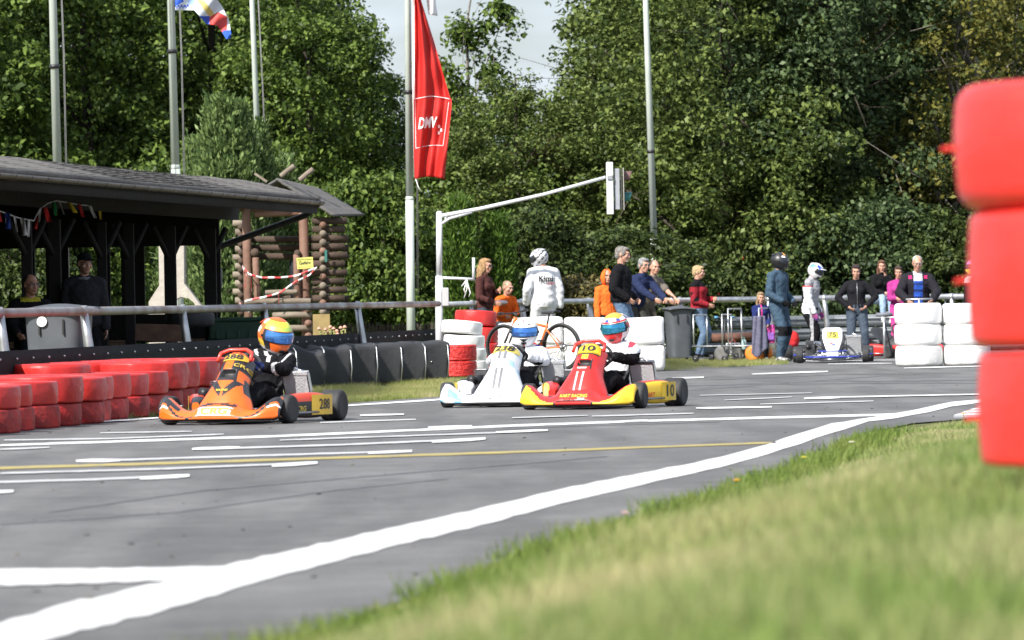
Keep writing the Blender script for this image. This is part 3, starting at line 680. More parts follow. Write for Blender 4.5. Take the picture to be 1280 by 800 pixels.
# ---- blue white red flag
FW = mat('flag_white', (.72,.76,.82), .6, var=.05, trans=.3); FB = mat('flag_blue', (.03,.12,.62), .6, var=.1, trans=.2); FY = mat('flag_yellow', (.62,.52,.16), .6, var=.1, trans=.2); FR = mat('flag_red', (.60,.06,.05), .6, var=.1, trans=.2); FL = mat('flag_pale_blue', (.35,.50,.72), .6, var=.1, trans=.3)
dF = 81.8; ofl = empty('flag', P(219,0,dF), label='blue white red and yellow printed flag at the top of the second pole', cat='flag'); inv = -Vector(ofl.location)
def flg(u, v):
    bot = [(219,13),(243,13),(258,30),(272,32),(283,49),(289,48)]; top = [(219,-45),(240,-30),(262,-10),(276,5),(286,24),(289,42)]
    k = u*5; i = min(int(k), 4); t = k-i; bx = bot[i][0]*(1-t)+bot[i+1][0]*t; by = bot[i][1]*(1-t)+bot[i+1][1]*t; tx = top[i][0]*(1-t)+top[i+1][0]*t; ty = top[i][1]*(1-t)+top[i+1][1]*t
    return P(tx+(bx-tx)*v, ty+(by-ty)*v, dF+.12*math.sin(u*10+v*2)*u+.05*math.sin(u*23+v*5))+inv
def fm(u, v):
    bot = [(219,13),(243,13),(258,30),(272,32),(283,49),(289,48)]; top = [(219,-45),(240,-30),(262,-10),(276,5),(286,24),(289,42)]
    k = u*5; i = min(int(k), 4); t = k-i; bx = bot[i][0]*(1-t)+bot[i+1][0]*t; by = bot[i][1]*(1-t)+bot[i+1][1]*t; tx = top[i][0]*(1-t)+top[i+1][0]*t; ty = top[i][1]*(1-t)+top[i+1][1]*t
    x, y = tx+(bx-tx)*v, ty+(by-ty)*v
    if y > 40 or (y > 38 and x > 279): return FB
    if 262 < x < 284 and y > 15+abs(x-273)*.55: return FR
    if (x-221-y*.1) < 8 and y < 7-(x-220)*.5: return FB
    if abs(y-8-1.5*math.sin(x*1.6)) < 1.3 and x < 236: return FB
    if abs((x-255)-(y-6)*.75) < 4.5 and 0 < y < 20: return FY
    if x < 262 and y > 20 and x > 250: return FB
    if y > 26 and x < 270: return FB
    if x < 250 and (x-239)**2+(y-2)**2 < 25: return FL
    return FW
b = MB(); b.grid(flg, 90, 80, FW, .004, mf=fm, both=True); b.build('cloth', ofl)
# ================================================================== TRAFFIC SIGNAL
SIGW = mat('signal_grey_paint', (.62,.64,.66), .4, var=.1, scale=6, coat=.2)
dS = 84; ps = P(548.5, 400, dS); osg = empty('traffic_signal', (ps.x, ps.y, 0), label='white metal traffic signal mast with long arm over the track edge', cat='traffic signal'); inv = -Vector(osg.location)
def S(px, py, dd=0): return P(px, py, dS+dd)+inv
b = MB(); b.tube([S(549,474), S(549,345)], .06, SIGW, 14); b.tube([S(549,347), S(549,266)], .048, SIGW, 14); b.ell(S(549,266), (.05,.05,.03), SIGW); b.build('mast', osg)
b = MB(); b.tube([S(550,270), S(562,268), S(600,261), S(680,243), S(757,221.5)], [.032,.034,.032,.028,.026], SIGW, 10); b.tube([S(550,281), S(562,273), S(590,265)], .024, SIGW, 8); b.tube([S(557,268), S(557,277)], .02, SIGW, 6); b.build('arm', osg)
b = MB(); b.tube([S(549,347), S(592,349)], .022, SIGW, 8); b.tube([S(592,350.5), S(592,322)], .024, SIGW, 8); b.build('bracket', osg)
p = S(557,371); b = MB(); b.box(p+Vector((0,-.05,0)), (.10,.1,.29), Mc((.5,.5,.5),'plastic'), bev=.012); b.build('control_box', osg)
b = MB(); rb = Mc((.8,.8,.78), 'cloth')
for pts in [[(584,350),(580,362),(582,368)],[(583,350),(588,366),(586,371)],[(584,349),(577,358)],[(583,352),(584,360),(580,373)]]: b.tube([S(*q, -.03) for q in pts], [.012,.01,.007][:len(pts)], rb, 5)
b.build('ribbon', osg)
h = empty('signal_head', parent=osg); 
def hb(x0, y0, x1, y1, dep, m, nm, dd=0, bev=.01):
    a, c = S(x0, y0), S(x1, y1); b = MB(); b.box(((a.x+c.x)/2, a.y+dd, (a.z+c.z)/2), (abs(c.x-a.x), dep, abs(a.z-c.z)), m, bev=bev); return b.build(nm, h)
hb(757.5,203,767,268,.34,SIGW,'back_plate'); hb(767.5,211,775,262,.24,Mc((.30,.32,.35),'plastic'),'housing'); hb(775.5,212,778,262,.3,Mc((.05,.05,.055),'plastic'),'seal'); hb(778.4,210,780.2,263,.42,Mc((.42,.40,.36),'plastic'),'front_plate')
for py, col, nm in ((222,(.13,.07,.06),'red_hood'),(248,(.02,.13,.12),'green_hood')):
    b = MB(); c = S(780,py); 
    b.grid(lambda u, v: (c.x+.002+(.135-.05*abs(u-.5)*2)*v, c.y+.10*math.cos(PI*(u*1.3-.15)), c.z-.0+.10*math.sin(PI*(u*1.3-.15))), 20, 5, Mc(col,'plastic'), .005)
    b.lathe([(0,0),(.085,0),(.085,.01),(0,.014)], Mc(col,'plastic'), c, 'X', 18); b.build(nm, h)
b = MB(); c = S(762,222); b.box(c+Vector((0,-.18,0)), (.08,.03,.07), STEEL, bev=.006); b.build('clamp', h)
# ================================================================== PAVILION
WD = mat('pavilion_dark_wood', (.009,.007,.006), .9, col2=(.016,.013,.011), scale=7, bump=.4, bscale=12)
SHG = mat('roof_felt', (.095,.088,.080), .9, col2=(.155,.142,.128), scale=5, bump=.8, bscale=16)
GUT = mat('gutter_metal', (.20,.17,.15), .5, .5, col2=(.12,.10,.09), scale=2)
BRK = bpy.data.materials.new('brickwork'); BRK.use_nodes = True
_t = BRK.node_tree; _b = _t.nodes['Principled BSDF']; _k = _t.nodes.new('ShaderNodeTexBrick'); _c = _t.nodes.new('ShaderNodeTexCoord'); _mp = _t.nodes.new('ShaderNodeMapping'); _mp.inputs['Rotation'].default_value = (R(90), 0, 0)
_k.inputs['Scale'].default_value = 4.0; _k.inputs['Color1'].default_value = (.34,.20,.12,1); _k.inputs['Color2'].default_value = (.24,.13,.08,1); _k.inputs['Mortar'].default_value = (.10,.08,.07,1)
_t.links.new(_c.outputs['Object'], _mp.inputs[0]); _t.links.new(_mp.outputs[0], _k.inputs['Vector']); _t.links.new(_k.outputs['Color'], _b.inputs['Base Color']); _b.inputs['Roughness'].default_value = .9
A = Vector((Xat(0,205,58), 58, 0)); B_ = Vector((Xat(398,248,75), 75, 0)); EZ = Zat(398, 248, 75)
ed = (B_-A).normalized(); en = Vector((-ed.y, ed.x, 0))   # en points to the left (away)
A0 = A-ed*.7

pv = empty('pavilion', (0,0,0), label='dark open timber pavilion with grey felt roof behind the red tyre barrier', cat='pavilion')
LEN = (B_-A0).length
def rp(t, n, z): p = A0+ed*(LEN*t)+en*n; return (p.x, p.y, z)
def rfz(n): return EZ+(2.87-EZ)*n/.85 if n < .85 else (2.87+.03*(n-.85)/2.4 if n < 3.25 else 2.9-(2.9-EZ)*(n-3.25)/3.15)
def roof(u, v):   # v 0 eave .. .5 ridge .. 1 far eave
    n = v*6.4; z = rfz(n)
    return rp(u, n, z+.004*math.sin(u*57+v*40)+.008*math.sin(u*9))
b = MB(); b.grid(roof, 110, 30, SHG, .05); b.build('roof', pv)
# shingle courses as thin steps
b = MB()
for k in range(1, 9):
    n = .10*k; z = rfz(n); 
    b.grid(lambda u, v: rp(u, n-.01+.02*v, z+.006+.002*math.sin(u*220+k)), 90, 1, SHG, .008)
b.build('shingle_course', pv)
b = MB(); b.grid(lambda u, v: (lambda a: rp(u, -.04-.055*math.cos(a), EZ-.045-.055*math.sin(a)))(PI*v), 60, 8, GUT, .006); 
b.build('gutter', pv)
for k in range(26):
    t = (k+.5)/26; b = MB(); b.grid(lambda u, v: (lambda a: rp(t+u*.0012, -.04-.062*math.cos(a), EZ-.045-.062*math.sin(a)))(PI*v), 1, 8, GUT, .004); b.build('gutter_joint', pv)
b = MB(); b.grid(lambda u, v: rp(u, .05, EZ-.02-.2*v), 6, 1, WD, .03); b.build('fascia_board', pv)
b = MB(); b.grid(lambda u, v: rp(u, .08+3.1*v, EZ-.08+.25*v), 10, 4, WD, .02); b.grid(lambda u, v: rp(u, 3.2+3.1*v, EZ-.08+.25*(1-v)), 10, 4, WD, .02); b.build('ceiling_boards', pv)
# unseen left side, boards added to keep the interior dark
b = MB(); b.grid(lambda u, v: rp(u, 6.0, EZ*v), 20, 4, WD, .05); b.build('added_rear_wall', pv)
b = MB(); b.grid(lambda u, v: rp(.004, 1.0+5.2*u, EZ*v), 4, 4, WD, .05); b.build('added_near_wall', pv)  # unseen near end wall, added to keep sun out of the interior
# front posts with y braces, header beam
NPOST = 1.22
tl = 1-0.12/LEN
def prj_t(px): # t along the front post line hitting photo column px
    lo, hi = 0, 1
    for _ in range(40):
        m_ = (lo+hi)/2; q = Vector(rp(m_, NPOST, 1.8)); 
        if 640+(q.x)*F/q.y < px+ 0: lo = m_
        else: hi = m_
    return lo
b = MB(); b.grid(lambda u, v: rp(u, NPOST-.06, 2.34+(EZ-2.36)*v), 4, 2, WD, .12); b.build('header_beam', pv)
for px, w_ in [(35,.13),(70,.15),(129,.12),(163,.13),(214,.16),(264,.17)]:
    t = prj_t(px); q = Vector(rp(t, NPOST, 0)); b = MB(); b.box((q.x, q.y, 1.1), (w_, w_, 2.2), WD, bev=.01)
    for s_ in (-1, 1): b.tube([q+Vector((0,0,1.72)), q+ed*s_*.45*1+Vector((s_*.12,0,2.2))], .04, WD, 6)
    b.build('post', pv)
# end wall with openings, brick foot
yE = B_.y-.15; 
openings = [(-60,30),(44,58),(86,122),(138,152),(181,256)]
def zx(py): return Zat(130, py, yE)
ztop = zx(309); zlo = zx(394); b = MB()
def wallbox(p0, p1, z0, z1, m=WD, th=.1, nm=None):
    x0, x1 = Xat(p0, 350, yE), Xat(p1, 350, yE); bb = MB(); bb.box(((x0+x1)/2, yE, (z0+z1)/2), (x1-x0, th, z1-z0), m); return bb
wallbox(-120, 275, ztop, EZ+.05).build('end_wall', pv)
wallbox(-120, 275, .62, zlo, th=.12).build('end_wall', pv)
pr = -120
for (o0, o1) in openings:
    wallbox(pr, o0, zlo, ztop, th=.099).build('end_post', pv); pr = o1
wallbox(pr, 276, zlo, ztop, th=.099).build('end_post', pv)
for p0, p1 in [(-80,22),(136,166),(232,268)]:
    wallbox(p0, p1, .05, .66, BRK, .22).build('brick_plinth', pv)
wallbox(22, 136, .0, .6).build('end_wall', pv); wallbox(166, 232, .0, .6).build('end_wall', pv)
# downpipe
b = MB(); b.tube([P(397,246,75), P(397,256,75), P(391,262,75.05), P(382,269,75.1), P(275,308,75.2), P(272,313,75.2), P(272,400,75.2)], .045, mat('downpipe', (.06,.055,.05), .5, .3), 10); b.build('downpipe', pv)
b = MB(); p = P(274,347,75); b.box(p, (.085,.02,.27), Mc((.55,.56,.6),'plastic')); b.build('notice_board', pv, label='pale narrow paper notice on the end post')
# bunting
b = empty('bunting', P(0,264,62), label='string of small national flags hanging inside the pavilion', cat='bunting'); inv = -Vector(b.location)
sp = [P(*q) for q in [(-30,255,60),(0,264,61),(22,272,62),(42,276,63),(49,262,63.4),(60,254,64),(71,251,64.6),(100,256,66),(133,259,68)]]
m = MB(); m.tube([q+inv for q in sp], .009, Mc((.6,.6,.62),'cloth'), 5); m.build('string', b)
CW, CR, CB, CG, CY, CK = [(.62,.62,.62), (.45,.03,.03), (.04,.07,.30), (.02,.15,.05), (.50,.38,.04), (.03,.03,.03)]
fl = [(-6,6,[CR,CR,CW],2,15),(6,7,[CB,CW,CR],0,20),(17,2.5,[CW,CR,CW],3,20),(25,6,[CW,CR,CW],3,22),(34,3,[CW,CR],0,22),(44,4,[CR,CK,CR],-2,15),(48.5,3,[CW,CR,CG],-2,16),(53,6,[CR,CR,CK],6,19),(65,5,[CG,CW,CR],3,18),(74,2,[CW,CW,CR],5,17),(83,6,[CY,CR,CY],9,14),(97,4,[CR,CW,CR],6,17),(110,4,[CW,CB,CW],8,17),(122,3,[CY,CR],3,18)]
for (px, w_, cols, dx, hgt) in fl:
    k = 0
    for i in range(len(sp)-1):
        pa = 640+sp[i].x*F/sp[i].y; pb = 640+sp[i+1].x*F/sp[i+1].y
        if pa-2 <= px+2.4 <= pb+2: k = i; 
    pa = 640+sp[k].x*F/sp[k].y; pb = 640+sp[k+1].x*F/sp[k+1].y; t = min(1, max(0, (px+2.4-pa)/(pb-pa))); q = sp[k].lerp(sp[k+1], t)+inv; u_ = q.y/F if False else .0094
    mb_ = MB(); n = len(cols)
    mb_.grid(lambda u, v: (q.x+(w_*u+dx*v)*u_, q.y-.02+.03*math.sin(u*4+v*3+px), q.z-hgt*v*u_), 4, 6, Mc(cols[0],'cloth'), .003, mf=lambda u, v: Mc(cols[min(n-1, int(v*n))],'cloth')); mb_.build('flag', b)
# ---- things around the pavilion
PLK = mat('brown_plank', (.10,.05,.03), .7, col2=(.17,.09,.055), scale=6, bump=.4, bscale=14)
b = MB(); p = P(198,416,68); b.box(p, (.60,.05,.22), PLK, Matrix.Rotation(R(2.5), 3, 'Y'), bev=.006); 
bo = b.build('bench', label='brown plank bench back leaning behind the rail left of the second rail post', cat='bench')
bb = MB(); bb.box(p+Vector((-.2,.05,-.35)), (.05,.05,.65), WD); bb.build('leg', bo); bb = MB(); bb.box(p+Vector((.2,.05,-.35)), (.05,.05,.65), WD); bb.build('leg', bo)
CONC = mat('pale_concrete', (.42,.38,.33), .9, col2=(.52,.48,.42), scale=9, bump=.25, bscale=30)
ch = empty('barbecue_fireplace', (Xat(217,390,80), 80, 0), label='pale concrete garden fireplace with chimney seen through the pavilion', cat='fireplace'); inv = -Vector(ch.location)
def fp(px, py, dd): q = P(px, py, 80); q.y += dd; return q+inv
def prism(mb_, pts, d0, d1, m):
    n = len(pts); f = [fp(x, y, d0) for x, y in pts]; k = [fp(x, y, d1) for x, y in pts]
    mb_.add(f+k, [tuple(range(n))[::-1], tuple(range(n, 2*n))]+[(i, (i+1) % n, n+(i+1) % n, n+i) for i in range(n)], m)
b = MB(); prism(b, [(197,232),(229,230),(230,356),(199,357)], 0, .38, CONC); b.build('chimney', ch)
b = MB(); arch = [(226,371),(236,372),(243,378),(247,390)]
prism(b, [(199,357),(231,355),(253,384),(253,391),(247,391),(243,379),(236,373),(226,371),(217,376),(212,391),(212,470),(186,470),(186,377)], -.02, .42, CONC); b.build('hood', ch)
b = MB(); prism(b, [(186,391),(256,389),(256,470),(186,470)], .05, .5, CONC); b.build('base', ch)
# green dumpster
GRN = mat('green_dumpster', (.02,.065,.035), .5, var=.25, scale=3, bump=.1)
dm = empty('dumpster', (Xat(300,420,73.5), 73.5, 0), label='dark green waste container under the log tower', cat='dumpster')
zt = Zat(300,401,73.5); b = MB(); b.box((0,0,zt/2+.05), (.82,.7,zt-.1), GRN, bev=.03)
b.build('body', dm)
for x in (-.3,-.15,0,.15,.3): r_ = MB(); r_.box((x,-.36,zt/2), (.03,.03,zt*.7), GRN, bev=.006); r_.build('rib', dm)
b = MB(); b.box((0,0,zt+.02), (.86,.74,.06), GRN, bev=.02); b.build('lid', dm); b = MB(); b.tube([(-.42,-.37,zt*.72),(.42,-.37,zt*.72)], .015, GRN, 6); b.build('lifting_bar', dm)
# black crate/tyre and red bag handle beneath
b = MB(); b.lathe([(.18,0),(.29,0),(.32,.04),(.32,.16),(.29,.20),(.18,.20)], TYRE, n=28, closed=True); b.build('tyre', loc=(Xat(238,402,69.5), 69.5, Zat(238,409,69.5)), label='dark tyre lying on the brick plinth beside the green dumpster', cat='tyre')
# ---- wheelie bins
BING = mat('bin_grey', (.085,.092,.105), .5, var=.15, scale=4, bump=.05, bscale=40, spec=.5)
def wheelie(name, x, y, w_, h, dp, rz, label, lid_open=False, col=BING, dot=False):
    o = empty(name, (x, y, 0), rz, label, 'bin', None); b = MB(); n = 12
    def body(u, v):
        a = 2*PI*u; k = 4.5; sx = abs(math.cos(a))**(2/k)*(1 if math.cos(a) >= 0 else -1); sy = abs(math.sin(a))**(2/k)*(1 if math.sin(a) >= 0 else -1)
        sc_ = .82+.18*v; return (sx*w_/2*sc_, sy*dp/2*sc_, .04+v*(h-.1))
    b.grid(body, 40, 10, col); b.box((0,0,.05), (w_*.8,dp*.8,.03), col); b.build('body', o)
    b = MB(); b.lathe([(.5,0),(.52,.012),(.52,.035),(.5,.045)], col, (0,0,h-.085), 'Z', 4); bm_ = b; bm_.v = [(v[0]*w_*1.36, v[1]*dp*1.36, v[2]) for v in [(math.cos(PI/4)*q[0]-math.sin(PI/4)*q[1], math.sin(PI/4)*q[0]+math.cos(PI/4)*q[1], q[2]) for q in b.v]]; b.sm = [False]*len(b.sm); b.build('rim', o)
    b = MB(); b.grid(lambda u, v: ((u-.5)*w_*1.12, (v-.5)*dp*1.15-.02, h-.03+.05*math.sin(PI*u)*(.4+.6*math.sin(PI*v))+.02*v), 14, 8, col, .03); b.build('lid', o)
    b = MB(); b.tube([(-w_*.4,dp*.58,h-.06),(w_*.4,dp*.58,h-.06)], .017, col, 8); b.build('handle', o)
    for sx in (-1, 1):
        b = MB(); b.lathe([(.0,-.025),(.09,-.025),(.105,-.015),(.105,.015),(.09,.025),(0,.025)], TYRE, (sx*w_*.44, dp*.38, .105), 'X', 22); b.lathe([(.0,-.028),(.055,-.028),(.055,.028),(0,.028)], Mc((.12,.12,.12),'plastic'), (sx*w_*.44, dp*.38, .105), 'X', 18); b.build('wheel', o)
    for sx in (-.12, .12): b = MB(); b.box((sx*w_/.6, -dp/2-.002, h-.22), (.018,.02,.16), BLK); b.build('rib', o)
    if dot: b = MB(); b.lathe([(0,0),(.055,0),(.055,.004),(0,.004)], WHITE, (-.1,-dp/2-.012,h-.16), 'Y', 24); b.build('sticker', o, flat=True, label='round white sticker')
    return o
xb_ = Xat(848.5, 420, 101); wheelie('wheelie_bin', xb_, 101, .48, Zat(848, 384, 101), .55, R(14), 'closed dark grey wheelie bin on the grass right of the lamp pole')
wheelie('wheelie_bin', Xat(74,410,56.9), 56.9, .66, Zat(80, 383, 56.9), .66, R(-10), 'wide dark grey wheelie bin with a round white sticker behind the left rail', dot=True)
# ---- flower pot row, ochre post
OC = mat('ochre_board', (.30,.22,.09), .8, var=.2, scale=6)
a = P(391,393,82); c = P(413,430,82); b = MB(); b.box(((a.x+c.x)/2, 82, a.z/2), (c.x-a.x, .06, a.z), OC, bev=.006); b.build('board', label='ochre yellow board standing at the right foot of the log tower', cat='board')
PK = Mc((.60,.34,.25),'cloth'); GS = Mc((.30,.30,.12),'cloth')
pl = empty('potted_plant', (Xat(420,425,79.5), 79.5, 0), label='pale pink fading flowers on thick stems above the black belt wall', cat='plant'); inv = -Vector(pl.location)
for px, py in [(399,409),(407,410),(413,407),(417,409),(426,408),(431,407),(421,412),(394,420),(410,414),(422,416)]:
    q = P(px, py+2, 79.4+random.uniform(-.1,.1))+inv; b = MB(); b.ell(q, (.034,.034,.018), PK, n=8, nv=5); b.ell(q+Vector((0,0,.018)), (.024,.024,.012), PK, n=8, nv=4); b.build('flower', pl)
    b = MB(); b.tube([(q.x*.7, q.y, .45-0), q+Vector((.01,0,-.08)), q], .011, GS, 5)
    for k in range(4): b.ell(q+Vector((random.uniform(-.03,.03),0,-.04-k*.04)), (.018,.012,.02), GS, n=6, nv=4)
    b.build('stem', pl)
b = MB(); b.lathe([(0,.0),(.26,0),(.30,.46),(.27,.46),(.26,.40),(0,.40)], mat('terracotta',(.25,.10,.06),.8), n=24); b.build('pot', pl)
# ================================================================== LOG TOWER
LOG = mat('log_wood', (.15,.075,.05), .75, col2=(.24,.14,.10), scale=3, bump=.4, bscale=10, var=.2); LOGP = mat('log_wood_weathered', (.26,.22,.17), .8, col2=(.13,.10,.075), scale=3, bump=.4, bscale=10); LOGD = mat('log_wood_dark', (.045,.03,.02), .85, col2=(.085,.055,.04), scale=3, bump=.4)
dT = 88; tw = empty('play_tower', (Xat(360,390,dT), dT, 0), label='log built play tower with small shingled roof closed off by barrier tape', cat='play tower'); inv = -Vector(tw.location)
def T(px, py, dd=0.0): q = P(px, py, dT); q.y += dd; return q+inv
def log(a, c, r, m, nm='log'):
    b = MB(); a = Vector(a); c = Vector(c); d = (c-a).normalized()*.012; b.tube([a, a+d, a.lerp(c,.5)+Vector((0,0,.006)), c-d, c], [r*.9, r, r*1.01, r, r*.9], m, 12); return b.build(nm, tw)
log(T(307.5,252), T(311,400), .075, LOG, 'post'); log(T(379,262), T(384,470), .08, LOG, 'post'); log(T(320,322,-.1), T(322,378,-.1), .058, LOG, 'post'); log(T(371,318,-.1), T(372,378,-.1), .058, LOG, 'post')
log(T(311,400), T(312,470), .075, LOGD, 'post')
log(T(318,268,.05), T(378,266,.05), .055, LOG, 'beam'); log(T(314,260,.3), T(378,261,.3), .055, LOG, 'beam'); 
for k in range(4):   # little knob above the short posts
    pass
b = MB(); b.ell(T(319,316,-.1), (.075,.07,.075), LOGD); b.build('post_cap', tw); b = MB(); b.ell(T(372,317,-.1), (.06,.06,.065), LOGD); b.build('post_cap', tw)
for i, (x0, x1, py) in enumerate([(307,389,377.5),(332,372,366),(341,390,394.5),(341,391,411),(341,391,428)]): log(T(x0,py,-.14), T(x1,py-.8,-.14), .055 if py != 366 else .045, LOGP, 'rung')
for i, py in enumerate((386,404,420,436)): b = MB(); b.tube([T(386,py,-.25), T(386,py,.5)], .06, LOG, 12); b.build('log', tw)
# crossing log walls
for k in range(11):
    py = 276+k*10.8
    b = MB(); b.tube([T(391,py,-.02), T(434-(k % 2)*3,py,-.02)], .062, LOGD, 12); b.lathe([(0,0),(.060,0),(.060,.004),(0,.006)], LOGP, T(390,py,-.02), 'X', 12); b.build('log', tw)
    b = MB(); b.tube([T(404,py+5.4,-.16), T(404,py+5.4,1.6)], .058, LOGP if k % 3 else LOG, 12); b.build('log', tw)
    b = MB(); b.tube([T(287+(k % 2)*3,py+2,1.0), T(305,py+2,1.0)], .055, LOGP, 12); b.build('log', tw)
    b = MB(); b.tube([T(298,py+7,.85), T(298,py+7,1.8)], .055, LOGD, 12); b.build('log', tw)
    b = MB(); b.tube([T(300,py,1.7), T(432,py,1.7)], .058, LOGD, 10); 
    if k > 1 and (k < 5 or k > 8): b.build('log', tw)
# roof
SHT = mat('tower_shingles', (.13,.125,.12), .9, col2=(.09,.085,.08), scale=7, bump=.5, bscale=20)
b = MB(); 
def tr(u, v): a = T(352,224).lerp(T(391,233),u*0+v); return None
q00, q10, q01, q11 = T(346,223,0), T(418,268,-.35), T(392,230,1.6), T(452,264,1.3)
q00 = T(347,224,-.4); q10 = T(419,270,-.45); q01 = T(395,233,1.6); q11 = T(453,266,1.5)
b.grid(lambda u, v: tuple(q00.lerp(q10, u).lerp(q01.lerp(q11, u), v)+Vector((0,0,.012*(1-(u*5) % 1)))), 20, 12, SHT, .035); b.build('roof', tw)
q20 = T(285,262,-.4); q21 = T(320,262,1.6)
b = MB(); b.grid(lambda u, v: tuple(q20.lerp(q00, u).lerp(q21.lerp(q01, u), v)), 14, 8, SHT, .035); b.build('roof', tw)
log(T(352,221,-.3), T(369,208,-.35), .045, LOGP, 'ridge_log'); log(T(374,225,.2), T(391,211,.15), .045, LOGP, 'ridge_log'); b = MB(); b.box(T(326,222,0), (.25,.03,.04), LOGP, Matrix.Rotation(R(35),3,'Y')); b.build('board', tw)
# dark cloak-like canvas + teal mark
b = MB(); b.grid(lambda u, v: T(360+9*u+2*v, 325+50*v, .5+.03*math.sin(u*9)), 5, 5, Mc((.03,.035,.04),'cloth'), .01); b.build('canvas', tw)
b = MB(); b.box(T(408,320,-.24), (.04,.02,.2), Mc((.04,.16,.14),'paint')); b.build('sign_strip', tw)
# sign
sg = empty('sign', T(382,329,-.25)-inv, label='yellow sign with black lettering on the right post of the log tower', cat='sign'); q = MB(); rz_ = Matrix.Rotation(R(-3), 3, 'Y')
q.box((0,0,0), (.27,.012,.185), Mc((.70,.66,.16),'paint'), rz_, bev=.003); q.build('board', sg)
q = MB(); 
for s_, z, sz in (('Betreten auf eigene', .062, .030), ('Gefahr', .003, .075), ('Eltern haften für ihre Kinder', -.062, .019)): put_text(q, s_, lambda x, y: rz_ @ Vector((x, -.012, y+z)), Mc((.03,.03,.03),'paint'), sz, .015)
q.build('lettering', sg)
# barrier tape
TR_, TW_ = Mc((.55,.05,.05),'plastic'), Mc((.75,.74,.74),'plastic')
tp = empty('barrier_tape', T(350,350,-.3)-inv, label='red and white barrier tape tied across the log tower entrance', cat='tape'); ti = -Vector(tp.location)
def tape(pts, wpx=2.6):
    P3 = [T(x, y, -.28)-inv+ti for x, y in pts]; n = len(P3)-1
    def f(u, v):
        k = min(int(u*n), n-1); t = u*n-k; p = P3[k].lerp(P3[k+1], t); return p+Vector((0, .02*math.sin(u*20), (v-.5)*wpx/75+.008*math.sin(u*14)))
    q = MB(); q.grid(f, 10*n, 1, TR_, .004, mf=lambda u, v: TR_ if int(u*n*2.6) % 2 else TW_); q.build('tape', tp)
tape([(304,333),(312,343),(330,347),(350,348),(372,344),(395,336)]); tape([(307,377),(330,372),(352,365),(372,352),(388,343),(397,335)]); tape([(304,334),(309,345),(307,362)], 3.6); tape([(314,344),(316,365)], 4); tape([(349,367),(350,384)], 4.5); tape([(300,378),(304,386),(315,390)], 2.5); tape([(302,380),(304,388)], 4)
# ================================================================== KARTS
def lerp(a, b, t): return a+(b-a)*t
def sm(x, a, b): t = min(1, max(0, (x-a)/(b-a))); return t*t*(3-2*t)
def wheel(root, x, y, r, w_, rimc, steer=0, dark=True):
    o = empty('wheel', (x, y, r), steer, parent=root); e = w_/2; b = MB(); c = min(.03, e*.5)
    pr = [(r*.50,-e*.96),(r*.62,-e),(r-c*1.2,-e)]
    for k in range(5): a = PI/2*k/4; pr.append((r-c+c*math.sin(a), -e+c-c*math.cos(a)))
    for k in range(5): a = PI/2*k/4; pr.append((r-c+c*math.cos(a), e-c+c*math.sin(a)))
    pr += [(r-c*1.2, e),(r*.62, e),(r*.50, e*.96)]
    b.lathe(pr, TYRE, axis='X', n=36); b.build('tyre', o)
    b = MB(); rr = r*.52
    b.lathe([(rr,-e*.9),(rr*.92,-e*.92),(rr*.86,-e*.3),(rr*.3,-e*.2),(0,-e*.2)], rimc, axis='X', n=28); b.lathe([(0,e*.2),(rr*.3,e*.2),(rr*.86,e*.35),(rr*.92,e*.92),(rr,e*.9)], rimc, axis='X', n=28)
    b.lathe([(rr,-e*.9),(rr,e*.9)], rimc, axis='X', n=28)
    for s_ in (-1, 1):
        b.lathe([(0,s_*e*.5),(rr*.3,s_*e*.48),(rr*.3,s_*e*.2)], Mc((.35,.35,.36),'metal'), axis='X', n=14)
        for k in range(3):
            a = 2*PI*k/3+.4; b.ell((s_*e*.35, rr*.55*math.cos(a), rr*.55*math.sin(a)), (.012,.016,.016), STEEL, n=6, nv=4)
    b.build('rim', o); return o
def nose_fn(u, v):
    """front fairing; u -1..1 across, v 0..1 lower front lip -> top -> rear edge"""
    a = abs(u); x = u*.585
    yf = -.93+.09*a**2.2+.05*sm(a, .72, 1)
    zt = .115+.055*(1-sm(a, .2, .45))+.115*sm(a, .55, .93)-.05*sm(a,.93,1)
    dep = .26-.06*a
    zb = .035+.02*sm(a,.9,1)
    pts = [(yf+.05, zb), (yf-.0, zb+.02), (yf+.005, lerp(zb, zt, .45)), (yf+.05, lerp(zb, zt, .85)), (yf+.11, zt+.012), (yf+dep, zt+.05*(1-sm(a,.15,.5))+.01), (yf+dep+.03, zt-.03)]
    k = v*6; i = min(5, int(k)); t = k-i
    return (x, lerp(pts[i][0], pts[i+1][0], t), lerp(pts[i][1], pts[i+1][1], t))
def nas_fn(u, v):
    """front number panel; u -1..1, v 0 low front .. 1 top"""
    hw = .30-.125*sm(v, -.1, .55)-.02*v-.05*sm(v, .94, 1); y = lerp(-.80, -.36, v); z = .17+.47*(v**.9)+.02*math.sin(v*PI)
    a = abs(u); return (hw*u, y+.13*a**2.4+.02*sm(v,.95,1), z-.10*a**3.5-.03*a*a*(v > .5)*0)
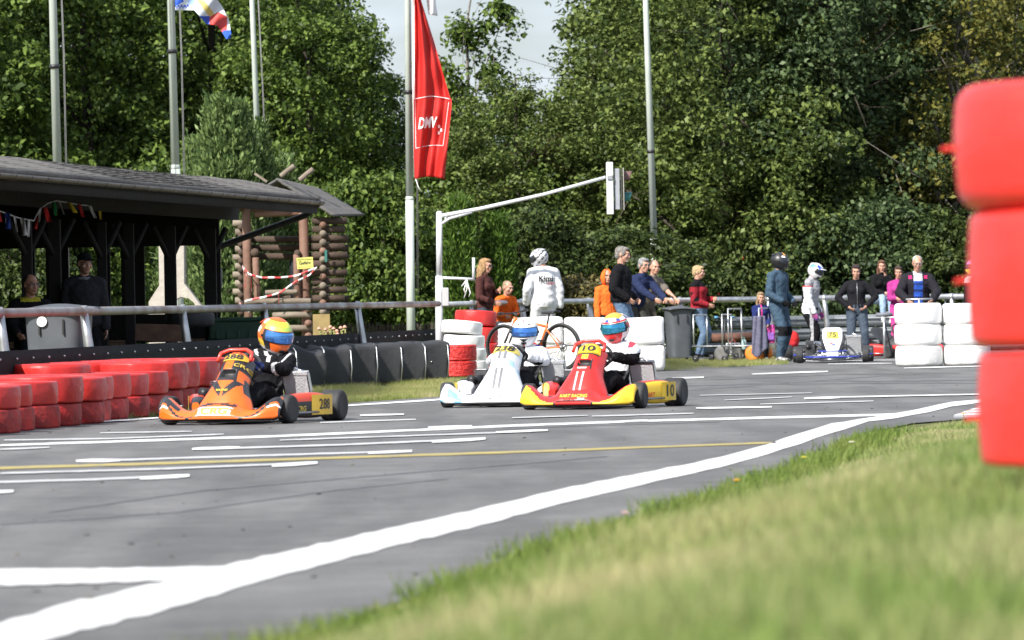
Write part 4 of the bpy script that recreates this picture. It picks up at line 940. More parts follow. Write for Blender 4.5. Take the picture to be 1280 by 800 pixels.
def kart(px, py, d, rz, label, C, group='racing karts on the track', nose=True, simple=False):
    """C: colours"""
    g = P(px, py, d); root = empty('racing_kart', (g.x, g.y, 0), rz, label, 'kart', group)
    c1, c2, c3 = C['c1'], C['c2'], C['c3']; dk = Mc((.025,.025,.028),'paint')
    fr = C.get('frame', Mc((.30,.31,.32),'metal'))
    # chassis
    b = MB(); rt = .015
    for s_ in (-1, 1):
        b.tube([(s_*.20,-.84,.06),(s_*.22,-.60,.055),(s_*.33,-.30,.05),(s_*.34,.25,.05),(s_*.30,.62,.07)], rt, fr, 8)
        b.tube([(s_*.22,-.58,.06),(s_*.46,-.53,.11)], rt, fr, 8); b.tube([(s_*.33,-.32,.05),(s_*.60,-.30,.09),(s_*.64,.18,.09),(s_*.33,.22,.05)], .011, fr, 8)
    b.tube([(-.20,-.84,.06),(.20,-.84,.06)], rt, fr, 8); b.tube([(-.22,-.55,.055),(.22,-.55,.055)], rt, fr, 8); b.tube([(-.34,.1,.05),(.34,.1,.05)], rt, fr, 8); b.tube([(-.31,.58,.07),(.31,.58,.07)], rt, fr, 8)
    b.build('chassis', root)
    b = MB(); b.grid(lambda u, v: ((u-.5)*lerp(.42,.62,v), -.80+1.0*v, .038), 2, 4, Mc((.10,.10,.105),'metal'), .006); b.build('floor_pan', root)
    # wheels
    rim = C.get('rim', dk); st = C.get('steer', 0)
    for s_ in (-1, 1): wheel(root, s_*.565, -.55, .128, .125, rim, st); wheel(root, s_*.60, .50, .140, .20, rim)
    b = MB(); b.tube([(-.66,.5,.14),(.66,.5,.14)], .022, CHROME, 10); b.build('rear_axle', root)
    b = MB(); b.lathe([(0,-.006),(.095,-.006),(.095,.006),(0,.006)], CHROME, (-.12,.5,.14), 'X', 24); b.build('brake_disc', root)
    # seat
    b = MB()
    def seat(u, v):
        a = (u-.5)*2; k = v
        y = .16+.16*k+.22*k*k; z = .07+.02*(1-k)+.50*k**1.4; w_ = .19+.02*k-.03*sm(k,.85,1)
        return (a*w_, y-.13*a*a*(1-.5*k)*1.0-.10*(1-k)*abs(a), z+.13*abs(a)**3*(1-k)-.07*abs(a)**3*k)
    b.grid(seat, 16, 16, Mc((.03,.03,.032),'plastic'), .008); b.build('seat', root)
    # steering wheel + column
    sw = empty('steering_wheel', (0,-.14,.50), parent=root); rot = Matrix.Rotation(R(58), 3, 'X')
    b = MB(); pts = []; 
    for k in range(33):
        a = 2*PI*k/32; r_ = .15 if math.sin(a) > -.4 or True else .14; pts.append(rot @ Vector((r_*math.cos(a), r_*math.sin(a)*.93, 0)))
    b.tube(pts, .015, Mc((.04,.04,.045),'rubber'), 8, caps=False); b.build('rim', sw)
    b = MB(); 
    for a in (R(90), R(210), R(330)): b.tube([(0,0,0), rot @ Vector((.145*math.cos(a), .135*math.sin(a), 0))], .011, BLK, 6)
    b.box((0,0,.0), (.09,.06,.02), BLK, rot, bev=.005); b.tube([(0,0,0), rot @ Vector((0,.02,-.46))], .011, CHROME, 8); b.build('spokes', sw)
    # engine on the driver's right, radiator on the left
    EN = Mc((.20,.20,.205),'metal'); b = MB(); b.box((-.40,.30,.20), (.17,.22,.20), EN, bev=.02); b.box((-.40,.27,.33), (.13,.13,.10), EN, bev=.015)
    for k in range(6): b.box((-.40,.27,.29+.016*k), (.16,.16,.006), EN)
    b.lathe([(0,-.03),(.05,-.03),(.05,.03),(0,.03)], BLK, (-.5,.3,.2), 'X', 16); b.build('engine', root)
    b = MB(); b.tube([(-.40,.15,.28),(-.42,.0,.26),(-.43,-.12,.28)], .045, BLK, 10); b.build('airbox', root)
    b = MB(); b.tube([(-.36,.38,.30),(-.30,.48,.34),(-.2,.60,.30),(-.1,.66,.22)], [.02,.03,.05,.05], CHROME, 10); b.tube([(-.1,.66,.22),(.1,.68,.18),(.24,.66,.18)], [.05,.05,.03], CHROME, 10); b.build('exhaust', root)
    rad = C.get('rad', True)
    if rad:
        RD = mat('radiator_fins', (.50,.51,.53), .45, .5, var=.1, scale=90, bump=.6, bscale=120); ro = empty('radiator', (.37,.28,.14), R(-8), parent=root); tl = Matrix.Rotation(R(18), 3, 'X')
        b = MB(); b.box(tl @ Vector((0,0,.16)), (.25,.035,.28), RD, tl); b.build('core', ro)
        b = MB(); b.box(tl @ Vector((0,0,.315)), (.27,.045,.035), C.get('radtop', RD), tl, bev=.006); b.box(tl @ Vector((0,0,.008)), (.27,.045,.03), RD, tl, bev=.006)
        for s_ in (-1, 1): b.box(tl @ Vector((s_*.13,0,.16)), (.014,.042,.30), CHROME, tl)
        b.build('frame', ro)
        b = MB(); b.tube([tl @ Vector((-.05,0,.33)), tl @ Vector((0,.02,.355)), tl @ Vector((.05,0,.34)), tl @ Vector((.09,0,.33))], .011, CHROME, 8); b.build('cap_hose', ro)
    # steering rods, pedals, brake line
    b = MB(); b.tube([(-.46,-.50,.12),(0,-.42,.14),(.46,-.50,.12)], .008, CHROME, 6)
    for s_ in (-1, 1): b.tube([(s_*.12,-.70,.06),(s_*.13,-.68,.20)], .008, CHROME, 6); b.box((s_*.13,-.675,.19), (.07,.012,.05), BLK)
    for s_ in (-1, 1): b.box((s_*.46,-.55,.128), (.05,.05,.09), EN, bev=.006); b.tube([(s_*.46,-.55,.128),(s_*.56,-.55,.128)], .012, CHROME, 8)
    b.build('steering_gear', root)
    # side pods
    if nose:
        for s_ in (-1, 1):
            pd = empty('side_pod', (0,0,0), parent=root)
            def pod(u, v):
                t = u; y = lerp(-.33, .30, t); w0 = lerp(.50, .685, sm(t, 0, .9)); e_ = .05+.95*min(1, math.sin(PI*min(1, max(0, t*.96+.02)))**.35); a = 2*PI*v
                k = 3.2; cx = math.cos(a); sx = math.sin(a); ex = abs(cx)**(2/k)*(1 if cx >= 0 else -1); ez_ = abs(sx)**(2/k)*(1 if sx >= 0 else -1)
                return (s_*(w0-.09+.085*ex*e_), y, .15+(.105+.02*t)*ez_*e_)
            def pm(u, v):
                # v .0 outer, .25 top
                if C.get('podm'): return C['podm'](u, v)
                return c1
            b = MB(); b.grid(pod, 28, 36, c1, 0, mf=pm)
            # end caps
            b.add([pod(0, k/36) for k in range(36)], [tuple(range(36))], c1, False); b.add([pod(1, k/36) for k in range(36)], [tuple(range(35, -1, -1))], dk, False); b.build('shell', pd)
            def onpod(x, y): # x along length (m) from centre toward the rear, y up
                t = (.5+x/.63); y0 = lerp(-.33,.30,t); w0 = lerp(.50, .685, sm(t, 0, .9)); return (s_*(w0-.005+.004), y0, .15+y)
            b = MB(); n_ = C.get('num', ''); 
            vs = [onpod(lerp(-.02 if len(n_) > 2 else .02,.27,i/6), yy_) for i in range(7) for yy_ in (-.085,.095)]; b.add(vs, [(2*i,2*i+2,2*i+3,2*i+1) for i in range(6)] if s_ > 0 else [(2*i,2*i+1,2*i+3,2*i+2) for i in range(6)], C['plate'])
            b.build('number_plate', pd)
            b = MB(); off = Vector((s_*.004,0,0)); put_text(b, n_, lambda x, y: Vector(onpod(.135+x*s_, .005+y))+off, C['numc'], .16 if len(n_) < 3 else .13, .02, sx=1.0 if len(n_) < 3 else .75)
            if C.get('podtext'): put_text(b, C['podtext'], lambda x, y: Vector(onpod((-.14 if s_ > 0 else -.14)+x*s_, -.03+y))+off, C['podtc'], .065, .02, .2, sx=.8)
            b.build('lettering', pd)
        # nose fairing
        no = empty('front_fairing', (0,0,0), parent=root)
        b = MB(); b.grid(lambda u, v: nose_fn(u*2-1, v), 64, 24, c1, .008, mf=lambda u, v: C['nosem'](u*2-1, v)); b.build('shell', no)
        def onnose(x, y, off=.006):
            u = x/.585; p = Vector(nose_fn(u, .5)); q0, q1 = Vector(nose_fn(u, .3)), Vector(nose_fn(u, .55)); t = (y+.04)/.08
            p = q0.lerp(q1, t); return (p.x, p.y-off, p.z)
        b = MB(); 
        if C.get('strip'):
            hw_ = .17; vs = [onnose(lerp(-hw_,hw_,i/14), y, .005) for i in range(15) for y in (-.042,.042)]; b.add(vs, [(2*i,2*i+2,2*i+3,2*i+1) for i in range(14)], C['strip'])
            if C.get('strip2'): 
                vs = [onnose(lerp(-hw_*.93,hw_*.93,i/14), y, .009) for i in range(15) for y in (-.034,.034)]; b.add(vs, [(2*i,2*i+2,2*i+3,2*i+1) for i in range(14)], C['strip2'])
            b.build('badge', no)
        b = MB()
        for (s_, x0, y0, sz, m_, sx) in C.get('nosetext', []): b = MB(); put_text(b, s_, lambda x, y: onnose(x0+x, y0+y, .013), m_, sz, .03, 0, sx); b.build('lettering', no)
        b = MB(); b.grid(lambda u, v: (lambda p: (p[0]*.97, p[1]+.03+.12*v, .028+.004*math.sin(v*3)))(nose_fn(u*2-1, .12)), 30, 3, dk, .006); b.build('skirt', no)
        # rear bumper
        b = MB(); b.grid(lambda u, v: (lambda a: ((u-.5)*1.36, .72+.035*math.cos(a)-.05*abs(u-.5)*0+(.0 if abs(u-.5) < .4 else -.10*(abs(u-.5)-.4)/.1), .15+.075*math.sin(a)))(2*PI*v), 30, 16, C.get('rb', dk)); b.build('rear_bumper', root)
    else:
        b = MB(); BM = C['bump']
        b.tube([(-.48,-.62,.10),(-.42,-.80,.10),(-.30,-.86,.10),(.30,-.86,.10),(.42,-.80,.10),(.48,-.62,.10)], .013, BM, 8); b.tube([(-.24,-.84,.20),(.24,-.84,.20)], .012, BM, 8); b.tube([(-.30,-.60,.06),(-.26,-.84,.20),(.26,-.84,.20),(.30,-.60,.06)], .012, STEEL, 8)
        for s_ in (-1, 1): b.tube([(s_*.18,-.86,.10),(s_*.18,-.84,.20)], .01, STEEL, 6); b.tube([(s_*.34,-.34,.08),(s_*.66,-.30,.14),(s_*.68,.2,.14),(s_*.34,.25,.08)], .013, BM, 8); b.tube([(s_*.34,-.34,.08),(s_*.64,-.28,.22),(s_*.66,.18,.22),(s_*.34,.25,.1)], .011, STEEL, 8)
        b.build('bumper', root)
    # nassau panel
    na = empty('front_panel', (0,0,0), parent=root)
    hole = C.get('hole', True)
    def nm(u, v):
        U = u*2-1
        if hole and .46 < v < .60 and abs(U) < .42-.8*abs(v-.53)*1.2: return BLK
        return C['nasm'](U, v)
    def nf(u, v):
        U = u*2-1; p = Vector(nas_fn(U, v))
        if hole:
            k = sm(.08-abs(v-.53), 0, .03)*sm(.42-abs(U), 0, .06); p += Vector((0, .05, -.03))*k
        return p
    if not nose:
        def nf(u, v): U = u*2-1; return Vector((U*(lerp(.10,.17,sm(v,.1,.7))-.04*sm(v,.92,1)), -.78+.34*v+.03*U*U, .10+.50*v))
        def nm(u, v): return C['nasm'](u*2-1, v)
    b = MB(); b.grid(nf, 44, 60, c1, .008, mf=nm); b.build('shell', na)
    def onnas(x, v, off=.006):
        hw = (.30-.125*sm(v, -.1, .55)-.02*v) if nose else lerp(.10,.17,sm(v,.1,.7)); U = max(-1, min(1, x/hw)); 
        e_ = .01; p = Vector(nf((U+1)/2, v)); a = Vector(nf((U+1)/2, min(1, v+e_)))-p; c = Vector(nf(min(1, (U+1)/2+e_), v))-p; n_ = c.cross(a).normalized()
        return p+n_*off
    b = MB(); vs = []; NP = 14; v0, v1 = C.get('plv', (.74,.97))
    pw = C.get('plw', .115)
    hw_p = pw
    for j in range(NP+1):
        v = lerp(v0, v1, j/NP); k = hw_p*math.sqrt(max(.02, 1-((j/NP-.5)*2)**4*.75)) if C.get('oval') else hw_p*(1-.12*j/NP)
        for i in range(NP+1): vs.append(onnas(lerp(-k, k, i/NP), v, .006))
    b.add(vs, [(j*(NP+1)+i, j*(NP+1)+i+1, (j+1)*(NP+1)+i+1, (j+1)*(NP+1)+i) for j in range(NP) for i in range(NP)], C['plate'], True); b.build('number_plate', na)
    b = MB(); sz = C.get('nsz', .15); vm = (v0+v1)/2; put_text(b, C['num'], lambda x, y: onnas(x, vm+y/.62, .012), C['numc'], sz, .025, C.get('nsh', 0), C.get('nsx', 1)); b.build('lettering', na)
    if C.get('nastext'):
        for (s_, x0, vv_, sz, m_, sx) in C['nastext']: b = MB(); put_text(b, s_, lambda x, y: onnas(x0+x, vv_+y/.62, .010), m_, sz, .02, 0, sx); b.build('lettering', na)
    for t_, st_ in C.get('stripes', []):
        b = MB()
        for (x0, va, vb_, wq) in st_:
            b = MB(); n = 10; vs = []
            for k in range(n+1): v = lerp(va, vb_, k/n); vs += [onnas(x0-wq/2, v, .007), onnas(x0+wq/2, v, .007)]
            b.add(vs, [(2*k, 2*k+1, 2*k+3, 2*k+2) for k in range(n)], t_)
            b.build('stripe', na)
    if C.get('hoop'):
        b = MB(); b.tube([(-.16,-.40,.56),(-.15,-.34,.63),(-.08,-.30,.66),(.08,-.30,.66),(.15,-.34,.63),(.16,-.40,.56)], .018, C['hoop'], 8); b.build('steering_fairing', na)
    return root
K = lambda r,g,b,k='paint': Mc((r,g,b),k)
KRED, KYEL, KORA, KBLK, KWHT, KBLU, KGLD = K(.60,.025,.02), K(.75,.50,.03), K(.78,.135,.012), K(.022,.022,.025), K(.76,.77,.79), K(.20,.52,.72), K(.62,.45,.06)
def red_nose(U, v):
    a = abs(U)
    if v < .10: return KBLK
    if a > .30 and v < .62-.35*(1-sm(a,.25,.9)): return KYEL if a > .33 else KBLK
    if a > .9 and v < .8: return KYEL
    if .985 < a: return KBLK
    return KRED
def red_nas(U, v):
    if v > .62 and abs(U+.02) < .75-.55*(v < .72) and v < .98: return KYEL if not (abs(v-.735) < .012) else KBLK
    if .40 < v <= .62 and U > .42 and U < .5: return KBLK
    return KRED
def ora_nose(U, v):
    a = abs(U)
    if v < .14: return KBLK
    if a > .34 and abs(v-.30-.25*sm(a,.4,1)) < .035: return KBLK
    if .62 < a < .97 and abs(v-.62) < .10-.2*abs(a-.8): return KBLK
    if a > .80 and abs(v-.44) < .03: return KWHT
    if abs(v-.62-.5*abs(a-.22)) < .05 and a < .30: return KBLK
    if a > .965: return KBLK
    if .42 < a < .48 and v < .3: return KBLK
    return KORA
def ora_nas(U, v):
    a = abs(U)
    if v > .95: return KORA if int((U+1)*9) % 3 else K(.55,.04,.03)
    if v > .62 and abs(U+.12) < .24: return KORA
    if v > .60: return KBLK
    if .40 < v <= .60: return KORA if (a > .55 and a < .8+.2*(v > .5)) else KBLK
    if abs(v-.18-.35*a) < .07 and a > .05: return KBLK
    if .24 < v < .42 and .75 < a: return KBLK
    return KORA
def wht_nose(U, v):
    a = abs(U); w1 = math.sin(U*11+v*7)+math.sin(U*23-v*13)*.6
    if v < .08: return KBLK
    if a > .55 and v < .55 and w1 > .1: return KBLU
    if a > .55 and v < .6 and w1 > -.25: return K(.45,.66,.78)
    return KWHT
def wht_nas(U, v):
    w1 = math.sin(U*6+v*19)+math.sin(U*11-v*9)*.6
    if .40 < v < .60 and w1 > .4: return K(.40,.62,.76)
    if .66 < v < .78 and w1 > .9: return K(.45,.66,.78)
    return KWHT
TXB = K(.03,.03,.03); TXY = K(.72,.52,.05); TXR = K(.6,.04,.03); TXW_ = K(.8,.8,.8)
YR = R(-19)
# positions are the kart centres; red
red = kart(752, 470, 52.0, YR, 'red kart with yellow nose wings and number 10 driven in front of the white kart', dict(c1=KRED, c2=KYEL, c3=KBLK, nosem=red_nose, nasm=red_nas, plate=KYEL, numc=TXB, num='10', steer=R(4),
    strip=KBLK, nosetext=[('KART RACING', 0, .014, .045, TXY, .95), ('RACING', -.04, -.02, .034, TXR, .9), ('TEAM', .08, -.02, .032, TXW_, .9)], podtext='KART', podtc=TXR, plv=(.76,.93), plw=.12, nsz=.115, nsx=1.25, podm=lambda u, v: KYEL if (v > .78 or v < .16) else KRED,
    stripes=[(K(.78,.45,.50), [(-.03,.02,.34,.02),(.03,.02,.34,.02)]), (TXW_, [(0,.40,.425,.09)])], hoop=KRED, radtop=K(.35,.36,.38,'metal')))
ora = kart(314, 485, 47.7, YR, 'orange and black kart with number 288 leading on the left', dict(c1=KORA, c2=KBLK, c3=KBLK, nosem=ora_nose, nasm=ora_nas, plate=K(.72,.46,.05), numc=TXB, num='288', steer=R(-6),
    strip=KWHT, strip2=K(.50,.50,.50), nosetext=[('CRG', 0, 0, .085, KGLD, 1.5)], podtext='CRG', podtc=KGLD, plv=(.80,.94), plw=.12, oval=True, nsz=.088, nsx=1.25, podm=lambda u, v: KBLK if (v > .80 or v < .04 or (u < .2)) else K(.55,.06,.03),
    nastext=[('CRG', .10, .69, .055, KGLD, 1.2), ('MAXXIS', 0, .22, .028, KYEL, 1.1)], hoop=K(.62,.05,.03)))
wht = kart(643, 470, 54.0, R(-14), 'white and pale blue kart with number 238 partly behind the red kart', dict(c1=KWHT, c2=KBLU, c3=KBLK, nosem=wht_nose, nasm=wht_nas, plate=K(.75,.60,.12), numc=TXB, num='238', steer=R(5), hole=False,
    nosetext=[('HONK', 0, -.01, .07, K(.3,.3,.33), 1.1)], podtext='HONK', podtc=TXB, plv=(.77,.93), plw=.14, oval=True, nsz=.11, nsh=.2, nsx=1.1,
    stripes=[(K(.18,.18,.19), [(-.028,.60,.80,.025),(.028,.60,.80,.025),(-.028,.02,.40,.025),(.028,.02,.40,.025)])]))
k75 = kart(1041, 430, 91, R(-4), 'parked bare kart with white front panel and number 75 and blue bumper tubes', dict(c1=KWHT, c2=KWHT, c3=KBLK, nosem=wht_nose, nasm=lambda U, v: KWHT, plate=K(.78,.66,.08), numc=TXB, num='75', hole=False, plv=(.62,.86), plw=.11, nsz=.14,
    bump=K(.03,.05,.40), stripes=[(K(.5,.05,.06), [(-.02,.42,.47,.05)]), (K(.1,.15,.5), [(.02,.38,.44,.05)])]), group='parked karts', nose=False)
kb = kart(1118, 430, 97, R(35), 'parked kart with red bodywork half hidden behind the white tyre stacks', dict(c1=KRED, c2=KRED, c3=KBLK, nosem=lambda U, v: KRED, nasm=lambda U, v: KRED, plate=KYEL, numc=TXB, num='7', hole=False, plv=(.7,.8), plw=.04, nsz=.02), group='parked karts')
# ================================================================== BICYCLES
def bicycle(loc, rz, lean, label, fc, fc2, group=None):
    o = empty('bicycle', loc, rz, label, 'bicycle', group); o.rotation_euler = (lean, 0, rz)
    # local: x forward, wheels in xz plane
    def bw(x):
        e = empty('wheel', (x,0,.34), parent=o); b = MB(); b.lathe([(.325,-.02),(.345,-.026),(.362,-.016),(.366,0),(.362,.016),(.345,.026),(.325,.02)], TYRE, axis='Y', n=48, closed=True); b.build('tyre', e)
        b = MB(); b.lathe([(.305,-.010),(.328,-.013),(.328,.013),(.305,.010)], Mc((.08,.08,.085),'metal'), axis='Y', n=48, closed=True); b.build('rim', e)
        b = MB()
        for k in range(28): a = 2*PI*k/28; b.tube([(.02*math.cos(a+.6), .022*(1 if k % 2 else -1), .02*math.sin(a+.6)), (.31*math.cos(a), 0, .31*math.sin(a))], .0022, CHROME, 4)
        b.tube([(0,-.05,0),(0,.05,0)], .022, STEEL, 10); b.build('spokes', e)
        b = MB(); b.lathe([(.055,-.001),(.075,-.001),(.075,.001),(.055,.001)], CHROME, (0,-.035,0), 'Y', 24, closed=True); b.build('brake_disc', e)
    bw(-.55); bw(.55)
    bb = Vector((-.12,0,.32)); st = Vector((-.30,0,.70)); ht = Vector((.32,0,.78)); hb_ = Vector((.36,0,.66)); ra = Vector((-.55,0,.34)); fa = Vector((.55,0,.34))
    b = MB(); b.tube([bb, st], .019, fc, 10); b.tube([st+Vector((0,0,-.05)), ht], .021, fc, 10); b.tube([bb, hb_], .026, fc2, 10); b.tube([ht+Vector((-.01,0,.03)), hb_+Vector((.01,0,-.03))], .026, fc, 10)
    for s_ in (-.055, .055): b.tube([bb+Vector((-.03,s_*.6,0)), ra+Vector((0,s_,0))], .011, fc, 8); b.tube([st+Vector((.01,s_*.4,-.08)), ra+Vector((0,s_,0))], .010, fc, 8)
    b.build('frame', o)
    b = MB(); b.tube([hb_, hb_+Vector((.02,0,-.04))], .03, BLK, 8)
    for s_ in (-.06, .06): b.tube([hb_+Vector((.015,s_,-.03)), fa+Vector((0,s_,0))], [.018,.014], BLK, 8)
    b.tube([hb_+Vector((.015,-.06,-.03)), hb_+Vector((.015,.06,-.03))], .018, BLK, 8); b.build('fork', o)
    b = MB(); b.tube([st, st+Vector((-.05,0,.16))], .014, BLK, 8); b.build('seat_post', o)
    b = MB(); b.grid(lambda u, v: (-.49+.28*u, (v-.5)*(.16*(1-u)**1.3+.035), .885+.02*(1-u)**2-.03*(2*v-1)**2), 12, 8, BLK, .022); b.build('saddle', o)
    b = MB(); b.tube([ht, ht+Vector((-.02,0,.07)), ht+Vector((.05,0,.09))], .017, BLK, 8); b.tube([ht+Vector((.03,-.36,.11)), ht+Vector((.05,-.1,.09)), ht+Vector((.05,.1,.09)), ht+Vector((.03,.36,.11))], .012, BLK, 8)
    for s_ in (-1, 1): b.tube([ht+Vector((.03,s_*.24,.105)), ht+Vector((.03,s_*.37,.112))], .018, BLK, 8); b.tube([ht+Vector((.05,s_*.22,.09)), ht+Vector((.10,s_*.30,.07))], .006, BLK, 5)
    b.build('handlebar', o)
    b = MB(); b.lathe([(.0,-.004),(.09,-.004),(.09,.004),(0,.004)], BLK, (bb.x,-.05,bb.z), 'Y', 24); b.tube([bb+Vector((0,-.06,0)), bb+Vector((.10,-.07,-.13))], .009, BLK, 6); b.box(bb+Vector((.11,-.10,-.13)), (.08,.09,.02), BLK); b.tube([bb+Vector((0,.06,0)), bb+Vector((-.10,.07,.13))], .009, BLK, 6); b.box(bb+Vector((-.11,.10,.13)), (.08,.09,.02), BLK); b.build('crank', o)
    b = MB(); b.tube([bb+Vector((0,-.05,.09)), ra+Vector((0,-.05,.045))], .005, BLK, 4); b.tube([bb+Vector((0,-.05,-.09)), ra+Vector((.02,-.05,-.07))], .005, BLK, 4); b.lathe([(.0,-.012),(.045,-.012),(.03,.012),(0,.012)], CHROME, ra+Vector((0,-.04,0)), 'Y', 18); b.build('chain', o)
    return o
ORB = K(.80,.16,.03)
# orange bike: facing image left, rear wheel centre at photo (704,432)
pr = P(704, 432, 80.3); bicycle((pr.x-.44, 80.6, pr.z-.36), R(180-38), R(-4), 'orange and red mountain bicycle leaning on the white barrier blocks', ORB, K(.6,.04,.03), 'bicycles beside the track')
pb_ = P(818, 404, 103); bicycle((pb_.x-.20, 103, -.06), R(52), R(14), 'blue bicycle standing behind the driver with the gold topped helmet', K(.03,.16,.55), K(.10,.35,.75), 'bicycles beside the track')
# ================================================================== SMALL ITEMS BY THE TRACK
CO = K(.60,.12,.06,'plastic')
co = empty('marker_post', (Xat(811,440,83), 83, 0), label='short red white and black marker post on the grass behind the red kart', cat='marker post'); sc_ = F/83
zc = lambda py: Zat(811, py, 83)
for y0, y1, m_, w_, nm_ in [(421,432,K(.10,.05,.045,'plastic'),.10,'cap'),(432,441,Mc((.42,.41,.40),'plastic'),.15,'collar'),(441,448,BLK,.155,'band'),(448,456,CO,.17,'foot')]:
    b = MB(); b.box((0,0,(zc(y0)+max(0, zc(y1)))/2), (w_,w_,zc(y0)-max(0, zc(y1))), m_, bev=.012); b.build(nm_, co)
def pneu(root, x, y, r, w_, m, hub, rz=0):
    e = empty('wheel', (x, y, r), rz, parent=root); b = MB(); b.lathe([(r*.5,-w_/2),(r*.8,-w_/2),(r,-w_/4),(r,w_/4),(r*.8,w_/2),(r*.5,w_/2)], m, axis='X', n=30); b.build('tyre', e)
    b = MB(); b.lathe([(0,-w_*.4),(r*.2,-w_*.45),(r*.25,-w_*.3),(r*.52,-w_*.35),(r*.52,w_*.35),(r*.25,w_*.3),(r*.2,w_*.45),(0,w_*.4)], hub, axis='X', n=20); b.build('rim', e)
GT = mat('grey_tyre', (.14,.14,.135), .8, var=.2); OT = mat('orange_tyre', (.80,.22,.03), .55, var=.12)
def trolley(px, d, rz, label, tm, group='kart trolleys', fy=.22):
    o = empty('kart_trolley', (Xat(px,430,d), d, 0), rz, label, 'trolley', group)
    b = MB(); z = .28
    for s_ in (-1, 1):
        b.tube([(s_*.28,-.5,z),(s_*.28,fy,z)], .014, STEEL, 8); b.tube([(s_*.28,-.5,.16),(s_*.28,-.5,.95)], .014, STEEL, 8); b.tube([(s_*.28,fy-.02,z),(s_*.28,fy-.02,.85)], .014, STEEL, 8)
    for y in (-.5,0,fy): b.tube([(-.28,y,z),(.28,y,z)], .014, STEEL, 8)
    b.tube([(-.28,-.5,.95),(.28,-.5,.95)], .014, STEEL, 8); b.tube([(-.28,fy-.02,.85),(.28,fy-.02,.85)], .014, STEEL, 8); b.build('frame', o)
    for s_ in (-1, 1): pneu(o, s_*.36, -.40, .142, .10, tm, STEEL); pneu(o, s_*.33, fy-.08, .06, .04, BLK, STEEL)
    b = MB(); b.tube([(-.36,-.4,.142),(.36,-.4,.142)], .012, STEEL, 6); b.tube([(-.36,fy-.08,.06),(.36,fy-.08,.06)], .012, STEEL, 6); b.build('axle', o)
    return o
trolley(888, 96, R(62), 'steel kart trolley with two fat grey tyres on the grass', GT); trolley(922, 95.5, R(70), 'steel kart trolley with orange tyres beside the small girl', OT)
b = empty('scooter', (Xat(905,425,97), 97, 0), R(20), 'black kick scooter with blue grips standing between the trolleys', 'scooter')
q = MB(); q.tube([(0,0,.12),(.02,0,.80)], .014, BLK, 8); q.tube([(-.13,0,.80),(.17,0,.80)], .012, BLK, 8); q.box((.0,.35,.11), (.10,.6,.02), BLK, bev=.005); q.build('frame', b)
for s_ in (-.14,.17): q = MB(); q.tube([(s_-.04,0,.80),(s_+.03,0,.80)], .022, K(.10,.30,.50,'plastic'), 8); q.build('grip', b)
pneu(b, 0, 0, .06, .03, BLK, WHITE); pneu(b, 0, .68, .06, .03, BLK, WHITE)
bx = empty('crate', (Xat(876+40,430,96.3), 96.3, 0), label='white plastic crate resting on the grey tyred trolley', cat='crate')
zc = Zat(916,443,96.3); PLW = Mc((.62,.63,.64),'plastic')
q = MB(); w_ = .24
for z in (0,.08,.16,.2): q.box((0,0,zc+z), (w_,.2,.018), PLW, bev=.003)
for x in (-.115,-.04,.04,.115): q.box((x,-.09,zc+.1), (.016,.016,.2), PLW)
q.box((0,.09,zc+.1), (w_,.012,.2), PLW); q.build('body', bx); q = MB(); q.tube([(-.08,0,zc+.2),(0,0,zc+.27),(.08,0,zc+.2)], .008, K(.4,.05,.05,'plastic'), 6); q.build('handle', bx)
q = MB(); q.lathe([(0,0),(.045,0),(.048,.02),(.048,.13),(.044,.15),(.03,.18),(.014,.19),(.014,.21),(0,.21)], mat('bottle', (.45,.62,.60), .15, var=.05, trans=.3), n=18); ob_ = q.build('bottle', loc=(Xat(930,430,96), 96, Zat(930,437,96)), label='clear plastic water bottle standing on the orange tyred trolley', cat='bottle'); q = MB(); q.lathe([(.016,.205),(.016,.225),(0,.225)], K(.05,.35,.25,'plastic'), n=12); q.build('cap', ob_)
# steel frame of trolley carrying kart 75, push frame in front of the old man
hf = empty('kart_stand', (Xat(1105,410,95), 95, 0), label='tall steel kart stand with dark pads under the sitting girl', cat='stand', group=None)
q = MB(); 
for x in (-.0,.5): q.tube([(x,0,0),(x,0,.78)], .018, STEEL, 8); q.tube([(x,0,.74),(x+.16,.3,.05)], .014, K(.1,.11,.13,'metal'), 6)
q.tube([(0,0,.75),(.5,0,.75)], .016, STEEL, 8); q.build('frame', hf); q = MB(); q.tube([(-.14,0,.80),(.16,0,.80)], .036, Mc((.16,.17,.19),'rubber'), 10); q.build('pad', hf)
tf = empty('push_trolley', (Xat(1149,390,88.5), 88.5, 0), label='steel trolley handle held by the man with white hair', cat='trolley')
q = MB(); hz = Zat(1150,374,88.5); q.tube([(-.22,0,hz),(.22,0,hz)], .016, STEEL, 8); q.tube([(0,0,hz),(0,.05,.2)], .016, STEEL, 8); q.tube([(-.2,.05,.2),(.2,.05,.2)], .014, STEEL, 8); q.build('frame', tf)
for s_ in (-.2,.2): pneu(tf, s_, .05, .1, .05, BLK, STEEL)
q = MB(); q.box((-.25,0,.02),(.18,.18,.03),BLK); 
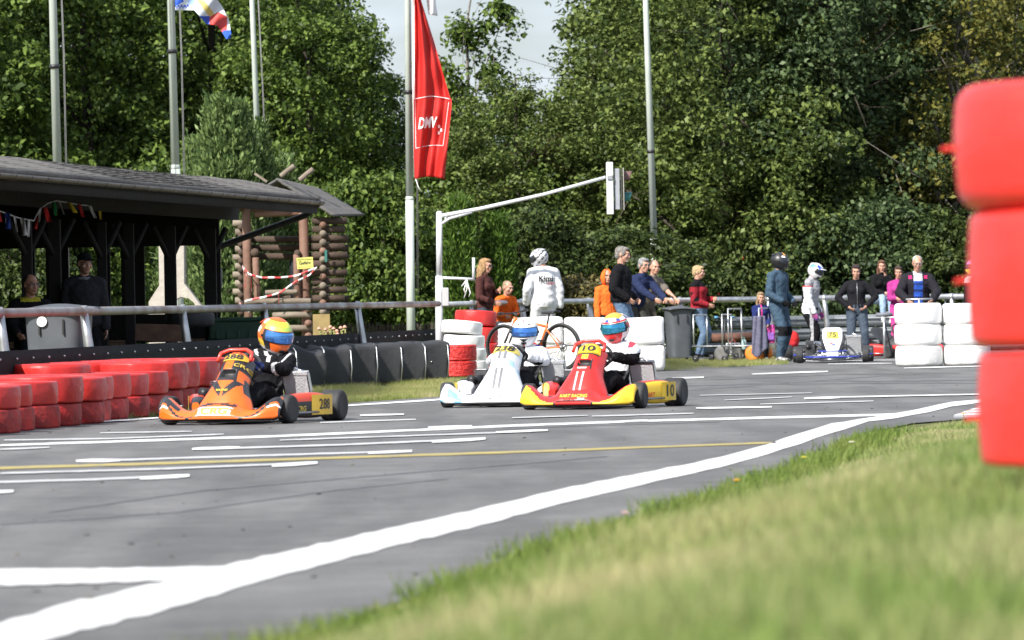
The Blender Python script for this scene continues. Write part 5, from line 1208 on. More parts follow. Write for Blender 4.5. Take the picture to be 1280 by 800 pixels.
# loose kart tyres between drivers
for px, py, d, r_, w_, lb in [(982,433,94,.15,.22,'fat black kart tyre standing behind the driver in dark blue'),(1000,438,92.5,.14,.20,'black slick kart tyre left of the parked kart number 75')]:
    q = MB(); q.lathe([(r_*.5,-w_/2),(r_*.8,-w_/2),(r_*.98,-w_/2+.02),(r_,0),(r_*.98,w_/2-.02),(r_*.8,w_/2),(r_*.5,w_/2)], TYRE, axis='X', n=30); o_ = q.build('slick_tyre', loc=(Xat(px,py,d), d, r_), rz=R(15), label=lb, cat='tyre', group='loose kart tyres'); q = MB(); q.lathe([(0,-.03),(r_*.5,-.09),(r_*.5,.09),(0,.03)], STEEL, axis='X', n=20); q.build('rim', o_)
q = MB(); q.lathe([(.22,0),(.33,0),(.36,.05),(.36,.12),(.33,.17),(.22,.17)], TYRE, n=30); q.build('tyre', loc=(Xat(981,425,99), 99, .02), label='dark tyre lying flat behind the two drivers on foot', cat='tyre')
# helmets / bag on the guard rail, coat over a trolley handle
o_ = MB(); o_.grid(lambda u, v: ((u-.5)*(.20+.10*v), -.03-.05*math.sin(u*PI)-.02*math.sin(u*14+v*2), -.72*v*(.92+.1*math.sin(u*5))), 20, 24, Mc((.13,.13,.19),'cloth'), .012)
o_.build('coat', loc=(Xat(949,400,94.3), 94.3, Zat(949,395,94.3)), label='grey blue coat hanging in front of the small girl', cat='coat')
rs_ = MB(); rs_.ell((0,0,.16), (.12,.14,.17), Mc((.5,.03,.03),'cloth')); rs_.ell((0,-.05,.10), (.08,.09,.09), Mc((.45,.03,.04),'cloth')); ob_ = rs_.build('bag', loc=(Xat(991,415,99), 99, .19), label='bright red bag between the two drivers on foot', cat='bag')
q = MB(); q.tube([(-.04,0,.27),(0,0,.33),(.04,0,.27)], .008, BLK, 5); q.build('handle', ob_)
rs_ = MB(); rs_.box((0,0,.2), (.16,.12,.34), Mc((.55,.08,.30),'cloth'), bev=.04); ob_ = rs_.build('backpack', loc=(Xat(963,405,95.6), 95.6, .285), label='pink and purple backpack right of the small girl', cat='backpack')
q = MB(); q.box((0,-.07,.16), (.12,.04,.14), Mc((.28,.12,.45),'cloth'), bev=.015); q.build('pocket', ob_)
# ================================================================== PEOPLE
SKIN = mat('skin', (.50,.27,.19), .5, var=.06, scale=20); SKIN2 = mat('skin_tanned', (.40,.20,.13), .5, var=.06, scale=20)
GLB = Mc((.025,.025,.028),'cloth')
def cap(mb, p0, p1, r0, r1, n=12, k=4):
    """tapered capsule, closed"""
    p0, p1 = Vector(p0), Vector(p1); d = p1-p0; L_ = d.length
    if L_ < 1e-5: d = Vector((0,0,1)); L_ = 1e-5
    d = d/L_ if L_ > 1e-4 else Vector((0,0,1)); pts = []; rr = []
    for i in range(k+1): a = PI/2*(1-i/k); pts.append(p0-d*r0*math.sin(a)); rr.append(max(1e-4, r0*math.cos(a)))
    for i in range(k+1): a = PI/2*i/k; pts.append(p1+d*r1*math.sin(a)); rr.append(max(1e-4, r1*math.cos(a)))
    mb.tube(pts, rr, GLB, n)
def loft(mb, rings, n=18):
    """rings: (centre, ex, ey, rx, ry)"""
    vs = []; fs = []
    for c, ex, ey, rx, ry in rings:
        for k in range(n): a = 2*PI*k/n; vs.append(Vector(c)+ex*(rx*math.cos(a))+ey*(ry*math.sin(a)))
    for i in range(len(rings)-1):
        for k in range(n): fs.append((i*n+k, i*n+(k+1) % n, (i+1)*n+(k+1) % n, (i+1)*n+k))
    fs += [tuple(range(n-1,-1,-1)), tuple((len(rings)-1)*n+k for k in range(n))]; mb.add(vs, fs, GLB)
def ik(a, t, l1, l2, pole):
    a, t = Vector(a), Vector(t); d = t-a; D = min(d.length, (l1+l2)*.995); d.normalize(); D = max(D, abs(l1-l2)*1.02)
    x = (l1*l1-l2*l2+D*D)/(2*D); h = math.sqrt(max(0, l1*l1-x*x)); p = Vector(pole); p = (p-d*p.dot(d)); p = p.normalized() if p.length > 1e-5 else d.orthogonal().normalized()
    return a+d*x+p*h, a+d*D
def rotv(yaw=0, pitch=0, roll=0): return Matrix.Rotation(yaw, 3, 'Z') @ Matrix.Rotation(pitch, 3, 'X') @ Matrix.Rotation(roll, 3, 'Y')
class Fig:
    def __init__(s, pel=(0,0,.93), lean=(0,0,1), syaw=0, hyaw=0, hpitch=0, hroll=0, hands=None, elb=None, feet=None, knee=None, build=1.0, tl=.50, fem=False, curl=.5, headk=1.0, pyaw=0, nh=.075):
        s.pel = Vector(pel); s.up = Vector(lean).normalized(); s.b = build; s.curl = curl; s.hk = headk; s.fem = fem
        f0 = Matrix.Rotation(syaw, 3, 'Z') @ Vector((0,-1,0)); s.f = (f0-s.up*f0.dot(s.up)).normalized(); s.x = s.f.cross(s.up)*-1   # +x = person's left
        fp = Matrix.Rotation(pyaw, 3, 'Z') @ Vector((0,-1,0)); s.pf = fp; s.px = Vector((fp.y*-1, fp.x, 0))*1.0
        s.px = Vector((-fp.y, fp.x, 0))
        s.neck = s.pel+s.up*tl; s.chest = s.pel.lerp(s.neck, .72)
        sw = .175*(0.92 if fem else 1)*(.6+.4*build); s.sh = {-1: s.neck-s.up*.055-s.x*sw, 1: s.neck-s.up*.055+s.x*sw}
        s.hr = rotv(syaw+hyaw, hpitch, hroll); s.hc = s.neck+s.up*nh+s.hr @ Vector((0,-.02,.125))*headk
        s.hip = {-1: s.pel-s.px*.09-Vector((0,0,.02)), 1: s.pel+s.px*.09-Vector((0,0,.02))}
        hands = hands or {}; elb = elb or {}; feet = feet or {}; knee = knee or {}
        s.el = {}; s.wr = {}; s.kn = {}; s.an = {}
        for i in (-1, 1):
            t = hands.get(i, (s.sh[i]+s.x*i*.07+Vector((0,0,-.53))+s.f*.05)); s.el[i], s.wr[i] = ik(s.sh[i], t, .285, .25, elb.get(i, -s.f*1.0+s.x*i*.5-Vector((0,0,.2))))
            t = feet.get(i, (s.hip[i].x+i*.03*s.px.x, s.hip[i].y+i*.03*s.px.y, .085)); s.kn[i], s.an[i] = ik(s.hip[i], t, .44, .43, knee.get(i, s.pf))
        s.ff = {}
    def torso(s, mb, e=0, z0=0, z1=1.0, flare=0):
        L_ = (s.neck-s.pel); b = s.b
        prof = [(-.17,.13,.095),(-.06,.165,.115),(.04,.168,.118),(.2,.158 if not s.fem else .145,.112),(.38,.148 if not s.fem else .125,.108),(.55,.158 if not s.fem else .14,.115),(.75,.175 if not s.fem else .155,.118),(.9,.155,.10),(.97,.10,.08),(1.03,.06,.058)]
        rings = []
        for t, rx, ry in prof:
            if t < z0-.01 or t > z1+.05: continue
            w_ = sm(t, -.1, .35); ex = (s.px*(1-w_)+s.x*w_).normalized(); ey = (s.pf*(1-w_)+s.f*w_).normalized()
            bulk = b if t < .9 else (1+b)/2
            rings.append((s.pel+L_*t, ex, ey, rx*bulk+e+(flare if t < .1 else 0), ry*bulk+e+(flare if t < .1 else 0)))
        loft(mb, rings)
        if s.fem and z1 > .7:
            for i in (-1, 1): mb.ell(s.pel+L_*.70+s.f*.085+s.x*i*.07, (.06+e,.06+e,.06+e), GLB, n=12, nv=8)
        if z1 > .95:
            for i in (-1, 1): cap(mb, s.neck-s.up*.02+s.x*i*.03, s.sh[i], .058+e, .056*(.5+.5*b)+e)
            if e < .03: cap(mb, s.neck-s.up*.02, s.neck+s.up*.035, .058+e*.6, .054+e*.6)
    def arms(s, mb, e=0, frac=1.0, upper=1.0):
        for i in (-1, 1):
            b = .55+.45*s.b
            if frac > 1e-3:
                cap(mb, s.sh[i], s.el[i].lerp(s.sh[i], 1-upper), .054*b+e, (.041*b)+e)
                if upper > .99: cap(mb, s.el[i], s.el[i].lerp(s.wr[i], frac), .041*b+e, lerp(.041*b, .028, frac)+e)
    def hand(s, mb, i, e=0, sc=1.0):
        w_ = s.wr[i]; d = (w_-s.el[i]).normalized()
        inn = -s.x*i; n_ = (inn-d*inn.dot(d)); n_ = n_.normalized() if n_.length > .1 else s.f.copy()
        sd = d.cross(n_)*i; 
        if sd.z < 0 and abs(d.z) < .8: pass
        pc = w_+d*.045*sc
        cap(mb, w_, w_+d*.03*sc, .026+e, .03+e); 
        rings = [(w_+d*q*sc, sd, n_, rx*sc+e, ry*sc+e) for q, rx, ry in ((.0,.026,.02),(.03,.037,.018),(.06,.042,.016),(.088,.040,.013))]; loft(mb, rings, 12)
        lens = (.068,.078,.072,.056)
        for k in range(4):
            base = w_+d*.082*sc+sd*(.030-.020*k)*sc; dd = d.copy(); p = base
            for j, fr_ in enumerate((.42,.32,.26)):
                ang = s.curl*(.5+.35*j); dd = (dd*math.cos(ang)+n_*math.sin(ang)).normalized(); q = p+dd*lens[k]*fr_*sc*1.05
                cap(mb, p, q, .0092*sc+e*.7, .0085*sc+e*.7, 8, 3); p = q
        p = w_+d*.025*sc+sd*.028*sc; q = p+(d*.55+sd*.75+n_*.35).normalized()*.04*sc; r_ = q+(d*.85+sd*.15+n_*.5).normalized()*.032*sc
        cap(mb, p, q, .013*sc+e*.7, .011*sc+e*.7, 8, 3); cap(mb, q, r_, .0105*sc+e*.7, .009*sc+e*.7, 8, 3)
    def legs(s, mb, e=0, frac=1.0):
        b = .5+.5*s.b
        for i in (-1, 1):
            cap(mb, s.hip[i], s.kn[i], .086*b+e, .056*b+e); 
            mid = s.kn[i].lerp(s.an[i], .35); cap(mb, s.kn[i], mid, .056*b+e, .057*b+e*.9); cap(mb, mid, s.kn[i].lerp(s.an[i], frac), .057*b+e*.9, .038+e*.8)
    def fdir(s, i): 
        f = s.ff.get(i); 
        if f is None: f = s.pf+s.px*i*.25
        return Vector(f).normalized()
    def feet_(s, mb, e=0):
        for i in (-1, 1): a = s.an[i]; f = s.fdir(i); cap(mb, a, a+f*.03+Vector((0,0,-.035)), .036+e, .034+e); cap(mb, a-f*.035+Vector((0,0,-.05)), a+f*.13+Vector((0,0,-.055)), .03+e, .026+e)
    def head(s, mb):
        h = lambda x, y, z: s.hc+s.hr @ (Vector((x,y,z))*s.hk); k = s.hk
        def E(c, r): mb.ell(h(*c), [q*k for q in r], GLB, rot=s.hr, n=18, nv=12)
        E((0,.015,.035),(.076,.096,.088)); E((0,-.02,-.03),(.064,.078,.088)); E((0,-.05,-.085),(.042,.042,.035)); E((0,-.088,.035),(.055,.02,.018))
        E((0,-.104,-.012),(.012,.018,.030)); E((0,-.108,-.028),(.018,.016,.012)); E((0,-.094,-.062),(.026,.012,.009)); E((0,-.096,-.052),(.022,.010,.005))
        for i in (-1, 1): E((i*.077,.012,-.005),(.010,.020,.032)); E((i*.045,-.07,-.02),(.024,.022,.024))
        cap(mb, s.neck-s.up*.03, h(0,.02,-.05), .058, .055*k)
    def body(s, name, label, group, mat_, gloved=False, scale=1.0, handsc=1.0):
        mb = MB(); s.torso(mb); s.arms(mb); s.legs(mb); s.feet_(mb); s.head(mb)
        for i in (-1, 1): s.hand(mb, i, sc=handsc)
        e = remesh(mb, .0085, 1); o = mesh_to_obj(e, name, [mat_], None, label=label, cat='person', group=group); return o
EYEW, EYED, LIP = Mc((.6,.58,.55),'paint'), Mc((.03,.02,.015),'paint'), Mc((.42,.14,.12),'skin')
def face(s, o, brow=(.08,.05,.03), glasses=None, beard=None):
    h = lambda x, y, z: s.hc+s.hr @ (Vector((x,y,z))*s.hk)
    for i in (-1, 1):
        b = MB(); b.ell(h(i*.031,-.083,.008), (.014,.008,.008), EYEW, rot=s.hr, n=10, nv=6); b.ell(h(i*.031,-.0885,.008), (.007,.004,.007), EYED, rot=s.hr, n=8, nv=5); b.build('eye', o)
        b = MB(); b.ell(h(i*.032,-.101,.030), (.021,.006,.0055), Mc(brow,'hair'), rot=s.hr, n=8, nv=5); b.build('eyebrow', o)
    b = MB(); b.ell(h(0,-.1045,-.057), (.022,.006,.0065), LIP, rot=s.hr, n=10, nv=6); b.build('lips', o)
    if glasses:
        b = MB(); gm = Mc(glasses,'plastic')
        for i in (-1, 1):
            ring = [h(i*.033+.026*math.cos(t), -.108-.0*abs(i), .006+.019*math.sin(t)) for t in [2*PI*k/16 for k in range(17)]]; b.tube(ring, .003, gm, 5, caps=False)
            b.tube([h(i*.058,-.106,.012), h(i*.082,0,.010)], .003, gm, 5)
            if glasses[0] < .03: b.ell(h(i*.033,-.107,.006), (.025,.003,.018), mat('dark_lens', (.02,.02,.025), .08, var=0, coat=.5), rot=s.hr, n=14, nv=6)
        b.tube([h(-.008,-.110,.010), h(.008,-.110,.010)], .003, gm, 5); b.build('glasses', o)
    if beard:
        b = MB(); 
        for c, r in (((0,-.098,-.045),(.03,.009,.008)),((0,-.08,-.095),(.03,.022,.02))): b.ell(h(*c), r, Mc(beard,'hair'), rot=s.hr)
        b.build('beard', o)
def hair(s, o, col, style='short', nm='hair'):
    h = lambda x, y, z: s.hc+s.hr @ (Vector((x,y,z))*s.hk); k = s.hk; mb = MB()
    def E(c, r): mb.ell(h(*c), [q*k for q in r], GLB, rot=s.hr, n=16, nv=10)
    E((0,.028,.055),(.083,.098,.080)); E((0,.06,.0),(.078,.062,.085))
    if style in ('thin',): mb = MB(); E((0,.03,.052),(.079,.095,.072)); E((0,.062,.0),(.074,.055,.075))
    if style == 'bob':
        for i in (-1, 1): E((i*.07,.01,-.03),(.026,.055,.085))
        E((0,-.055,.085),(.062,.035,.022)); E((0,.06,-.03),(.08,.05,.09))
    if style == 'crop': E((0,-.045,.095),(.06,.05,.03)); [E((i*.065,-.01,.03),(.02,.045,.05)) for i in (-1,1)]
    if style in ('long','longfront'):
        for i in (-1, 1):
            E((i*.068,.0,-.02),(.026,.05,.10)); a = h(i*.065,.03,-.08); cap(mb, a, a+s.x*i*.02+Vector((0,0,-.22))+(s.f*.02 if style == 'longfront' else -s.f*.06), .045, .03)
        a = h(0,.075,-.05); cap(mb, a, a+Vector((0,0,-.34))-s.f*.05, .085, .055); cap(mb, a, a+Vector((0,0,-.22))-s.f*.02+s.x*.04, .075, .06); E((0,-.03,.10),(.066,.06,.03))
    if style == 'pony': a = h(0,.10,.03); cap(mb, a, a-s.f*.05+Vector((0,0,-.16)), .028, .015); E((0,-.04,.093),(.064,.05,.03)); [E((i*.068,.0,.0),(.02,.05,.06)) for i in (-1,1)]
    e = remesh(mb, .009, 1, wrinkle(.010, 70, 3, (1,1,.35))); return mesh_to_obj(e, nm, [Mc(col,'hair')], o)
def garment(s, o, nm, mats, parts, e=.016, vox=.0125, amp=.010, freq=26, fidx=None, seed=0, sleeve=.97, upper=1.0, legf=.96, z0=-.17, z1=1.0, flare=0):
    mb = MB()
    if 'T' in parts: s.torso(mb, e, z0, z1, flare)
    if 'A' in parts: s.arms(mb, e, sleeve, upper)
    if 'L' in parts: s.legs(mb, e, legf); s.torso(mb, e, -.2, .16 if 'T' not in parts else -.2) if 'T' not in parts else None
    if 'H' in parts:
        s.head_hood = True; h = lambda x, y, z: s.hc+s.hr @ Vector((x,y,z))*s.hk
        mb.ell(h(0,.03,.03), (.10*s.hk,.11*s.hk,.115*s.hk), GLB, rot=s.hr); cap(mb, h(0,.06,-.06), s.neck, .09*s.hk, .09)
    m = remesh(mb, vox, 1, wrinkle(amp, freq, seed)); 
    return mesh_to_obj(m, nm, mats, o, fidx)
def shoes(s, o, m, sole=None):
    for i in (-1, 1):
        a = s.an[i]; f = s.fdir(i); mb = MB(); cap(mb, a+Vector((0,0,.01)), a+f*.035+Vector((0,0,-.03)), .047, .044); cap(mb, a-f*.04+Vector((0,0,-.048)), a+f*.14+Vector((0,0,-.052)), .039, .034)
        e = remesh(mb, .009, 1); ob = mesh_to_obj(e, 'shoe', [m], o)
        sb = MB(); q = Vector((-f.y, f.x, 0)).normalized(); c = a+f*.05+Vector((0,0,-.082)); R_ = Matrix((f, q, f.cross(q))).transposed()
        sb.box(c, (.235,.078,.016), sole or Mc((.55,.55,.54),'rubber'), R_, bev=.006); sb.build('sole', ob)
def gloves(s, o, m, sc=1.0):
    for i in (-1, 1):
        mb = MB(); s.hand(mb, i, .004, sc); cap(mb, s.wr[i].lerp(s.el[i], .22), s.wr[i], .042, .034); e = remesh(mb, .006, 1); mesh_to_obj(e, 'glove', [m], o)
def helmet(s, o, cf, visor, sc=1.0, mats=None, chin=.0, peak=False, drop=-.01):
    """full face helmet; cf(az,el) -> material. az 0 = front, +-pi back; el -1..1"""
    hm = empty('helmet', (0,0,0), parent=o); C0 = s.hc+s.hr @ Vector((0,.005,.012+drop)); 
    def S_(az, el, off=0):
        # el in radians -pi/2..pi/2
        ce, se = math.cos(el), math.sin(el); fr = max(0, math.cos(az))
        rx, ry, rz_ = .128, .148, .140
        x = rx*math.sin(az)*ce; y = -ry*math.cos(az)*ce; z = rz_*se
        low = max(0, -se); k = 1-.20*low*(1-fr)**1.0*1.0
        x *= 1-.15*low; y = y*(1+.10*low*fr)-.016*low*fr
        if z < 0: z *= 1.0+.10*fr
        v = Vector((x, y, z)); v = v*(1+off/.135); return C0+s.hr @ (v*sc)
    e0 = R(-58)
    b = MB(); nu, nv = 72, 44
    b.grid(lambda u, v: S_((u-.5)*2*PI, lerp(e0, PI/2*.999, v)), nu, nv, BLK, 0, mf=lambda u, v: cf((u-.5)*2*PI, lerp(e0, PI/2, v))); 
    b.grid(lambda u, v: S_((.5-u)*2*PI, lerp(e0, R(-40), v), -.018), 40, 4, BLK)
    b.add([S_((u/40-.5)*2*PI, e0, 0) for u in range(40)]+[S_((u/40-.5)*2*PI, e0, -.018) for u in range(40)], [(k, (k+1) % 40, 40+(k+1) % 40, 40+k) for k in range(40)], BLK)
    b.build('shell', hm)
    b = MB(); b.grid(lambda u, v: S_((u-.5)*2*R(78), lerp(R(-12), R(24)-.0*abs(u-.5), v)*1.0, .0045), 40, 12, BLK, .004, mf=lambda u, v: (BLK if abs(u-.5) > .42 or v > .93 or v < .05 else visor)); b.build('visor', hm)
    b = MB(); 
    for i in (-1, 1): b.lathe([(0,-.004),(.014,-.004),(.014,.004),(0,.006)], BLK, S_(i*R(80), R(2), .006), 'X', 12)
    b.grid(lambda u, v: S_(R(-14)+R(28)*u, R(-40)+R(10)*v, .003), 6, 4, BLK, .003); b.build('vents', hm)
    b = MB(); b.grid(lambda u, v: S_(PI-R(50)+R(100)*u, R(28)+R(26)*v, .004+.012*(1-v)), 14, 5, cf(PI, R(35)), .005); b.build('spoiler', hm)
    if peak: b = MB(); b.grid(lambda u, v: S_(R(-45)+R(90)*u, R(34)-R(6)*v, .004+.05*v*math.cos((u-.5)*PI)), 14, 5, cf(0, R(60)), .005); b.build('peak', hm)
    return hm
def place(o, px, d, z=0, rz=0, k=1.0, py=400):
    o.location = (Xat(px, py, d), d, z); o.rotation_euler = (0,0,rz); o.scale = (k,k,k); return o
DEN = mat('denim', (.06,.11,.19), .85, col2=(.13,.20,.31), scale=6, bump=.5, bscale=25); DEND = mat('denim_dark', (.028,.042,.065), .85, col2=(.05,.07,.10), scale=6, bump=.5, bscale=25); DENL = mat('denim_light', (.22,.33,.46), .85, col2=(.34,.45,.58), scale=6, bump=.5, bscale=25)
WS = mat('suit_white', (.66,.67,.70), .8, col2=(.74,.75,.77), scale=5, bump=.45, bscale=9); cl = lambda r,g,b: Mc((r,g,b),'cloth')
BC = cl(.010,.010,.012); GRYC = cl(.16,.16,.17)
VIS = mat('visor_blue_mirror', (.05,.16,.60), .12, .75, col2=(.10,.35,.80), scale=8, coat=.6); VISD = mat('visor_dark', (.03,.035,.045), .1, .3, var=.1, coat=.6); VIST = mat('visor_teal_mirror', (.03,.20,.50), .12, .75, col2=(.05,.45,.55), scale=9, coat=.6)
P_ = lambda r,g,b: Mc((r,g,b),'paint')
hW, hB, hR, hO, hY, hGd, hBl, hG = P_(.78,.78,.79), P_(.02,.02,.022), P_(.60,.03,.03), P_(.80,.14,.02), P_(.66,.72,.06), P_(.60,.36,.05), P_(.03,.08,.42), P_(.30,.55,.25)
# ---- seated drivers ---------------------------------------------------------------
def seated(kroot, label, suit_mats, fidx, glove, shoe, hel, visor, hyaw=0, hpitch=.05, hroll=0, leanx=0, hel_sc=1.0, group='drivers sitting in the racing karts', tl=.47, neckfwd=0):
    f = Fig(pel=(0,.27,.19), lean=(leanx,.36-neckfwd,1), syaw=0, hyaw=hyaw, hpitch=hpitch, hroll=hroll, tl=tl, nh=.045, hands={-1:(-.165,-.085,.50), 1:(.165,-.085,.50)}, elb={-1:(-.9,.2,-.5), 1:(.9,.2,-.5)},
            feet={-1:(-.13,-.55,.14), 1:(.13,-.55,.14)}, knee={-1:(-.3,-.1,1), 1:(.3,-.1,1)}, curl=1.0, build=1.0)
    f.ff = {-1: (0,-.35,1), 1: (0,-.35,1)}
    for i in (-1, 1):
        pass
    o = f.body('person', label, group, SKIN); o.location = kroot.location; o.rotation_euler = kroot.rotation_euler
    garment(f, o, 'racing_suit', suit_mats, 'TAL', .024, .011, .012, 24, fidx, 5); gloves(f, o, glove); 
    for i in (-1, 1):
        a = f.an[i]; mb = MB(); cap(mb, a, a+Vector((0,-.02,.12)), .045, .035); mb2 = remesh(mb, .01, 1); mesh_to_obj(mb2, 'shoe', [shoe], o)
    helmet(f, o, hel, visor, hel_sc); 
    b = MB(); b.lathe([(.062,0),(.085,.01),(.09,.03),(.08,.05),(.06,.05)], BC, f.neck+Vector((0,-.01,.0)), 'Z', 20, closed=True); b.build('neck_brace', o); return f, o
def suit_red(c):   # white top, black sides and trousers
    o = np.ones(len(c), int)*1; x, y, z = c[:,0], c[:,1], c[:,2]
    o[(z > .36) & (y > -.02)] = 0; o[(np.abs(x) > .25) & (z < .53)] = 1; o[(np.abs(x) > .17) & (z > .585) & (y > .2) & (np.abs(x) < .24)] = 2; o[(y < -.1) & (z < .42) & (x > .02) & (x < .25) & (np.sin(y*30) > .9)] = 2; o[(z < .46) & (y < .1)] = 1
    return o
def hel_red(az, el):
    a = abs(az)
    if el > R(46)+.06*math.sin(az*5): return hGd if el > R(50) or a > .5 else hW
    if el > R(34): return P_(.78,.78,.79) if math.sin(az*6) > -.6 else hBl
    if el > R(26): return hR
    if el > R(20): return hW if math.sin(az*7) > -.3 else P_(.15,.45,.38)
    if el < R(-10) and a < 1.15: return hR if a < 1.0 else hW
    if el < R(-8): return hB if el < R(-38) else (hR if a > 2.2 else hW)
    return hR if math.sin(az*4+el*7) > 0 else hW
seated(red, 'driver in white and black suit with gold topped red helmet in the red kart', [WS, BC, cl(.6,.05,.08)], suit_red, cl(.03,.03,.03), BC, hel_red, VIST, hyaw=R(-4), hroll=R(-4), leanx=.07, hpitch=R(10), hel_sc=1.1, tl=.455)
def suit_or(c):
    o = np.zeros(len(c), int); x, y, z = c[:,0], c[:,1], c[:,2]; o[(np.abs(np.abs(x)-.235) < .012) & (z > .42)] = 1; o[(z > .60) & (np.abs(x) < .14) & (np.sin(x*60+z*50) > .55)] = 1; o[(np.abs(x-.07) < .016) & (z > .48) & (z < .60) & (y < .3)] = 1; o[(np.abs(x+.1) < .02) & (z > .5) & (z < .58)] = 2; return o
def hel_or(az, el):
    a = abs(az)
    if el > R(60): return hO
    if el > R(38): return hY if a < 1.7 else hW
    if el > R(26): return P_(.45,.62,.10) if a < 1.4 else hO
    if (az+2.0)**2+(el-R(22))**2 < .09 or (az-2.0)**2+(el-R(22))**2 < .09: return hW
    if el < R(-42): return P_(.5,.5,.52)
    if el < R(-12) and a > 1.3: return P_(.70,.50,.05) if el > R(-34) else hW
    if el < R(-12) and a > .9: return hB
    return hO
seated(ora, 'driver in black suit with orange and yellow helmet in the orange kart', [BC, cl(.60,.60,.60), cl(.4,.05,.05)], suit_or, cl(.02,.03,.10), BC, hel_or, VIS, hyaw=R(50), hpitch=R(14), leanx=.08, hroll=R(4), hel_sc=1.22, tl=.455)
def suit_w(c):
    o = np.zeros(len(c), int); x, y, z = c[:,0], c[:,1], c[:,2]; o[(z < .40) | ((y < .05) & (z < .44))] = 1; o[(np.abs(x) > .14) & (z > .60)] = 2; o[(np.abs(x) < .05) & (z < .60)] = 1; return o
def hel_w(az, el):
    a = abs(az)
    if a < .10 and (el > R(48) and el < R(56) or el < R(-30)): return hR
    if a < .12 and el > R(56) and el < R(70): return hB
    if .42 < a < .62 and R(34) < el < R(48)-(a-.42): return hB
    if a < .40 and R(-30) < el < R(-18) and a < .40+(el-R(-18))*1.6: return hB
    if a > 1.2 and el < R(-20): return P_(.45,.46,.48)
    return hW
seated(wht, 'driver in white and blue suit with plain white helmet in the white kart', [WS, BC, cl(.04,.12,.50)], suit_w, BC, BC, hel_w, VIS, hyaw=R(8), hpitch=R(6), leanx=.04, hel_sc=1.1, tl=.415)
# ---- standing people --------------------------------------------------------------
def std(fig, label, group='spectators'): return fig.body('person', label, group, SKIN)
Y84 = .15
# woman with long hair in brown
f = Fig(hyaw=R(-5), fem=True, hands={1:(.12,-.20,1.20), -1:(-.16,-.25,1.02)}, hpitch=R(6)); o = std(f, 'woman with long blonde hair and brown jumper behind the tall red tyre stack'); face(f, o, glasses=(.02,.02,.02)); hair(f, o, (.40,.24,.11), 'long'); garment(f, o, 'jumper', [cl(.07,.028,.025)], 'TA', .02, seed=1, z0=-.1); garment(f, o, 'trousers', [DEND], 'L', .014); shoes(f, o, BC); place(o, 606, 85.3, Y84, R(62), .96)
# boy in orange
f = Fig(hyaw=R(15), hpitch=R(14), lean=(0,-.25,1), hands={1:(.14,-.36,1.06), -1:(-.14,-.34,1.02)}, headk=1.22); o = std(f, 'small boy with short fair hair and orange jacket leaning on the rail'); face(f, o); hair(f, o, (.42,.30,.19), 'thin'); garment(f, o, 'jacket', [cl(.75,.13,.02)], 'TA', .032, seed=2); garment(f, o, 'trousers', [DEND], 'L', .014); shoes(f, o, BC); place(o, 630, 86.0, Y84, R(25), .74)
# driver in white suit, back to us
f = Fig(hyaw=R(62), hpitch=R(22), syaw=0, build=1.02, elb={-1:(-.3,.7,-.1), 1:(.4,.7,-.1)}, hands={-1:(-.27,-.02,.86), 1:(.25,-.10,.92)}); o = std(f, 'tall driver in creased white race suit and grey patterned helmet seen from behind', 'drivers on foot')
garment(f, o, 'racing_suit', [WS, cl(.5,.06,.10)], 'TAL', .030, .0115, .016, 15, lambda c: ((np.abs(c[:,2]-.99) < .012) & False).astype(int), 8, flare=.0); gloves(f, o, BC); shoes(f, o, BC)
helmet(f, o, lambda az, el: P_(.45,.46,.48) if math.sin(az*7+el*9)+math.sin(az*13-el*5)*.8 > .35 else (P_(.05,.05,.055) if math.sin(az*5-el*11) > .3 else P_(.62,.63,.65)), VISD, 1.0)
b = MB(); q = f
def backpt(x, z): return Vector((x, .175+.0*z-abs(x)*.12, z))
put_text(b, 'Kimi', lambda x, y: backpt(-x, 1.285+y), cl(.03,.03,.03), .125, .03, 0, 1.0); b.build('lettering', o)
b = MB(); put_text(b, 'racing', lambda x, y: backpt(-x-.07, 1.215+y), cl(.5,.06,.08), .05, .02, .2, 1.0); b.build('lettering', o)
b = MB(); put_text(b, 'SPEED', lambda x, y: Vector((.285-.0*y, -.0+.0+x*.6+.03, 1.20+y)), cl(.5,.06,.10), .05, .03, 0, 1.0); b.build('lettering', o)
place(o, 680, 85.0, Y84, R(180+14), 1.04)
# orange hood child
f = Fig(hyaw=R(-12), headk=1.1); o = std(f, 'child in bright orange hooded top half hidden by the man in black'); face(f, o); hair(f, o, (.05,.035,.03), 'thin')
hd = MB(); h = lambda x, y, z: f.hc+f.hr @ Vector((x,y,z))*f.hk
hd.grid(lambda u, v: h(.105*math.sin((u-.5)*2*PI*.80+PI)*(math.sin(PI*(.1+.9*v)*.98)**.5+.12*(1-v)), -.115*math.cos((u-.5)*2*PI*.80+PI)*-1*-1*(math.sin(PI*(.12+.88*v))**.5) , -.14+.28*v+.0), 24, 16, cl(.80,.16,.03), .012); hd.build('hood', o)
garment(f, o, 'hooded_top', [cl(.80,.16,.03)], 'TA', .03, seed=3); garment(f, o, 'trousers', [BC], 'L', .014); shoes(f, o, BC); place(o, 759, 86.2, Y84, R(28), .83)
# man in black jacket, profile right
f = Fig(hyaw=R(4), hpitch=R(6), build=1.12, hands={-1:(-.20,-.14,.96), 1:(.18,-.16,.96)}, elb={-1:(-.4,1,0), 1:(.4,1,0)}); o = std(f, 'tall grey haired man in black jacket and jeans looking right'); face(f, o, (.2,.18,.16), beard=(.30,.28,.26)); hair(f, o, (.24,.22,.20), 'crop')
garment(f, o, 'jacket', [BC], 'TA', .036, amp=.014, seed=4, z0=-.10); garment(f, o, 'jeans', [DEN], 'L', .016); shoes(f, o, BC); place(o, 777, 84.8, Y84, R(74), 1.045)
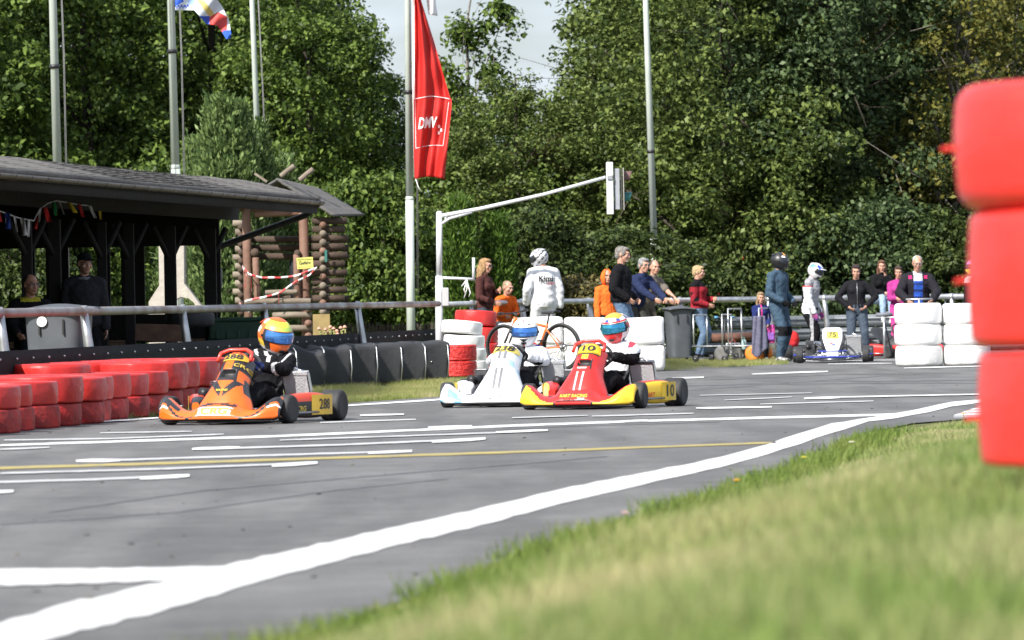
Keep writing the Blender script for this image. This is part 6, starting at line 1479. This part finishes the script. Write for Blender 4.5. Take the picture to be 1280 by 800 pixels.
# man leaning, glasses
f = Fig(lean=(0,-.42,1), pel=(0,.05,.90), hyaw=R(-10), hpitch=R(4), hands={-1:(-.12,-.55,1.0), 1:(.12,-.55,1.0)}, elb={-1:(-.7,-.1,-1), 1:(.7,-.1,-1)}); o = std(f, 'grey haired man with glasses and dark blue jacket leaning on the rail'); face(f, o, (.2,.2,.2), glasses=(.1,.1,.1)); hair(f, o, (.30,.30,.30), 'crop')
garment(f, o, 'jacket', [cl(.02,.028,.07)], 'TA', .028, seed=5); garment(f, o, 'trousers', [cl(.05,.05,.045)], 'L', .016); shoes(f, o, BC); place(o, 796, 88.6, Y84, R(42), 1.0)
# man khaki shirt
f = Fig(lean=(0,-.42,1), pel=(0,.05,.90), hyaw=R(-25), hpitch=R(4), hands={-1:(-.10,-.55,1.0), 1:(.12,-.55,1.0)}, elb={-1:(-.7,-.1,-1), 1:(.7,-.1,-1)}, build=1.1); o = std(f, 'short haired man in olive grey shirt leaning on the rail by the lamp pole'); face(f, o); hair(f, o, (.10,.075,.06), 'thin')
garment(f, o, 'shirt', [cl(.15,.13,.11)], 'TA', .022, seed=6, upper=.75, sleeve=.0+.01); garment(f, o, 'trousers', [cl(.10,.09,.07)], 'L', .016); shoes(f, o, BC); place(o, 809, 89.2, Y84, R(48), .98)
# woman maroon
f = Fig(hyaw=R(10), fem=True, hpitch=R(5), build=1.1, lean=(0,.05,1), hands={-1:(-.10,-.20,1.02), 1:(.14,-.22,1.12)}, elb={-1:(-.5,.9,-.3), 1:(.5,.9,-.3)}); f.ff = {}; o = std(f, 'blonde woman in maroon jumper and light jeans leaning on the rail'); face(f, o); hair(f, o, (.52,.38,.20), 'crop')
garment(f, o, 'jumper', [cl(.26,.02,.03), BC], 'TA', .026, seed=7, z0=.0, fidx=lambda c: ((c[:,2] > 1.36) | ((c[:,0] < -.17) & (c[:,2] > 1.08) & (c[:,2] < 1.26) & (np.sin(c[:,2]*25+c[:,1]*30) > .1))).astype(int)); garment(f, o, 'jeans', [DEN], 'L', .015, seed=7); shoes(f, o, BC); place(o, 874, 101, .0, R(68), 1.02)
# small girl
f = Fig(hpitch=R(6), fem=True, headk=1.2, hands={-1:(-.12,-.24,.92), 1:(.16,-.16,.95)}); o = std(f, 'small fair haired girl in dark blue top behind the hanging coat'); face(f, o); hair(f, o, (.42,.28,.15), 'longfront'); garment(f, o, 'jacket', [cl(.02,.03,.12), cl(.55,.05,.20)], 'TA', .028, fidx=lambda c: (np.abs(c[:,0]) < .018).astype(int)); garment(f, o, 'trousers', [BC], 'L', .016); shoes(f, o, GRYC); place(o, 951, 95.6, 0, R(8), .69)
# driver dark blue suit
NAVY = mat('suit_navy', (.022,.050,.085), .85, col2=(.040,.080,.125), scale=5, bump=.9, bscale=16)
f = Fig(hyaw=R(18), hpitch=R(10), build=.98, hands={-1:(-.17,-.20,.98), 1:(.22,-.14,.97)}, elb={-1:(-.5,1,0), 1:(.5,1,0)}, feet={-1:(-.14,-.10,.085), 1:(.13,.06,.085)}); o = std(f, 'tall driver in dark blue race suit and black helmet', 'drivers on foot')
garment(f, o, 'racing_suit', [NAVY, BC], 'TAL', .024, .0115, .014, 18, lambda c: ((np.abs(c[:,2]-.50) < .075) & (c[:,1] < .02)).astype(int), 9, legf=.93); gloves(f, o, BC); shoes(f, o, mat('boot_black_white', (.02,.02,.02), .5, col2=(.55,.55,.55), scale=16), WHITE)
helmet(f, o, lambda az, el: (P_(.75,.35,.03) if el > R(48) and abs(az) < .9 and math.sin(az*8) > -.3 else (hW if R(28) < el < R(42) and .6 < abs(az) < 1.1 else hB)), VISD, 1.02); place(o, 973, 92.5, 0, R(52), 1.09)
# driver white-black suit looking down right
f = Fig(hyaw=R(5), hpitch=R(28), lean=(0,-.10,1), hands={-1:(-.20,-.16,.86), 1:(.2,-.12,.88)}, elb={-1:(-.3,1,0), 1:(.3,1,0)}, build=1.08, feet={-1:(-.12,-.05,.085), 1:(.12,.1,.085)}); o = std(f, 'driver in white grey and black suit with white and blue helmet looking down', 'drivers on foot')
def s11(c):
    o_ = np.ones(len(c), int); x, y, z = c[:,0], c[:,1], c[:,2]; o_[(z > .95) & (y < -.02)] = 2; o_[(np.abs(x) > .17) & (z < 1.33) & (z > .84)] = 0;  o_[(np.abs(z-1.33) < .012) & (np.abs(x) > .15)] = 3; o_[(z < .95) & (z > .3) & (np.abs(y+.11) < .03)] = 2; return o_
garment(f, o, 'racing_suit', [WS, BC, cl(.34,.34,.36), cl(.5,.05,.06)], 'TAL', .028, .0115, .014, 24, s11, 10); gloves(f, o, mat('glove_blue_red', (.03,.08,.45), .7, col2=(.55,.05,.05), scale=22)); shoes(f, o, GRYC)
helmet(f, o, lambda az, el: (P_(.10,.30,.65) if (R(10) < el < R(46) and 1.6 < abs(az) < 2.5) else (hBl if (R(22) < el < R(60) and abs(az) < 1.5 and math.sin(az*3+el*6) > -.2) else (hB if el < R(-28) and abs(az) < .8 else hW))), VISD, .98, peak=True); place(o, 1012, 94, 0, R(66), 1.0)
# woman in black, hands on hips
f = Fig(fem=True, build=1.12, hpitch=R(10), hyaw=R(-4), hands={-1:(-.175,-.13,1.0), 1:(.175,-.13,1.0)}, elb={-1:(-1,.15,-.1), 1:(1,.15,-.1)}, feet={-1:(-.15,0,.085), 1:(.16,-.06,.085)}); o = std(f, 'dark haired woman in black top with both hands on her hips'); face(f, o); hair(f, o, (.035,.02,.018), 'pony')
garment(f, o, 'jacket', [cl(.014,.014,.017)], 'TA', .018, amp=.010, z0=-.02); garment(f, o, 'jeans', [DEND], 'L', .018, seed=3); shoes(f, o, WHITE); zb = MB(); zb.tube([Vector((0,-.155,1.02)), Vector((0,-.165,1.25)), Vector((0,-.135,1.42))], .004, STEEL, 5); zb.build('zip', o); place(o, 1071, 92.8, 0, R(2), .965)
# girl sitting on rail
f = Fig(fem=True, pel=(0,.06,1.20-.0), lean=(0,-.22,1), hyaw=R(-14), hpitch=R(8), hands={1:(.03,-.26,1.66), -1:(-.04,-.30,1.32)}, elb={-1:(-.5,0,-1), 1:(.5,0,-1)}, feet={-1:(-.10,-.42,.80), 1:(.08,-.44,.78)}, knee={-1:(0,-1,.5), 1:(0,-1,.5)}); o = std(f, 'girl with long brown hair in black top and light jeans sitting on the rail'); face(f, o); hair(f, o, (.16,.075,.04), 'longfront')
garment(f, o, 'jumper', [BC], 'TA', .024); garment(f, o, 'jeans', [DENL], 'L', .016); shoes(f, o, WHITE); place(o, 1102, 103.0, -.02, R(14), .93)
# woman pink behind
f = Fig(fem=True, hpitch=R(8), hyaw=R(-5), hands={-1:(-.08,-.3,1.1), 1:(.08,-.32,1.12)}); o = std(f, 'smiling woman in a purple pink top between the sitting girl and white haired man'); face(f, o); hair(f, o, (.06,.035,.025), 'pony'); garment(f, o, 'top', [cl(.34,.04,.20)], 'TA', .022); garment(f, o, 'trousers', [cl(.5,.05,.22)], 'L', .016); shoes(f, o, BC); place(o, 1124, 101, .05, R(2), .95)
# old man
f = Fig(build=1.14, lean=(0,-.12,1), hpitch=R(14), hands={-1:(-.21,-.36,1.02), 1:(.21,-.36,1.02)}, elb={-1:(-.9,.5,-.2), 1:(.9,.5,-.2)}); o = std(f, 'white haired man with glasses and dark open jacket holding a trolley handle'); face(f, o, (.4,.4,.4), glasses=(.15,.15,.15)); hair(f, o, (.60,.60,.60), 'thin')
def om(c):
    o_ = np.zeros(len(c), int); x, y, z = c[:,0], c[:,1], c[:,2]; m = (np.abs(x) < .07) & (y < -.06); o_[m] = 1; o_[m & (np.sin(z*55) > .3)] = 2; o_[m & (z > 1.33)] = 3; o_[(np.abs(np.abs(x)-.13) < .03) & (z > 1.36) & (z < 1.42) & (y < 0)] = 4; return o_
garment(f, o, 'jacket', [cl(.020,.019,.024), cl(.03,.09,.42), cl(.02,.04,.16), cl(.5,.5,.52), cl(.5,.03,.15)], 'TA', .032, .0115, .014, 22, om); garment(f, o, 'trousers', [DEND], 'L', .016); shoes(f, o, BC); place(o, 1147, 89.2, 0, R(2), 1.03)
# person hidden behind the near red stack
f = Fig(hyaw=R(-20), build=1.05); o = std(f, 'driver with a pink and yellow helmet mostly hidden by the near red stack', 'drivers on foot'); garment(f, o, 'racing_suit', [BC, WS], 'TAL', .03, fidx=lambda c: ((c[:,2] > 1.36)).astype(int)); gloves(f, o, BC); shoes(f, o, BC); helmet(f, o, lambda az, el: P_(.7,.2,.45) if el > R(25) else (P_(.75,.6,.08) if el < R(-5) and math.sin(az*3) > 0 else hBl), VISD, .98); place(o, 1219, 96, .0, R(-60), 1.0)
# pavilion: man with cap, sitting man
f = Fig(build=1.15, hyaw=R(20), hpitch=R(6)); o = std(f, 'man in black cap and black jacket standing inside the dark pavilion', 'people in the pavilion'); face(f, o); hair(f, o, (.04,.03,.03), 'thin')
garment(f, o, 'jacket', [cl(.03,.03,.034)], 'TA', .034); garment(f, o, 'trousers', [BC], 'L', .02); shoes(f, o, BC); h = lambda x, y, z: f.hc+f.hr @ Vector((x,y,z))
b = MB(); b.ell(h(0,.02,.075), (.084,.10,.065), BC, rot=f.hr); b.grid(lambda u, v: h((u-.5)*.15*(1-.3*v*v), -.07-.09*v*(1-abs(u-.5)*.6), .065-.015*v), 8, 5, BC, .006); b.build('cap', o)
b = MB(); b.lathe([(.07,0),(.10,.02),(.10,.06),(.08,.07),(.065,.03)], cl(.18,.19,.21), f.neck+Vector((0,0,-.03)), 'Z', 20, closed=True); b.build('collar', o); place(o, 106, 65, 0, R(8), 1.01)
f = Fig(pel=(0,.0,.50), hpitch=R(4), hyaw=R(25), hands={-1:(-.18,-.36,.62), 1:(.18,-.36,.62)}, feet={-1:(-.12,-.48,.085), 1:(.12,-.48,.085)}); o = f.body('person', 'seated man with glasses and yellow collar inside the pavilion', 'people in the pavilion', SKIN2); face(f, o, glasses=(.2,.2,.2)); hair(f, o, (.03,.02,.02), 'thin')
garment(f, o, 'jacket', [BC, cl(.45,.40,.04)], 'TA', .03, fidx=lambda c: ((c[:,2] > 1.0) & (np.abs(c[:,0]) < .12) | ((c[:,0] > .15) & (c[:,2] < .80) & (c[:,2] > .72))).astype(int)); garment(f, o, 'trousers', [BC], 'L', .02); shoes(f, o, BC); place(o, 38, 62.3, .18, R(10), 1.0)
b = MB(); b.box((0,0,.61), (.45,.42,.05), WD, bev=.01); sx_ = Xat(38,400,62.3)
so_ = b.build('stool', loc=(sx_, 62.32, 0), label='dark wooden stool under the seated man in the pavilion', cat='stool')
for dx in (-.18,.18):
    for dy in (-.16,.16): b = MB(); b.box((dx,dy,.3), (.045,.045,.6), WD); b.build('leg', so_)
# ================================================================== TREES
def fol(name, c1, c2, tr=.28):
    return mat(name, c1, .5, col2=c2, scale=1.2, island=.75, trans=tr, spec=.22)
F_GREEN = fol('leaf_green', (.036,.066,.012), (.155,.225,.045)); F_OLIVE = fol('leaf_olive', (.042,.068,.016), (.165,.215,.055)); F_BLUE = fol('leaf_oak_dark', (.028,.052,.020), (.115,.165,.065))
F_AUT = fol('leaf_autumn', (.045,.060,.014), (.175,.165,.035)); F_LIME = fol('leaf_bush', (.035,.068,.012), (.14,.20,.04)); F_THUJA = fol('leaf_thuja', (.035,.075,.012), (.12,.20,.035)); F_CON = fol('leaf_conifer', (.055,.095,.03), (.21,.29,.10))
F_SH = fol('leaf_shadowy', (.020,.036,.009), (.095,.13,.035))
F_BROWN = fol('leaf_brownish', (.06,.06,.02), (.17,.14,.05))
BIRCH = mat('bark_pale', (.20,.18,.15), .85, var=.5, scale=14, bump=.5, bscale=25)
def leaves(centres, rad, per, size, seed, flat=.75, up=.5, asp=.6):
    rs = np.random.RandomState(seed); nc = len(centres); n = nc*per
    g = rs.normal(size=(n, 3)); g /= np.linalg.norm(g, axis=1)[:, None]; g *= (rs.rand(n)**.45)[:, None]
    r = np.repeat(rad, per)[:, None]; c = np.repeat(centres, per, 0)
    p = c+g*r*np.array([1, 1, flat])
    nn = g*.7+rs.normal(size=(n, 3))*.55+np.array([0, 0, up]); nn /= np.linalg.norm(nn, axis=1)[:, None]
    t = np.cross(nn, rs.normal(size=(n, 3))); t /= np.linalg.norm(t, axis=1)[:, None]; bt = np.cross(nn, t)
    s = size*(.6+.8*rs.rand(n))[:, None]
    fold = nn*s*.18
    v = np.stack([p-t*s, p-bt*s*asp+fold, p+t*s, p+bt*s*asp+fold], 1).reshape(-1, 3)
    return v, np.arange(n*4).reshape(-1, 4)
def crown_centres(ells, n, seed, shell=.55):
    rs = np.random.RandomState(seed); out = []; vol = np.array([e[1][0]*e[1][1]*e[1][2] for e in ells]); vol = vol/vol.sum()
    for e, k in zip(ells, (vol*n).astype(int)+1):
        g = rs.normal(size=(k, 3)); g /= np.linalg.norm(g, axis=1)[:, None]; g *= (shell+(1-shell)*rs.rand(k)**.7)[:, None]
        out.append(np.array(e[0])+g*np.array(e[1]))
    return np.concatenate(out)
def make_tree(seed, ht, ells, nclus, per, crad, lsize, leafm, barkm, tr=.2, shell=.5, label='', limbs=12, x0=0):
    root = empty('tree', label=label, cat='tree')
    rs = np.random.RandomState(seed); C = crown_centres(ells, nclus, seed, shell); rad = crad*(.6+.8*rs.rand(len(C)))
    v, f = leaves(C, rad, per, lsize, seed+1)
    o = bpy.data.objects.new('crown', np_mesh('crown', v, f, leafm)); COL.objects.link(o); o.parent = root
    b = MB(); pts = []; x = y = 0
    for k in range(9):
        pts.append((x, y, ht*.9*k/8)); x += rs.normal()*.12; y += rs.normal()*.12
    b.tube(pts, [tr*(1-.85*k/8) for k in range(9)], barkm, 9)
    idx = rs.choice(len(C), min(limbs, len(C)), False)
    for i in idx:
        c = C[i]; k = int(np.clip(c[2]/(ht*.9)*8-1.5, 1, 7)); a = Vector(pts[k]); q = Vector(c); m1 = a.lerp(q, .5)+Vector((rs.normal()*.15, rs.normal()*.15, .25))
        r0 = tr*(1-.85*k/8)*.5; b.tube([a, m1, q], [r0, r0*.6, r0*.2], barkm, 6)
        for _ in range(3):
            e2 = q+Vector(rs.normal(size=3))*crad*1.1; b.tube([q*.7+m1*.3, e2], [r0*.25, .006], barkm, 4)
    b.build('trunk', root); return root
TREES = {}
TREES['A'] = make_tree(11, 12, [((0,0,6.5),(3.1,2.6,5.2)), ((-1.6,-.6,3.2),(1.9,1.8,2.0)), ((1.7,-.4,4.2),(1.7,1.6,2.2))], 330, 150, .62, .075, F_GREEN, BARK)
TREES['B'] = make_tree(21, 12.5, [((0,0,6.0),(3.6,2.8,5.4)), ((-2.2,-.8,3.6),(2.0,1.8,2.6)), ((2.0,-.8,3.0),(2.0,1.8,2.2))], 370, 150, .6, .07, F_OLIVE, BARK)
TREES['C'] = make_tree(31, 12, [((0,0,8.0),(3.2,2.6,3.6)), ((1.3,-1.0,2.9),(1.9,1.7,1.8)), ((-1.2,-.6,5.4),(1.7,1.6,1.6))], 250, 210, .6, .068, F_BLUE, BARK, tr=.26, limbs=22)
TREES['D'] = make_tree(41, 11, [((0,0,6.2),(3.0,2.4,4.6)), ((-1.2,-.6,3.0),(2.0,1.6,2.0))], 230, 120, .55, .065, F_AUT, BIRCH, limbs=40)
TREES['E'] = make_tree(51, 9.6, [((0,0,4.4),(1.25,1.2,3.4)), ((.5,0,7.4),(.75,.7,1.0)), ((-.75,0,6.1),(.5,.5,.7))], 90, 110, .42, .07, F_GREEN, BIRCH, tr=.1, shell=.25, limbs=20)
for k in TREES.values(): k.location = (0, -500, 0)
used = {}
def tree(kind, px, d, label, sc=1.0, rz=0, leafm=None, zs=1.0, base='tree', grp='trees behind the track'):
    x = Xat(px, 250, d); src = TREES[kind]; ks = kids(src)
    if kind not in used: o = src; used[kind] = 1; o.location = (x, d, 0); o.rotation_euler[2] = rz
    else: o = dup(src, (x, d, 0), rz, ks=ks)
    o.scale = (sc, sc, sc*zs); o['label'] = label; o['category'] = 'tree'; o['group'] = grp
    if leafm:
        for c in kids(o):
            if c.name.startswith('crown'): c.material_slots[0].link = 'OBJECT'; c.material_slots[0].material = leafm
    return o
tree('A', -90, 114, 'dark broadleaf tree cut by the left picture edge above the pavilion roof', 1.0, 0)
tree('A', 95, 118, 'dense green tree behind the first two grey flagpoles', .95, 2.1)
tree('A', 270, 121, 'tall dark green tree behind the blue and white flag', 1.0, 4.0)
tree('A', 385, 117, 'rounded dark green tree directly left of the red banner pole', .76, 1.1)
tree('E', 596, 122, 'slender loose crowned tree against the sky right of the red banner', 1.02, .6)
tree('B', 662, 115, 'low broad olive green tree left of the signal head under the sky', .66, 0, zs=.82)
tree('B', 838, 117, 'broad olive green tree behind the signal head and lamp pole', .84, 1.2, zs=.95)
tree('B', 905, 112, 'olive leaved tree right of the tall lamp pole', .88, 2.0)
tree('A', 895, 130, 'tall leafy tree top above the olive trees', 1.25, 3.0, F_OLIVE)
tree('C', 1040, 112, 'dark blue green oak behind the racing drivers on foot', .95, .4)
tree('D', 1205, 113, 'thin tree with yellow and orange autumn leaves and bare twigs', .95, 1.0)
tree('D', 1330, 118, 'autumn coloured tree at the right edge behind the red tyre stack', 1.05, 3.0)
# back row, closing the view
for px, d, kd, sc, rz, lf, lb in [(10,136,'A',1.1,1,None,'dark tree in the back row above the left pavilion end'), (180,138,'A',1.15,3,None,'dark tree in the back row between the first and second flagpole'),
      (320,137,'A',1.05,5,None,'dark tree in the back row behind the third flagpole'), (440,140,'A',.72,2.5,None,'lower dark tree in the back row under the sky left of the banner'),
      (545,139,'B',.56,1,F_GREEN,'low dark tree of the back row behind the red banner foot'), (655,139,'A',.58,.3,None,'dark tree of the back row rising behind the signal arm'),
      (870,138,'A',1.2,2,F_OLIVE,'tall tree of the back row right of the tall lamp pole'), (935,134,'A',1.15,4,F_BLUE,'dark back row tree between the olive tree and the oak'),
      (1090,136,'A',1.2,5,F_BLUE,'dark back row tree behind the oak crown'), (1245,136,'A',1.2,.5,F_GREEN,'dark back row tree behind the autumn tree'),
      (950,126,'C',1.0,2.4,None,'dark oak with bare lower trunk left of the big oak'),(-60,141,'A',1.1,2,None,'dark back row tree beyond the left picture edge'),(1350,139,'A',1.1,2,None,'dark back row tree beyond the right picture edge')]:
    tree(kd, px, d, lb, sc, rz, lf)
# bushes (2-3 m)
def make_bush(seed, n, leafm, lsize=.06, w=1.0, h=1.0, per=130, crad=.34, dots=None):
    root = empty('bush', cat='bush'); C = crown_centres([((0,0,h),(w,w*.8,h))], n, seed, .55)
    v, f = leaves(C, crad*(.6+.8*np.random.RandomState(seed).rand(len(C))), per, lsize, seed+1)
    o = bpy.data.objects.new('crown', np_mesh('crown', v, f, leafm)); COL.objects.link(o); o.parent = root
    b = MB(); rs = random.Random(seed)
    for i in range(7):
        c = C[rs.randrange(len(C))]; b.tube([(rs.uniform(-.15,.15), rs.uniform(-.15,.15), 0), (c[0]*.5, c[1]*.5, c[2]*.5), tuple(c)], [.035,.02,.006], BARK, 5)
    b.build('stems', root)
    if dots:
        bb = MB(); bb.v = [tuple(q) for q in v]; bb.f = [tuple(q) for q in f]; bb.m = [0]*len(f); bb.sm = [False]*len(f); bb.mats = [leafm]; bpy.data.objects.remove(o)
        for i in range(45):
            c = C[rs.randrange(len(C))]; bb.ell((c[0]*1.12+rs.gauss(0,.08), c[1]*1.15-.12, c[2]+rs.gauss(0,.1)), (.022,.022,.02), dots, n=6, nv=4)
        bb.build('crown', root)
    root.location = (0,-500,0); return root
BER = Mc((.5,.03,.02), 'paint')
BU = {'L': make_bush(61, 150, F_LIME, .048, 1.25, 1.35, per=190), 'B': make_bush(62, 110, F_BROWN, .045, 1.1, .72, per=170, crad=.28), 'G': make_bush(63, 150, F_SH, .046, 1.5, 1.3, per=170), 'R': make_bush(64, 130, F_SH, .045, 1.3, .8, per=160, dots=BER)}
bused = {}
def bush(kind, px, d, label, sc=(1,1,1), rz=0, leafm=None, z=0.0):
    src = BU[kind]; x = Xat(px, 350, d)
    if kind not in bused: o = src; bused[kind] = 1; o.location = (x, d, z); o.rotation_euler[2] = rz
    else: o = dup(src, (x, d, z), rz)
    o.scale = sc; o['label'] = label; o['category'] = 'bush'; o['group'] = 'bushes below the trees'
    if leafm:
        for c in kids(o):
            if c.name.startswith('crown'): c.material_slots[0].link = 'OBJECT'; c.material_slots[0].material = leafm
    return o
bush('L', 462, 104, 'tall bright green bush between the log tower and the banner pole', (1.1,1,1.35), 0)
bush('L', 520, 107, 'bright green bush behind the foot of the banner pole', (1.0,1,1.1), 2)
bush('L', 415, 109, 'bright green bush right behind the log tower', (1.1,1,1.3), 4)
bush('B', 728, 92, 'low brownish clipped bush right of the white race suit', (.95,1,1.0), 0, z=.1)
bush('G', 655, 105, 'dark green bush behind the person in the white race suit', (1.2,1,1.15), 1)
bush('G', 790, 106, 'dark green bush behind the man in the black jacket', (1.2,1,1.0), 3)
bush('G', 30, 100, 'dark bush seen through the left opening of the pavilion', (1.3,1,1.25), 5)
bush('L', 115, 101, 'sunlit bush seen behind the man in the black cap', (1.1,1,1.25), 1, F_GREEN)
bush('G', 190, 104, 'dark bush seen behind the pale chimney', (1.2,1,1.2), 2)
bush('R', 850, 110, 'bush with red berries behind the woman in the maroon jumper', (1.15,1,1.35), 0)
bush('R', 925, 111, 'bush with red berries behind the small girl', (1.2,1,1.5), 2)
bush('R', 1005, 111, 'bush with red berries behind the driver in black and white', (1.2,1,1.45), 4)
bush('G', 1090, 110, 'dark blue green bush behind the woman in black', (1.2,1,1.2), .5, F_BLUE)
bush('G', 1180, 110, 'dark bush behind the man with white hair', (1.1,1,1.1), 2.5)
bush('G', 1270, 110, 'dark bush hidden half behind the red tyre stack', (1.2,1,1.2), 4.5)
for i, (px, lf, lb) in enumerate([(250,F_GREEN,'behind the log tower'),(340,F_GREEN,'behind the log tower posts'),(600,F_GREEN,'behind the thuja columns'),(700,F_BROWN,'behind the brownish bush'),(960,F_BLUE,'behind the driver in dark blue')]):
    bush('G', px, 114+i, 'tall shadowy bush '+lb, (1.5,1,1.8), i*1.3, lf)
# conifers: upright sprays on a cone
def make_conifer(name, seed, h, w, n, leafm, ragged, taper=1.0, ls=.085):
    rs = np.random.RandomState(seed); root = empty(name, cat='tree'); nc = n//60
    z = h*rs.rand(nc)**.85; a = rs.rand(nc)*2*PI; prof = w*np.clip(1-(z/h)**(1.2/taper), .05, 1)**.6*(.75+.5*rs.rand(nc)*ragged+.2*(1-ragged))
    C = np.stack([np.cos(a)*prof*.8, np.sin(a)*prof*.8, z+.1], 1)
    rs2 = np.random.RandomState(seed+1); per = 60; N = nc*per; c = np.repeat(C, per, 0); t = rs2.rand(N)
    outw = np.stack([np.cos(np.repeat(a, per)), np.sin(np.repeat(a, per)), np.zeros(N)], 1)
    p = c+outw*(t*.28*w+.0)[:, None]*(.5+ragged)+np.array([0, 0, 1])*(t*.38)[:, None]+rs2.normal(size=(N, 3))*.055
    d = outw*.4+np.array([0, 0, 1.0])+rs2.normal(size=(N, 3))*.35; d /= np.linalg.norm(d, axis=1)[:, None]
    s = np.cross(d, outw+rs2.normal(size=(N, 3))*.8); s /= np.linalg.norm(s, axis=1)[:, None]
    L_ = ls*(.6+.8*rs2.rand(N))[:, None]
    v = np.stack([p, p+d*L_*.5+s*L_*.22, p+d*L_*1.1, p+d*L_*.5-s*L_*.22], 1).reshape(-1, 3)
    o = bpy.data.objects.new('crown', np_mesh('crown', v, np.arange(N*4).reshape(-1, 4), leafm)); COL.objects.link(o); o.parent = root
    b = MB(); b.tube([(0,0,0),(0.02,0,h*.5),(0,0.02,h*.93)], [.09,.05,.01], BARK, 7); b.build('trunk', root); return root
t1 = make_conifer('thuja_tree', 71, 2.35, .42, 16000, F_THUJA, .15, 1.6); t1.location = (Xat(577, 330, 91), 91, .1)
tag(t1, 'narrow columnar thuja right behind the traffic signal pole', 'tree', 'clipped thuja columns')
t2 = dup(t1, (Xat(622, 330, 91.5), 91.5, .1), 2, 'broader columnar thuja behind the boy in the orange jacket', scale=(1.0,1,.9))
cf = make_conifer('conifer_tree', 81, 4.35, .62, 30000, F_CON, .95, 1.0, .10); cf.location = (Xat(285, 250, 93), 93, 0)
tag(cf, 'tallest feathery light green conifer rising behind the pavilion roof', 'tree', 'feathery conifers')
for px, d, s_, lb in [(256,94,(.9,.9,.86),'feathery conifer standing just right of the pale chimney'), (312,94.5,(.95,.9,.93),'feathery conifer between the tallest one and the log tower roof'), (342,96,(.95,.9,.80),'feathery conifer right behind the log tower roof'), (236,97,(1,1,.62),'low feathery conifer seen through the last pavilion opening')]: dup(cf, (Xat(px, 250, d), d, 0), px, lb, scale=s_)
for k, r_ in list(TREES.items())+list(BU.items()):
    if r_.location.y < -400: print('unused', k)
